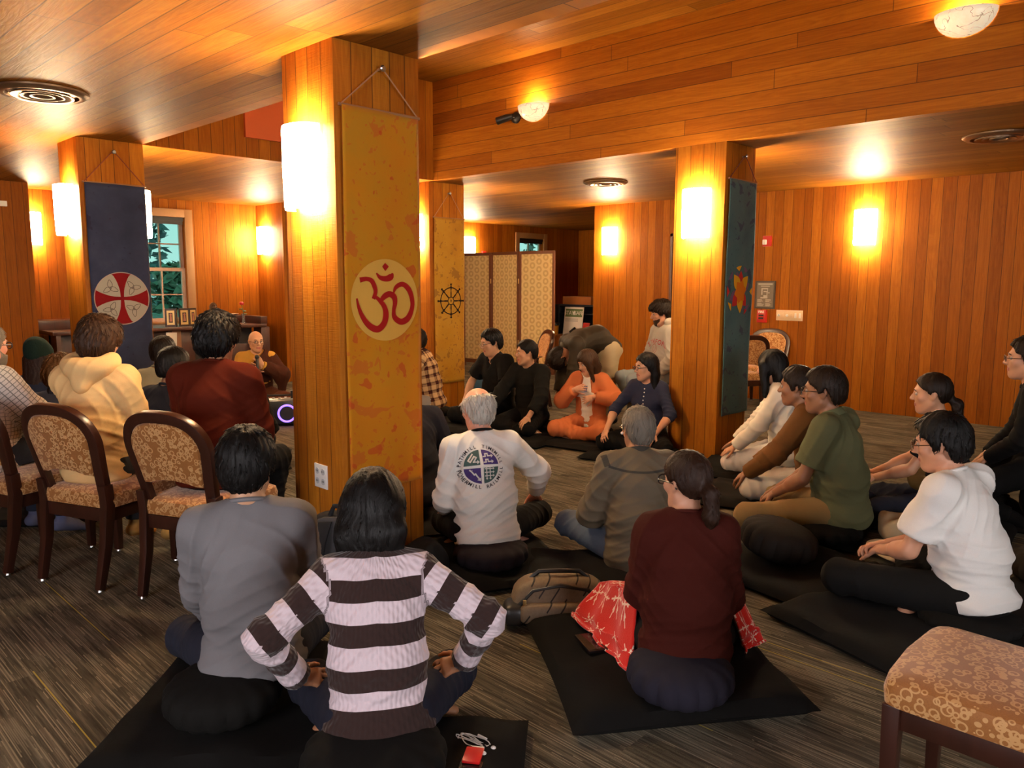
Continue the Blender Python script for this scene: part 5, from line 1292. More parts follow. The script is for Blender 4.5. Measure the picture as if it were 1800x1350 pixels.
        B.cap(S[1]-L_*.01, S[-1]+L_*.01, .050*s+e*.7, .050*s+e*.7, .05)
        for q in (1, -1):
            B.cap(N-up*.012*s+L_*q*.035*s, S[q], .046*s+e*.45, .046*s+e*.5, .03)
            sl = top.get('sleeve', 'long'); r0, r1, r2 = .049*s*ch+e, .040*s*ch+e, .030*s+e*.75
            if sl == 'long':
                ax = nrm(WR[q]-EL[q]); end = WR[q]-ax*top.get('cuff', .0)*s
                B.cap(S[q], EL[q], r0, r1, .03); B.cap(EL[q], end+ax*.03, r1, r2, .025, cut=[(end, ax)])
            elif sl == 'elbow':
                ax = nrm(WR[q]-EL[q]); end = EL[q]+ax*.06*s
                B.cap(S[q], EL[q], r0, r1, .03); B.cap(EL[q], end+ax*.03, r1, r1, .02, cut=[(end, ax)])
            else:
                ax = nrm(EL[q]-S[q]); end = S[q]+ax*.20*s
                B.cap(S[q]-ax*.02, end+ax*.03, r0+.004, r0+.006, .03, cut=[(end, ax)])
        nk = nrm(Hc-N); nr = top.get('neckr', .066)*s
        B.cap(N+nk*.038*s+Fw*.010*s, N+nk*.18*s, nr, nr*1.05, .006, mode='s')
        if top.get('vneck'): B.cap(N+Fw*.06*s+up*.02*s, N+Fw*.115*s-up*top['vneck']*s, .05*s, .012*s, .006, mode='s')
        if top.get('open'): B.cap(N+Fw*.10*s+up*.02, hip+Fw*.13*s, top['open']*s, top['open']*1.5*s, .006, mode='s', side=L_, da=.08, db=.12)
        pt = [(EL[q], .10, EL[q]-S[q]+(WR[q]-EL[q])) for q in (1, -1)]+[(W-A3((0, 0, .06)), .13, (.2, .3, 1)), (hip, .12, (0, .1, 1))]+[(S[q]-up*.07, .09, (1, q, .6)) for q in (1, -1)]
        limb = [(hip-dn*.1, N, 0, .15, (-1, 0, 0))]+[x for q in (1, -1) for x in ((S[q], EL[q], top.get('soff', 0), .055, (1, 0, 0)), (EL[q], WR[q], top.get('soff', 0)+.285*s, .045, (1, 0, 0)))] if top.get('uv') else None
        to = put(top.get('name', 'shirt'), B, m, res*top.get('rs', 1.0), top.get('amp', .004)*1.7, pt, sd, limb=limb)
        # collar band / ribbed neck
        c0 = N-up*.004*s+Fw*.004*s; e1 = nrm(np.cross(nk, L_)); e1 = e1 if e1@Fw > 0 else -e1
        def ringpts(r, hgt, dip=0): return [c0+nk*hgt*s+L_*r*math.cos(a)+e1*r*math.sin(a)*1.02-nk*dip*s*max(0, math.sin(a))**2 for a in np.linspace(0, 2*PI, 33)[:-1]]
        cm = top.get('cm', m); col = top.get('collar', 'crew')
        if col == 'crew': g = G(); g.add(*tube([Vector(p) for p in ringpts(nr*1.0, .026, .034)], .0085*s, 7, True)); g.obj('neckband', cm, to, True)
        if col in ('fold', 'stand'):
            r_ = [ringpts(nr*1.0, -.005, .02), ringpts(nr*.95, .040, .045), ringpts(nr*1.02, .044, .048), ringpts(nr*1.34 if col == 'fold' else nr*1.10, .006 if col == 'fold' else .0, .035)]
            v = [p for r in r_ for p in r]; f = []
            for i in range(3):
                for k in range(32):
                    a = (k+.5)/32*2*PI
                    if abs(a-PI/2) < .12: continue
                    f.append((i*32+k, i*32+(k+1) % 32, (i+1)*32+(k+1) % 32, (i+1)*32+k))
            g = G(); g.add(v, f); o = g.obj('collar', cm, to, True); md = o.modifiers.new('th', 'SOLIDIFY'); md.thickness = .004
        if col == 'hood':
            Hh = Sdf(); bk = N-Fw*.045*s+up*.0
            for k in range(14):
                a0, a1 = -2.35+4.7*k/14, -2.35+4.7*(k+1)/14
                pp = [bk+L_*math.sin(a)*.105*s-Fw*math.cos(a)*.075*s+up*(.018+.030*(1-math.cos(a))*.4-.02*math.cos(a))*s for a in (a0, a1)]
                Hh.cap(pp[0], pp[1], .040*s, .040*s, .03)
            Hh.cap(bk-Fw*.055*s+up*.0, bk-Fw*.085*s-up*.10*s, .075*s, .035*s, .05, side=L_, da=.045*s, db=.022*s)
            Hh.cap(bk-L_*.085*s, bk-Fw*.07*s-up*.09*s, .04*s, .03*s, .04); Hh.cap(bk+L_*.085*s, bk-Fw*.07*s-up*.09*s, .04*s, .03*s, .04)
            Hh.cap(N+nk*.0, N+nk*.2*s, .068*s, .085*s, .01, mode='s')
            put('hood', Hh, m, res, .004, [(bk-Fw*.08, .10, (.3, 1, 1))], sd+5, parent=to)
        if top.get('buttons'):
            g = G()
            for k in range(top['buttons']):
                u_ = .05+.30*k/top['buttons']; p0 = N+Fw*.3*s-up*u_*s; bm_ = BVHTree.FromPolygons([Vector(v.co) for v in to.data.vertices], [tuple(p.vertices) for p in to.data.polygons])
                hit = bm_.ray_cast(Vector(p0), Vector(-Fw))[0]
                if hit: g.add(*ball(hit, .0065, 10, 6))
            if g.n: g.obj('buttons', top['bm'], to, True)
    # ---- feet
    if feet != 'bare':
        ex = .005 if feet[0] == 'sock' else .014
        for q in (1, -1):
            F_ = Sdf(); a, td = AN[q], TO[q]; sdv = np.cross(td, (0, 0, 1)); sdv = nrm(sdv) if np.linalg.norm(sdv) > .1 else A3((0, 1, 0)); ax = nrm(KN[q]-AN[q])
            F_.cap(a-td*.045*s-A3((0, 0, .02)), a+td*.07*s-A3((0, 0, .012)), .032*s+ex, .034*s+ex, .02); F_.cap(a+td*.05*s-A3((0, 0, .015)), a+td*.17*s-A3((0, 0, .028)), .034*s+ex, .026*s+ex, .02, side=sdv, da=.030*s+ex, db=.018*s+ex)
            if feet[0] == 'sock': F_.cap(a, a+ax*.11*s, .036*s+ex, .040*s+ex, .02, cut=[(a+ax*.09*s, ax)])
            put(feet[0], F_, feet[1], res, .001)
    # ---- hair
    rr = min(res, .0075)
    if hair and hair[0] != 'none':
        st, hc, th = hair[:3]; hm = hairmat(hc, HAIR[hc], .5 if hc in ('white', 'grey') else .4); Hs = Sdf()
        if st == 'beanie':
            Hs.ell(P(-.012, 0, .048), A3((.112, .092, .100))*s, Rh, .02); Hs.ell(P(-.05, 0, .10), A3((.08, .075, .07))*s, Rh, .03)
            Hs.plane(P(.08, 0, .045), Rh@A3((.30, 0, -1)), .004)
            put('beanie', Hs, hair[3], rr, .001)
            Hb = Sdf(); Hb.cap(P(-.045, 0, .0), P(-.075, 0, -.19), .082*s, .085*s, .03, side=Rh[:, 1], da=.055*s, db=.05*s); Hb.cap(P(-.045, 0, 0), P(-.05, 0, -.05), .088*s, .08*s, .03, side=Rh[:, 1], da=.06*s, db=.05*s)
            V, Q = Hb.mesh(rr)
        else:
            Hs.ell(P(-.012, 0, .036), A3((.099+th, .080+th, .092+th*1.25))*s, Rh, .02)
            if st == 'mop': Hs.ell(P(.03, 0, .075), A3((.085, .082, .055))*s, Rh, .03); Hs.ell(P(-.05, 0, .0), A3((.075+th*.5, .078+th*.5, .085))*s, Rh, .03)
            if st in ('short', 'mop', 'ring', 'fade'): Hs.ell(P(-.045, 0, -.02), A3((.062+th*.6, .066+th*.6, .070))*s, Rh, .03)
            if st in ('long', 'longback'):
                Ln = hair[3] if len(hair) > 3 else .28; wd = hair[4] if len(hair) > 4 else .088; dwn = A3((0, 0, -1.0)); b0 = P(-.045, 0, .01); b1 = P(-.060, 0, -.07)+A3((0, 0, -.0)); b2 = b1+dwn*(Ln-.09)+Rh[:, 0]*-.015
                Hs.cap(b0, b1, wd*s, wd*1.06*s, .03, side=Rh[:, 1], da=.072*s, db=.062*s); Hs.cap(b1, b2, wd*1.06*s, wd*1.02*s, .03, side=Rh[:, 1], da=.062*s, db=.040*s)
                if st == 'long':
                    fx = hair[5] if len(hair) > 5 else .015
                    for q in (1, -1): Hs.cap(P(fx, q*.078, .03), P(fx, q*.086, -.09)+dwn*(Ln-.20)*.8, .038*s, .032*s, .03)
            if st in ('short', 'mop', 'fade', 'tied', 'ring', 'long', 'longback'):
                pl = [(a*s, c_*s) for a, c_ in (hl or HAIRLINE[st])]
                if st in ('long', 'longback'): pl = [(a, c_-.5 if c_ < -.3 else c_) for a, c_ in pl]
                Hs.poly(Hc, Rh, pl, .008)
            if st == 'ring': Hs.ell(P(-.005, 0, .145), A3((.115, .066, .085))*s, Rh, .01, 's')
            if st == 'tied':
                kn = P(-.108, 0, -.012) if len(hair) < 5 else P(*hair[4]); Ln = hair[3] if len(hair) > 3 else .16
                Hs.cap(P(-.085, 0, .0), kn, .035*s, .018*s, .02); d1 = kn+Rh[:, 0]*-.03*s+A3((0, 0, -.03)); Hs.cap(kn, d1, .018*s, .030*s, .015); Hs.cap(d1, d1+A3((0, 0, -Ln*.55))+Rh[:, 0]*-.012, .031*s, .030*s, .02); Hs.cap(d1+A3((0, 0, -Ln*.55)), d1+A3((0, 0, -Ln)), .030*s, .012*s, .02)
            V, Q = Hs.mesh(rr)
        V = relax(V, Q, 1, .3); Nn = vnormals(V, Q); l = (V-Hc)@Rh/s
        cx = -.035; az = np.arctan2(l[:, 1], l[:, 0]-cx); el = l[:, 2]
        rnd = np.random.RandomState(sd); ph = rnd.rand(6)*6
        fl = az+.15*np.sin(el*22+ph[0])+.08*np.sin(el*50+az*3+ph[1])
        am = {'mop': .0085, 'short': .0040, 'fade': .0030, 'ring': .0040}.get(st, .0030)
        rg = (np.abs(np.sin(fl*9+ph[2]+(2.0*np.sin(el*30+ph[3]) if st == 'mop' else 0)))+.6*np.abs(np.sin(fl*19+ph[4]))+.5*np.sin(fl*41+ph[5]))-.9
        V = V+Nn*(am*rg)[:, None]*s
        fr = [(V, Q)]; at = [fl]
        # loose strands along the growth direction
        ns = {'mop': 420, 'short': 260, 'fade': 160, 'ring': 260, 'beanie': 120, 'tied': 120, 'long': 160, 'longback': 200}.get(st, 100)
        if res > .0085: ns //= 3
        Rr = random.Random(sd); crown = P(-.045, 0, .125)
        for _ in range(ns):
            i = Rr.randrange(len(V)); p = V[i]; n_ = Nn[i]; d = p-crown; d = d-n_*(d@n_); d = nrm(d+A3((0, 0, -.03 if st in ('mop', 'short', 'ring') else -.2))); d = nrm(d-n_*(d@n_))
            L = Rr.uniform(.02, .05)*(1.0 if st in ('mop', 'ring') else .8); w_ = Rr.uniform(.0016, .0030)
            cv = Rr.uniform(-.6, .6) if st == 'mop' else Rr.uniform(-.15, .15); sdv = np.cross(n_, d); q_ = p-d*L*.3-n_*.002; pts_ = []
            for k in range(4): pts_.append(Vector(q_)); q_ = q_+nrm(d+sdv*cv*k*.4+n_*(.22 if k == 1 else -.12 if k > 1 else 0)+n_*(.12 if st in ('mop', 'short', 'ring') else .0))*L/3
            v, f = tube(pts_, [w_, w_*1.1, w_*.8, w_*.2], 4); f4 = [q for q in f if len(q) == 4]; fr.append((A3([tuple(p) for p in v]), A3(f4))); at.append(np.full(len(v), fl[i]+Rr.uniform(-.2, .2)))
        ho = np_obj('hair', fr, hm, t, {'flow': np.concatenate(at)})
        if st == 'tied' and fem: 
            g = G(); g.add(*tube([Vector(kn+Rh[:, 1]*.02*s*math.cos(a)+Rh[:, 2]*.02*s*math.sin(a)) for a in np.linspace(0, 2*PI, 17)[:-1]], .006, 6, True)); g.obj('hair_tie', hair[5] if len(hair) > 5 else M_black, t, True)
    if st_brow := (hair and hair[1] != 'white'):
        g = G()
        for q in (1, -1): g.add(*tube([Vector(P(.093, q*.016, .030)), Vector(P(.094, q*.034, .036)), Vector(P(.084, q*.052, .031))], [.003, .0038, .0018], 5))
        g.obj('eyebrows', hairmat(hair[1], HAIR[hair[1]]), t, True)
    if extra and 'beard' in extra:
        Bd = Sdf(); hc = extra['beard'][0]; th = extra['beard'][1]
        Bd.ell(P(.030, 0, -.040), A3((.068+th, .060+th, .080+th))*s, Rh, .02); Bd.ell(P(.066, 0, -.096), A3((.028+th, .030+th, .024+th))*s, Rh, .02)
        Bd.poly(Hc, Rh, [(a*s, c_*s) for a, c_ in [(-.008, .012), (.022, .012), (.036, -.034), (.066, -.050), (.13, -.052), (.13, -.17), (-.0, -.17), (-.012, -.06)]], .006)
        V, Q = Bd.mesh(rr); np_obj('beard', [(V, Q)], hairmat(hc, HAIR[hc], .6), t, {'flow': V[:, 1]*40})
    if glasses:
        g = G(); lens = []
        rx, rz = glasses[1] if len(glasses) > 1 else (.022, .018)
        for q in (1, -1):
            ring = [Vector(P(.112-.12*abs(q*.034+rx*math.cos(a))**1.5, q*.034+rx*math.cos(a), .006+rz*math.copysign(abs(math.sin(a))**.8, math.sin(a)))) for a in np.linspace(0, 2*PI, 21)[:-1]]
            g.add(*tube(ring, .0024*s if len(glasses) < 3 else glasses[2], 6, True)); lens.append(ring)
            g.add(*tube([Vector(P(.105, q*.056, .010)), Vector(P(.09, q*.076, .012)), Vector(P(.02, q*.083, .012)), Vector(P(-.012, q*.084, .010)), Vector(P(-.030, q*.082, -.012))], .0024, 5))
        g.add(*tube([Vector(P(.116, -.012, .010)), Vector(P(.120, 0, .013)), Vector(P(.116, .012, .010))], .0017, 5))
        go = g.obj('glasses', glasses[0], t, True); g = G()
        for r in lens: g.add([tuple(p) for p in r], [tuple(range(20))])
        g.obj('lenses', M_lens, go)
    t['z'] = 0
    del t['z']
    return dict(t=t, N=N, C=C, W=W, hip=hip, up=up, F=Fw, L=L_, Hc=Hc, Rh=Rh, WR=WR, EL=EL, S=S, s=s)
M_lens = NT('lens').fin((.85, .85, .85), .3, spec=0, Transmission_Weight=1.0, IOR=1.0, Alpha=.05)
M_glk = plain('frame_black', (.015, .012, .012), .3); M_glb = plain('frame_tortoise', (.10, .04, .015), .3); M_glc = plain('frame_clear', (.5, .42, .34), .15); M_glm = plain('frame_metal', (.35, .3, .25), .25, 1)
# ------------------------------------------------------------------ clothes materials
def C(n, col, **k): return cloth('c_'+n, col, **k)
def stripes():
    t = NT('striped_knit'); u, v = t.attr('pu'), t.attr('pv')
    w_ = t.math('ADD', u, t.math('MULTIPLY', t.math('SINE', t.math('MULTIPLY', t.math('ABSOLUTE', v), 22)), .004))
    m = t.math('GREATER_THAN', t.math('FRACT', t.math('DIVIDE', t.math('ADD', w_, .062), .126)), .5)
    lo = t.math('LESS_THAN', u, .135); m = t.math('MULTIPLY', m, t.math('SUBTRACT', 1.0, lo))
    rib = t.math('SINE', t.math('MULTIPLY', t.math('ABSOLUTE', v), 420)); cab = t.math('MULTIPLY', t.math('SINE', t.math('MULTIPLY', t.math('ABSOLUTE', v), 150)), t.math('SINE', t.math('ADD', t.math('MULTIPLY', u, 190), t.math('MULTIPLY', t.math('ABSOLUTE', v), 60))))
    c = t.mix(m, (.032, .016, .014), (.66, .55, .60)); c = t.mix(t.math('MULTIPLY', t.noise(t.obj(), 300, 2), .3), c, t.mix(1, c, (.6, .6, .6), 'MULTIPLY'))
    t.bump(t.math('ADD', t.math('MULTIPLY', rib, .25), t.math('MULTIPLY', cab, .6)), .45, .006); return t.fin(c, .9, 0, .15, Sheen_Weight=.2)
def plaid(name, base, d1, d2, per, wid, lines=False):
    t = NT(name); u, v = t.attr('pu'), t.attr('pv')
    def band(x, o, w_): return t.math('LESS_THAN', t.math('FRACT', t.math('ADD', t.math('DIVIDE', x, per), o)), w_)
    if lines: m = t.math('MAXIMUM', band(u, 0, wid), band(v, .3, wid)); c = t.mix(t.math('MULTIPLY', m, .8), base, d1)
    else:
        m = t.math('MULTIPLY', t.math('ADD', band(u, 0, wid), band(v, .3, wid)), .5); c = t.mix(m, base, d1)
        c = t.mix(t.math('MULTIPLY', t.math('MAXIMUM', band(u, .72, .07), band(v, .02, .07)), .7), c, d2)
    t.bump(t.noise(t.obj(), 300, 2), .1, .004); return t.fin(c, .85, 0, .2)
def denim(n, col): return cloth('denim_'+n, col, .85, .35, 420, .2)
BLK = C('black', (.005, .0045, .0042), weave=300); BLK2 = C('black_knit', (.0065, .006, .0052), weave=260, bump=.25); INK = C('ink_navy', (.016, .017, .026)); PBLK = C('black_trousers', (.0045, .0042, .004))
SOCKW = C('sock_cream', (.50, .42, .31)); SOCKB = C('sock_blue', (.10, .11, .19)); SOCKG = C('sock_gold', (.35, .20, .06)); SHOEW = plain('shoe_white', (.6, .56, .5), .5)
def lap(s, q, z=.26, x=.27, y=.08): return ((x*s, q*y*s, z), (-.3, q*.8, -.5))
def knee(s, q, z=.26, x=.33, y=.27): return ((x*s, q*y*s, z), (-.2, q*.9, -.3))
def both(f, s=1.0, **k): return {1: f(s, 1, **k), -1: f(s, -1, **k)}
# ------------------------------------------------------------------ foreground
p = person('seated black haired person in a plain grey sweatshirt, seen from behind', 1.22, 2.45, 61, .14, lean=4, kw=(.26, .22), hd=(-16, 6, 0), sc=.98, res=.0075, sk='asian', arms={1: ((.31, .15, .22), (-.3, .35, -.9)), -1: ((.31, -.17, .22), (-.3, -.45, -.9))}, hair=('short', 'black', .022),
    hl=[(.13, .07), (.078, .068), (.066, .046), (.034, .020), (.018, -.025), (-.004, -.02), (-.022, .018), (-.040, -.045), (-.052, -.105), (-.16, -.11), (-.16, .2), (.13, .2)],
    top=dict(m=C('grey_sweat', (.175, .17, .18), weave=350), hem=-.05, ease=.026, amp=.0055, name='sweatshirt', waist=.016), pants=dict(m=denim('ink', (.018, .020, .032)), name='jeans', belt=BLK))
p = person('woman in a brown and white striped sweater with long black hair, elbows out', 1.31, 1.84, 55, .115, fem=True, kw=(.25, .29), sc=.93, lean=19, neckf=22, hd=(-14, 26, -4), res=.0075, sk='tan', hair=('longback', 'black', .030, .325, .112),
    arms={1: ((.13, .25, .265), (-.45, .62, .0)), -1: ((.14, -.28, .265), (-.45, -.62, .0))}, handdir={1: (.25, -.9, -.25), -1: (.1, .9, -.3)}, handn={1: (-.6, 0, .8), -1: (-.6, 0, .8)}, handcurl=.75,
    top=dict(m=stripes(), uv=True, soff=.093, hem=-.055, ease=.020, amp=.004, name='striped_sweater', cm=C('choc', (.032, .016, .014)), neckr=.078, cuff=.0, waist=.014), pants=dict(m=denim('navy', (.013, .014, .024)), name='trousers'), glasses=(M_glk, (.024, .019)))
MAR = person('woman in a dark maroon sweater, ponytail held by a white hair tie', 2.36, 1.42, 40, .15, fem=True, kw=(.25, .24), sc=.86, lean=4, hd=(34, 4, 0), res=.0075, sk='fair', hair=('tied', 'auburn', .014, .15, (-.115, 0, .012), M_white),
    arms={1: ((.24, .08, .26), (-.25, .35, -.9)), -1: ((.24, -.08, .26), (-.25, -.35, -.9))}, top=dict(m=C('maroon', (.045, .006, .0032), weave=280, bump=.2), hem=-.085, ease=.030, amp=.0045, name='sweater', waist=.026, neckr=.068), pants=dict(m=PBLK), glasses=(M_glk, (.026, .020), .0026))
MILL = person('older man with a bald crown, pale shirt with a round printed emblem', 2.76, 2.88, 64, .125, sc=.96, lean=10, hd=(6, 12, 0), res=.0075, sk='pink', hair=('ring', 'white', .012),
    legs={-1: ((.30, -.42, .155), (.30, .02, .08)), 1: ((.37, .13, .15), (.22, -.16, .08))}, arms={-1: ((.30, -.40, .27), (-.25, -1, -.2)), 1: ((.30, .14, .24), (-.3, .3, -.9))}, handcurl=.6,
    top=dict(m=C('oatmeal', (.80, .77, .72), weave=300), hem=-.085, ease=.026, amp=.006, name='long_sleeve_shirt', waist=.022, cuff=.05, cm=BLK), pants=dict(m=PBLK, amp=.005))
p = person('man with short grey hair and ear buds in an olive grey field jacket', 3.21, 2.21, 45, .07, sc=.93, lean=11, hd=(12, 4, 0), res=.0075, sk='tan', hair=('short', 'grey', .010), legs={1: ((.34, .34, .17), (.30, -.08, .08))}, hl=[(.13, .086), (.075, .082), (.066, .052), (.030, .030), (.016, -.01), (-.004, .0), (-.022, .034), (-.045, -.025), (-.06, -.080), (-.16, -.08), (-.16, .2), (.13, .2)],
    arms={1: ((.30, .16, .25), (-.3, .45, -.8)), -1: ((.28, -.12, .25), (-.3, -.4, -.8))}, top=dict(m=C('field', (.125, .098, .064), rough=.6, weave=250), hem=-.10, flare=.02, ease=.034, amp=.006, name='jacket', collar='stand', cm=C('field_dk', (.05, .045, .037)), waist=.024), pants=dict(m=denim('blue', (.10, .125, .175)), name='jeans'), glasses=(M_glm, (.022, .017)))
JACK = p
g = G()
for q in (1, -1): g.add(*ball(p['Hc']+p['Rh']@np.array((.0, q*.086, -.012)), .008, 10, 8))
g.obj('ear_bud', M_white, p['t'], True)
TEE = person('seated man with glasses in a white T-shirt and black trousers, in profile', 3.67, .82, 81, .11, sc=.97, lean=13, hd=(15, 10, 0), res=.0075, sk='fair', hair=('short', 'black', .022), bulk=1.05,
    legs={1: ((.46, .24, .16), (.42, -.16, .085), (.2, -1, -.1)), -1: ((.43, -.36, .17), (.20, .10, .08), (-.2, 1, -.1))}, arms={1: ((.37, .05, .275), (-.5, .7, -.5)), -1: ((.38, -.02, .285), (-.5, -.7, -.5))}, handcurl=.7, handdir={1: (.7, -.55, -.15), -1: (.7, .55, -.15)},
    top=dict(m=C('white_tee', (.72, .70, .67), weave=350), sleeve='short', hem=-.05, ease=.026, amp=.007, name='t_shirt', waist=.026), pants=dict(m=PBLK, ease=.02), feet='bare', glasses=(M_glb, (.023, .021)))
GRN = person('seated man with glasses in a green short sleeve polo and tan trousers', 4.44, 1.69, 95, .13, kw=(.28, .2), sc=1.03, lean=7, hd=(11, 2, 0), res=.0085, sk='brown', hair=('fade', 'dbrown', .020), legs={1: ((.42, .30, .15), (.40, -.10, .085)), -1: ((.43, -.20, .15), (.25, .12, .08))},
    arms={1: ((.34, .08, .255), (-.5, .6, -.4)), -1: ((.36, -.02, .26), (-.5, -.6, -.4))}, handcurl=.7, top=dict(m=C('sage', (.105, .108, .052), weave=250, bump=.2), sleeve='short', hem=-.085, flare=.012, ease=.030, amp=.005, name='polo_shirt', collar='fold', waist=.028, vneck=.06), pants=dict(m=C('khaki', (.23, .145, .058))), glasses=(M_glk, (.023, .019)))
# ------------------------------------------------------------------ right group
p = person('person in a brown jacket and white trousers behind the man in the green polo', 5.0, 2.05, 106, .10, kw=(.15, .2), sc=1.0, lean=12, hd=(-2, 4, 0), res=.010, sk='brown', hair=('short', 'dbrown', .018), arms=both(knee, z=.24, x=.42, y=.16), top=dict(m=C('rust_brown', (.14, .062, .018)), hem=-.06, ease=.03, name='jacket', collar='stand'), pants=dict(m=C('off_white', (.55, .50, .43))))
p = person('kneeling woman in cream white with long black hair hiding her face', 5.65, 2.57, 112, .16, pose='kneel', fem=True, sc=.97, lean=9, hd=(-6, 10, 0), res=.009, sk='light', hl=[(.13, .078), (.095, .076), (.092, .0), (.085, -.10), (.07, -.40), (-.25, -.40), (-.25, .2), (.13, .2)], hair=('long', 'black', .015, .33, .086, .045), arms={1: ((.36, .13, .25), (-.4, .7, -.4)), -1: ((.38, -.10, .25), (-.4, -.7, -.4))}, handcurl=.15, handdir={1: (.8, -.1, -.5), -1: (.8, .1, -.5)},
    top=dict(m=C('cream', (.66, .59, .48)), hem=-.12, ease=.026, amp=.005, name='jacket', collar='stand', waist=.022), pants=dict(m=C('cream2', (.62, .58, .54)), ease=.022), feet=('sock', SOCKW))
p = person('woman with a long brown ponytail in a black top, hands held out', 5.15, 1.31, 103, .11, kw=(.24, .14), fem=True, sc=.97, lean=8, hd=(3, 4, 0), res=.009, sk='light', hair=('tied', 'dbrown', .011, .30, (-.112, 0, -.03)), neckh=.02, arms={1: ((.40, .06, .29), (-.4, .7, -.4)), -1: ((.42, -.03, .30), (-.4, -.7, -.4))}, handdir={1: (1, 0, -.1), -1: (1, 0, -.1)}, top=dict(m=BLK, sleeve='short', hem=-.04, name='top', neckr=.085), pants=dict(m=INK))
crumple('olive_cardigan', 'olive brown cardigan folded over the lap of the ponytail woman', 'cardigan', (5.12, 1.40, .24), R_(100), .26, .30, .11, C('olive', (.10, .062, .018)), 21)
p = person('man with glasses dressed in black, cut by the right edge', 5.60, .96, 104, .31, sc=1.0, lean=4, hd=(3, 0, 0), res=.010, sk='light', hair=('short', 'dbrown', .018), legs={1: ((.40, .20, .20), (.10, .16, .085), (-.8, .3, -.2)), -1: ((.40, -.20, .20), (.10, -.16, .085), (-.8, -.3, -.2))}, arms=both(lap, z=.42, x=.25), top=dict(m=BLK, hem=-.05, name='shirt'), pants=dict(m=PBLK), feet=('sock', BLK), glasses=(M_glb, (.022, .017)))
zafu('tall stacked black cushion under the man cut by the right edge', 5.63, .86, .045, .17, .26)
# ------------------------------------------------------------------ left group on chairs
p = person('man with wavy brown hair in a tan hoodie, seen from behind', 1.33, 4.29, 30, .485, pose='chair', sc=.95, lean=1, twist=10, hd=(16, 6, 0), res=.0085, sk='fair', hair=('mop', 'brown', .026), arms={1: ((.30, .10, .60), (-.3, .3, -.9)), -1: ((.30, -.10, .60), (-.3, -.3, -.9))},
    hl=[(.14, .050), (.095, .048), (.074, .036), (.045, .012), (.018, -.022), (-.010, .012), (-.030, -.020), (-.05, -.085), (-.17, -.09), (-.17, .22), (.14, .22)],
    top=dict(m=C('tan_fleece', (.72, .48, .21), weave=250), hem=-.07, ease=.034, amp=.006, name='hoodie', collar='hood', waist=.03), pants=dict(m=C('dark_grey', (.03, .03, .033)), len=.9), feet=('sock', SOCKG))
p = person('man with thick black hair in a rust red sweatshirt, seen from behind', 1.68, 3.70, 40, .50, pose='chair', sc=.97, lean=4, hd=(-4, 6, 0), res=.0085, sk='tan', hair=('mop', 'black', .022), arms={1: ((.28, .10, .60), (-.3, .35, -.9)), -1: ((.30, -.12, .60), (-.3, -.45, -.9))}, legs={1: ((.42, .16, .53), (.36, .15, .09)), -1: ((.42, -.15, .53), (.30, -.14, .09))},
    top=dict(m=C('rust', (.070, .0075, .0015), weave=280), hem=-.07, ease=.034, amp=.005, name='sweatshirt', waist=.03), pants=dict(m=PBLK, len=.9), feet=('sock', SOCKW))
p = person('heavy set bearded man in a white checked shirt at the left edge', 0.95, 4.94, 22, .485, pose='chair', sc=.90, bulk=1.36, lean=4, hd=(4, 2, 0), res=.0095, sk='pink', hair=('short', 'grey', .014), arms={1: ((.30, .18, .62), (-.3, .8, -.4)), -1: ((.34, -.18, .62), (-.3, -.9, -.4))},
    top=dict(m=plaid('checked_shirt', (.56, .53, .49), (.085, .085, .08), (0, 0, 0), .021, .16, True), uv=True, hem=-.09, ease=.03, amp=.005, name='checked_shirt', collar='fold', sleeve='elbow'), pants=dict(m=denim('dark', (.022, .027, .045)), len=.9), feet=('sock', SOCKB), glasses=(M_glk, (.024, .019), .003), extra=dict(beard=('grey', .012)))
p = person('person in a dark green knitted beanie with long brown hair, seen from behind', 1.60, 6.40, 55, .19, sc=1.0, lean=4, hd=(-8, 6, 0), res=.011, sk='fair', hair=('beanie', 'auburn', .01, cloth('beanie_green', (.012, .026, .020), .95, .3, 160, .5)), top=dict(m=C('dk_navy', (.022, .028, .05)), ease=.026, name='sweatshirt'), pants=dict(m=PBLK))
p = person('person with short light brown hair in a denim blue shirt, seen from behind', 1.43, 5.44, 45, .20, sc=.97, lean=10, hd=(0, 12, 0), res=.011, sk='fair', hair=('mop', 'lbrown', .014), top=dict(m=denim('shirt', (.055, .068, .13)), ease=.026, name='shirt', collar='stand'), pants=dict(m=denim('ink', (.018, .020, .032))), feet=('sock', SOCKW))
p = person('man with clear framed glasses in a navy sweatshirt right of the blue banner', 2.03, 5.22, 18, .17, sc=1.03, lean=6, hd=(-8, 4, 0), res=.009, sk='asian', hair=('fade', 'black', .014), top=dict(m=INK, ease=.026, name='sweatshirt'), pants=dict(m=PBLK), glasses=(M_glc, (.025, .021), .0028))
p = person('man with cropped hair in a pale top behind the clear framed glasses', 2.36, 6.17, 30, .19, kw=(.22, .14), sc=1.03, lean=6, hd=(-10, 0, 0), res=.011, sk='light', hair=('fade', 'dbrown', .004), top=dict(m=C('pale_sage', (.38, .36, .26)), name='shirt'), pants=dict(m=PBLK))
p = person('person almost hidden by the rust red sweatshirt, only dark hair showing', 2.94, 5.92, 60, .06, kw=(.14, .2), sc=.86, lean=12, res=.012, sk='asian', hair=('short', 'dbrown', .02), top=dict(m=BLK), pants=dict(m=PBLK))
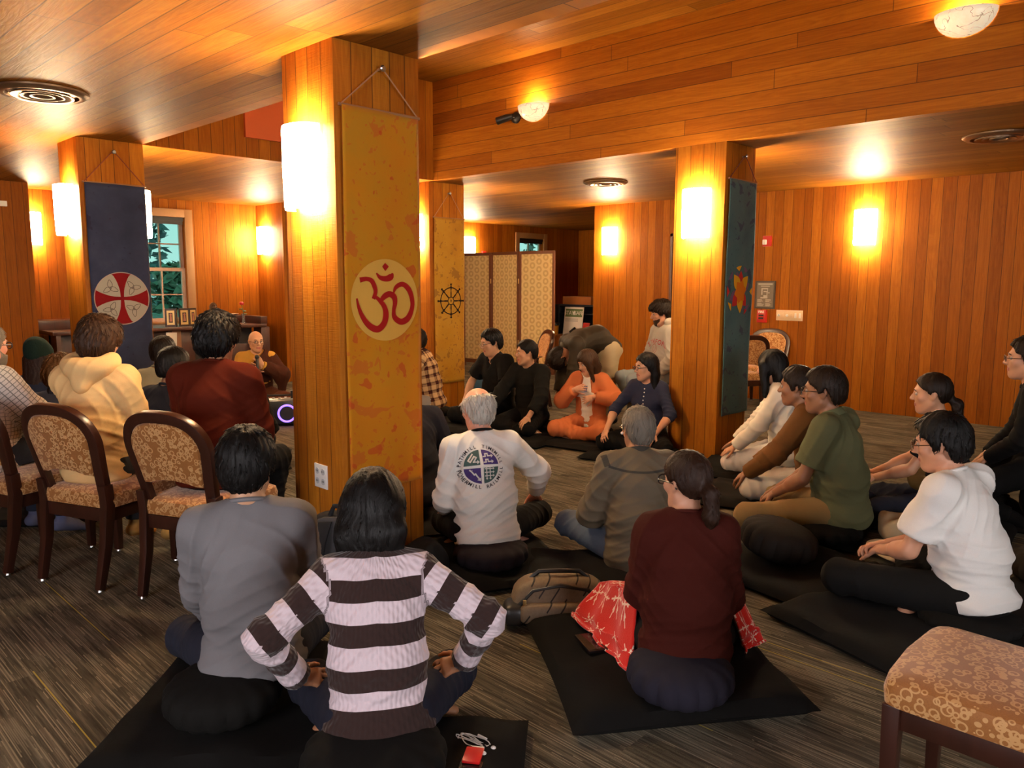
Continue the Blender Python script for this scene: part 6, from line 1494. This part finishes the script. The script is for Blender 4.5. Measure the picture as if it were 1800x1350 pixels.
MONK = person('monk with shaved head in a mustard and brown robe speaking into a microphone', 4.34, 8.36, 246, .10, sc=.97, lean=4, hd=(14, 2, 0), res=.0085, sk='asian', hair=('none', 'dbrown', .0015), arms={-1: ((.25, -.03, .50), (-.3, -.8, -.5)), 1: ((.27, .05, .55), (-.3, .9, -.5))}, handdir={-1: (.35, .6, .5), 1: (.1, -.5, .8)}, handn={-1: (.6, -.5, .2), 1: (.8, .4, 0)}, handcurl=1.0,
    top=dict(m=C('mustard', (.42, .22, .035)), hem=-.08, ease=.026, name='robe', waist=.02), pants=dict(m=C('monk_brown', (.075, .022, .010)), ease=.05, name='robe_skirt', len=.98), glasses=(M_glm, (.021, .016)))
def wrap():
    q = MONK; s = q['s']; W, C_, N, hip, up, F, L = (q[k] for k in ('W', 'C', 'N', 'hip', 'up', 'F', 'L')); B = Sdf()
    n = nrm(np.array((0.0, -.72, .60))); p0 = N+L*.03-up*.03; cut = [(p0, n)]
    B.cap(hip, W, .185, .165, .05, side=L, da=.145, db=.132, cut=cut); B.cap(W, C_, .165, .175, .05, side=L, da=.132, db=.135, cut=cut); B.cap(C_, N-up*.04, .175, .15, .05, side=L, da=.135, db=.10, cut=cut)
    B.cap(q['S'][1]-up*.01, q['EL'][1], .085, .085, .04); B.cap(q['EL'][1], q['WR'][1]*.7+q['EL'][1]*.3, .085, .075, .04); B.cap(q['EL'][1], q['EL'][1]-np.array((0, 0, .16)), .08, .05, .05)
    B.cap(N+np.array((0, 0, -.02)), q['Hc'], .075, .08, .01, mode='s')
    V, Q_ = B.mesh(.009); V = folds(V, vnormals(V, Q_), 5, .006, [(C_, .2, (.2, .7, .5)), (q['EL'][1], .15, (.3, 1, .3))]); np_obj('brown_wrap', [(V, Q_)], C('monk_wrap', (.048, .014, .007)), q['t'])
    m = thing('microphone', 'black hand microphone held up to the monk\'s mouth', 'microphone', (0, 0, 0)); m.matrix_world = q['t'].matrix_basis.copy(); m.parent = None
    a = (q['WR'][1]+q['WR'][-1])/2+np.array((.075, -.02, .03)); m.location = q['t'].matrix_basis @ Vector(a); m.rotation_euler = (0, 0, R_(246))
    g = G(); g.add(*tube([(.02, .0, -.07), (-.02, -.0, .07)], [.013, .018], 14)); g.obj('handle', M_black, m, True)
    g = G(); g.add(*ball((-.028, 0, .095), .026, 14, 10)); g.obj('mesh_head', plain('mic_mesh', (.04, .04, .042), .5, .6), m, True)
wrap()
# ------------------------------------------------------------------ behind the columns and along the far side
p = person('person dressed in black, half hidden behind the om banner column', 2.95, 3.72, 66, .13, kw=(.22, .24), sc=1.0, lean=24, hd=(10, 20, 0), res=.011, sk='tan', hair=('short', 'black', .018), top=dict(m=INK, hem=-.08, ease=.03), pants=dict(m=PBLK))
p = person('man in a brown and cream flannel shirt, half hidden by the om banner', 5.36, 6.46, 128, .145, sc=1.0, lean=12, hd=(14, 2, 0), res=.010, sk='light', hair=('short', 'dbrown', .018), arms=both(knee, z=.24), top=dict(m=plaid('flannel', (.62, .40, .19), (.07, .014, .008), (.03, .01, .006), .085, .45), uv=True, hem=-.08, ease=.03, amp=.005, collar='fold', name='flannel_shirt'), pants=dict(m=C('grey_knit', (.33, .30, .26))))
p = person('seated man with thin glasses in a black short sleeve button shirt', 5.61, 5.67, 176, .135, kw=(.18, .24), sc=1.02, lean=4, hd=(-18, 12, 0), res=.0095, sk='asian', hair=('short', 'black', .018), arms={1: ((.28, .16, .25), (-.3, .9, -.3)), -1: ((.24, -.26, .25), (-.3, -.9, -.3))}, top=dict(m=BLK, sleeve='short', hem=-.08, ease=.030, collar='fold', vneck=.10, waist=.03, name='button_shirt'), pants=dict(m=PBLK), glasses=(M_glm, (.022, .016)))
p = person('seated man in left profile in a black sweater, hand on his knee', 5.55, 5.14, 188, .13, kw=(.22, .20), sc=.94, lean=5, hd=(-42, 2, 0), res=.0095, sk='asian', hair=('fade', 'black', .016), arms={1: ((.34, .20, .24), (-.3, .9, -.3)), -1: ((.34, -.28, .24), (-.3, -.9, -.3))}, handcurl=.6, top=dict(m=BLK2, hem=-.05, ease=.032, cuff=.07, waist=.02, name='sweater'), pants=dict(m=PBLK))
SAL = person('woman in a coral jacket and trousers, brown hair falling over her face', 5.78, 4.58, 196, .11, kw=(.26, .26), fem=True, sc=.88, lean=6, hd=(-34, 22, 0), res=.009, sk='light', hl=[(.13, .078), (.095, .076), (.075, .0), (.06, -.10), (.07, -.40), (-.25, -.40), (-.25, .2), (.13, .2)], hair=('long', 'brown', .018, .30, .086, .035), arms={1: ((.19, .10, .44), (-.3, 1, -.3)), -1: ((.20, -.08, .50), (-.1, -.7, -.7))}, handdir={1: (.3, -.8, -.3), -1: (.1, .9, .3)}, handn={1: (.8, .3, .2), -1: (.9, 0, .3)},
    top=dict(m=C('white_shirt', (.66, .60, .52)), hem=-.05, ease=.014, sleeve='short', name='t_shirt'), pants=dict(m=C('coral', (.48, .135, .045)), ease=.022))
def open_jacket(q, mat, name, hem=-.03, gap=.07, ease=.034):
    s = q['s']; W, C_, N, hip, up, F, L = (q[k] for k in ('W', 'C', 'N', 'hip', 'up', 'F', 'L')); B = Sdf(); dn = nrm(W-hip); hp = hip+dn*hem; cut = [(hp, -dn)]; b = .9
    B.cap(hp, W, (.152*b*s+ease), .128*b*s+ease, .05, side=L, da=.115*s*b+ease, db=.10*b*s+ease, cut=cut); B.cap(W, C_, .128*b*s+ease, .142*b*s+ease, .05, side=L, da=.10*b*s+ease, db=.105*b*s+ease, cut=cut); B.cap(C_, N-up*.055*s, .142*b*s+ease, .11*s+ease*.6, .05, side=L, da=.105*b*s+ease, db=.07*s+ease*.6)
    B.cap(q['S'][1], q['S'][-1], .055*s+ease*.6, .055*s+ease*.6, .05)
    for e in (1, -1):
        ax = nrm(q['WR'][e]-q['EL'][e]); B.cap(q['S'][e], q['EL'][e], .052*s+ease, .046*s+ease, .03); B.cap(q['EL'][e], q['WR'][e]+ax*.03, .046*s+ease, .030*s+ease*.7, .03, cut=[(q['WR'][e]-ax*.02, ax)])
    B.cap(N, N+nrm(q['Hc']-N)*.15, .078*s, .085*s, .006, mode='s')
    B.cap(N+F*.20+up*.05, hip+F*.22, gap, gap*1.3, .006, mode='s', side=L, da=.16, db=.17)
    V, Q_ = B.mesh(.009); V = folds(V, vnormals(V, Q_), 8, .005, [(q['EL'][e], .1, (1, e, .3)) for e in (1, -1)]+[(W, .12, (0, .2, 1))]); return np_obj(name, [(V, Q_)], mat, q['t'])
open_jacket(SAL, MATS['c_coral'], 'coral_jacket', .0)
NAV = person('seated woman with glasses in a navy top with a row of pearl buttons', 5.63, 3.82, 192, .11, fem=True, sc=.91, lean=4, hd=(-42, 4, 0), res=.009, sk='light', hair=('longback', 'black', .016, .34, .086), arms={1: ((.30, .18, .24), (-.3, .9, -.3)), -1: ((.32, -.25, .24), (-.3, -.9, -.3))}, top=dict(m=C('navy_knit', (.026, .028, .052)), sleeve='elbow', hem=-.03, ease=.016, name='button_top', buttons=9, bm=plain('pearl', (.75, .7, .62), .25)), pants=dict(m=PBLK), glasses=(M_glk, (.022, .017)))
HOOD = person('bearded man on a chair in a grey hoodie with red lettering', 6.67, 4.33, 152, .49, pose='chair', sc=.96, lean=2, hd=(-18, 14, 0), res=.009, sk='fair', hair=('mop', 'dbrown', .018), arms={1: ((.18, .10, .58), (-.3, .8, -.4)), -1: ((.18, -.10, .58), (-.3, -.8, -.4))}, legs={1: ((.43, .14, .54), (.42, .12, .10)), -1: ((.42, -.14, .54), (.20, -.12, .10))},
    top=dict(m=C('grey_fleece', (.40, .365, .31)), hem=-.05, ease=.034, amp=.005, collar='hood', waist=.034, name='hoodie'), pants=dict(m=denim('light', (.24, .27, .28)), len=.96, name='jeans'), feet=('shoe', SHOEW), extra=dict(beard=('beard', .0045)))
p = person('person in a dark brown jacket bending far over behind the woman in coral', 6.44, 4.90, 150, .74, pose='stand', sc=.97, lean=97, neckf=105, hd=(0, 140, 0), res=.0105, sk='tan', hair=('short', 'dbrown', .02), legs={1: ((.02, .10, .50), (.0, .11, .09)), -1: ((.02, -.10, .50), (.0, -.11, .09))}, arms={1: ((.50, .14, .34), (-.5, .3, .4)), -1: ((.48, -.16, .34), (-.5, -.3, .4))}, top=dict(m=C('bark_jacket', (.034, .024, .014), rough=.6), hem=-.08, ease=.03, collar='stand', name='jacket'), pants=dict(m=C('sand', (.42, .33, .20)), ease=.022), feet=('shoe', plain('shoe_dark', (.02, .018, .016), .5)))
# ------------------------------------------------------------------ prints and details on clothes
def decal(q, target, name, polys, mat, org, right, upv, nrmv, lift=.0025, parent=None, flat=None):
    """polygons in the plane (right, upv) through org are laid onto the cloth surface along -nrmv"""
    me0 = target.data; bv = BVHTree.FromPolygons([v.co.copy() for v in me0.vertices], [tuple(p.vertices) for p in me0.polygons]); bm = bmesh.new()
    for p in polys:
        try: bm.faces.new([bm.verts.new((a, b, 0)) for a, b in p])
        except ValueError: pass
    bmesh.ops.triangulate(bm, faces=bm.faces[:])
    for _ in range(3):
        es = [e for e in bm.edges if e.calc_length() > .016]
        if not es: break
        bmesh.ops.subdivide_edges(bm, edges=es, cuts=1); bmesh.ops.triangulate(bm, faces=bm.faces[:])
    o_, r_, u_, n_ = (Vector(x) for x in (org, right, upv, nrmv)); bad = []
    for v in bm.verts:
        p = o_+r_*v.co.x+u_*v.co.y+n_*.4; h = bv.ray_cast(p, -n_, .8)[0]
        if h is None: bad.append(v); continue
        v.co = h+n_*lift
    bmesh.ops.delete(bm, geom=bad, context='VERTS')
    me = bpy.data.meshes.new(name); bm.to_mesh(me); bm.free(); me.materials.append(mat); me.polygons.foreach_set('use_smooth', [True]*len(me.polygons))
    o = bpy.data.objects.new(name, me); COL.objects.link(o); o.parent = parent or target; return o
def child(t, name): return [c for c in t.children if c.name.split('.')[0] == name][0]
def text_polys(txt, size, fn):
    v, f = text_mesh(txt, size); return [[fn(v[i][0], v[i][1]) for i in q] for q in f]
def arc_text(txt, size, R, a0, a1, inward=False):
    P = []; n = len(txt)
    for i, chh in enumerate(txt):
        a = a0+(a1-a0)*(i+.5)/n; rx, ry = math.cos(a), math.sin(a)
        if not inward: fn = lambda x, y: (R*rx+x*ry+y*rx, R*ry-x*rx+y*ry)
        else: fn = lambda x, y: ((R+size*.7)*rx-x*ry-y*rx, (R+size*.7)*ry+x*rx-y*ry)
        P += text_polys(chh, size, fn)
    return P
q = MILL; sh = child(q['t'], 'long_sleeve_shirt'); up_, F_, L_ = q['up'], q['F'], q['L']
org = q['C']+up_*-.015+L_*.045; ax = (org, -L_, up_, -F_)
def quad(a): return [(.008*math.cos(a+PI/4)*1.4, .008*math.sin(a+PI/4)*1.4)]+[(.088*math.cos(b), .088*math.sin(b)) for b in np.linspace(a+.07, a+PI/2-.07, 12)]
M_pg = plain('print_green', (.045, .095, .088), .8); M_pp = plain('print_purple', (.055, .028, .16), .8); M_pw = plain('print_white', (.66, .63, .58), .8); M_pk = plain('print_black', (.015, .013, .02), .8)
decal(q, sh, 'printed_quadrant', [quad(PI/2), quad(-PI/2)], M_pg, *ax, .0022); decal(q, sh, 'printed_quadrant', [quad(0), quad(PI)], M_pp, *ax, .0022)
def arrow(pts, w_=.009, hd_=.013):
    P = stroke([(a, b, w_) for a, b in pts]) if False else []
    for (a, b), (c, d) in zip(pts[:-1], pts[1:]):
        l = math.hypot(c-a, d-b); ux, uy = (c-a)/l, (d-b)/l; e = w_*.5; P.append([(a-ux*e-uy*e, b-uy*e+ux*e), (c+ux*e-uy*e, d+uy*e+ux*e), (c+ux*e+uy*e, d+uy*e-ux*e), (a-ux*e+uy*e, b-uy*e-ux*e)])
    (a, b), (c, d) = pts[-2], pts[-1]; l = math.hypot(c-a, d-b); ux, uy = (c-a)/l, (d-b)/l
    P.append([(c+ux*hd_*1.2, d+uy*hd_*1.2), (c-uy*hd_, d+ux*hd_), (c+uy*hd_, d-ux*hd_)]); return P
A_ = arrow([(-.055, .022), (-.062, .030), (-.038, .060), (-.030, .052), (-.048, .028), (-.040, .020), (-.022, .045), (-.014, .040), (-.024, .022)])
A_ = arrow([(-.040, .066), (-.064, .034), (-.055, .026), (-.034, .054), (-.025, .047), (-.040, .025), (-.022, .024)], .007, .011)
for k in (0, 1): y_ = .056-.030*k; A_ += arrow([(.012, y_-.006), (.022, y_-.006), (.022, y_+.008), (.034, y_+.008), (.034, y_-.004), (.052, y_-.004)], .0062, .010)
A_ += [[(-.066, -.018), (-.036, -.036), (-.040, -.042), (-.018, -.056), (-.022, -.062), (-.008, -.066), (-.016, -.074)]] if False else arrow([(-.060, -.016), (-.040, -.040), (-.034, -.036), (-.018, -.062)], .007, .012)
for k in (0, 1, 2): A_ += arrow([(.014, -.014-.018*k), (.056, -.014-.018*k)], .0048, .007)
for k in (0, 1): A_ += arrow([(.022+.018*k, -.010), (.022+.018*k, -.062)], .0048, .007)
decal(q, sh, 'printed_arrows', A_, M_pw, *ax, .0038)
for T_ in (arc_text('PATHMILL', .025, .097, PI*.99, PI*.54), arc_text('TIMEMILL', .025, .097, PI*.46, PI*.02), arc_text('POWERMILL', .025, .097, PI*1.02, PI*1.47, True), arc_text('RAILMILL', .025, .097, PI*1.54, PI*1.98, True)): decal(q, sh, 'printed_word', T_, M_pk, *ax, .003)
q = HOOD; sh = child(q['t'], 'hoodie'); ax = (q['C']+q['up']*.0, q['L'], q['up'], q['F'])
M_pr = plain('print_red', (.42, .05, .045), .8)
decal(q, sh, 'chest_lettering', arc_text('STANFORD', .068, .30, PI*.5+.52, PI*.5-.52) if False else [[(a, b-.30) for a, b in p] for p in arc_text('STANFORD', .066, .30, PI*.5+.62, PI*.5-.62)], M_pr, *ax, .003)
decal(q, sh, 'chest_crest', stroke([(x, z-.055, .007) for x, z in circle(0, 0, .038, 20, .05)], True)+stroke([(-.016, -.03, .006), (-.016, -.06, .006), (0, -.078, .006), (.016, -.06, .006), (.016, -.03, .006)]), plain('print_faded', (.36, .14, .10), .8), *ax, .003)
q = SAL; sh = child(q['t'], 't_shirt'); decal(q, sh, 'chest_print', [[(-.02, -.02), (.015, -.02), (.015, -.005), (-.005, -.005), (-.005, .01), (.015, .01), (.015, .03), (-.02, .03)]], plain('print_blue', (.12, .20, .36), .8), q['C']+q['up']*.03, q['L'], q['up'], q['F'], .003)
# darker yoke piping across the jacket back
q = JACK; sh = child(q['t'], 'jacket'); decal(q, sh, 'yoke_seam', stroke([(-.17, .055, .012), (-.08, .030, .012), (0, .022, .012), (.08, .030, .012), (.17, .055, .012)])+stroke([(-.19, .115, .03), (-.175, .055, .03)])+stroke([(.19, .115, .03), (.175, .055, .03)]), MATS['c_field_dk'], q['C']+q['up']*.03, -q['L'], q['up'], -q['F'], .002)
# red blanket over the lap of the woman in maroon
def blanket():
    t_ = NT('snowflake_fleece'); o_ = t_.n('Attribute', attribute_name='pu').outputs['Fac']; o2 = t_.n('Attribute', attribute_name='pv').outputs['Fac']
    def flake(px, off, rad):
        u = t_.math('ADD', t_.math('DIVIDE', o_, px), off); v_ = t_.math('ADD', t_.math('DIVIDE', o2, px), off*1.7)
        u = t_.math('ADD', u, t_.math('MULTIPLY', t_.math('FLOOR', v_), .5))
        fu = t_.math('SUBTRACT', t_.math('FRACT', u), .5); fv = t_.math('SUBTRACT', t_.math('FRACT', v_), .5)
        r = t_.math('SQRT', t_.math('ADD', t_.math('MULTIPLY', fu, fu), t_.math('MULTIPLY', fv, fv))); a = t_.math('ARCTAN2', fv, fu)
        k = t_.math('ABSOLUTE', t_.math('MULTIPLY', t_.math('SINE', t_.math('MULTIPLY', a, 3)), r)); arms_ = t_.math('LESS_THAN', k, .055)
        br = t_.math('MULTIPLY', t_.math('LESS_THAN', t_.math('ABSOLUTE', t_.math('SUBTRACT', r, .24)), .045), t_.math('LESS_THAN', t_.math('ABSOLUTE', t_.math('SINE', t_.math('MULTIPLY', a, 3))), .62))
        return t_.math('MULTIPLY', t_.math('MAXIMUM', arms_, br), t_.math('LESS_THAN', r, rad))
    m = flake(.088, .1, .43)
    c = t_.mix(m, (.62, .018, .012), (.85, .62, .50)); t_.bump(t_.noise(t_.obj(), 220, 2), .3, .006); mat = t_.fin(c, .9, 0, .1, Sheen_Weight=.4)
    q = MAR; nx, ny = 40, 90; v = []; f = []; pu = []; pv = []
    rows = [((.365, .41, .115), (-.04, .20, .098)), ((.375, .385, .135), (.0, .19, .15)), ((.385, .29, .225), (.07, .175, .30)), ((.37, .13, .245), (.11, .11, .335)), ((.35, 0, .235), (.13, 0, .33)), ((.36, -.13, .245), (.13, -.11, .335)), ((.34, -.26, .225), (.11, -.18, .30)), ((.26, -.335, .14), (.115, -.235, .15)), ((.235, -.35, .115), (.12, -.245, .105))]
    rows = [tuple(np.array(p)+np.array((.012, .0, .0 if min(p[2], 1) < .16 else .038)) for p in r) for r in rows]
    for i in range(nx+1):
        for k in range(ny+1):
            a = i/nx; u = k/ny*(len(rows)-1); m_ = min(int(u), len(rows)-2); w_ = u-m_; w_ = w_*w_*(3-2*w_)
            p = (rows[m_][0]*(1-a)+rows[m_][1]*a)*(1-w_)+(rows[m_+1][0]*(1-a)+rows[m_+1][1]*a)*w_
            z = p[2]+.007*math.sin(k*.55+a*4)+.006*math.sin(a*17+k*.2)
            v.append((p[0]+.008*math.sin(k*.4), p[1]+.008*math.sin(a*15+k*.1), max(.098, z))); pu.append(a*.36); pv.append(k/ny*.98)
    for i in range(nx):
        for k in range(ny): f.append((i*(ny+1)+k, (i+1)*(ny+1)+k, (i+1)*(ny+1)+k+1, i*(ny+1)+k+1))
    o = np_obj('fleece_blanket', [(np.array(v), np.array(f))], mat, None, {'pu': pu, 'pv': pv}); md = o.modifiers.new('th', 'SOLIDIFY'); md.thickness = .008
    o.location = q['t'].location; o.rotation_euler = q['t'].rotation_euler
    tag(o, 'red fleece blanket with pale snowflakes over the lap of the woman in maroon', 'blanket')
blanket()
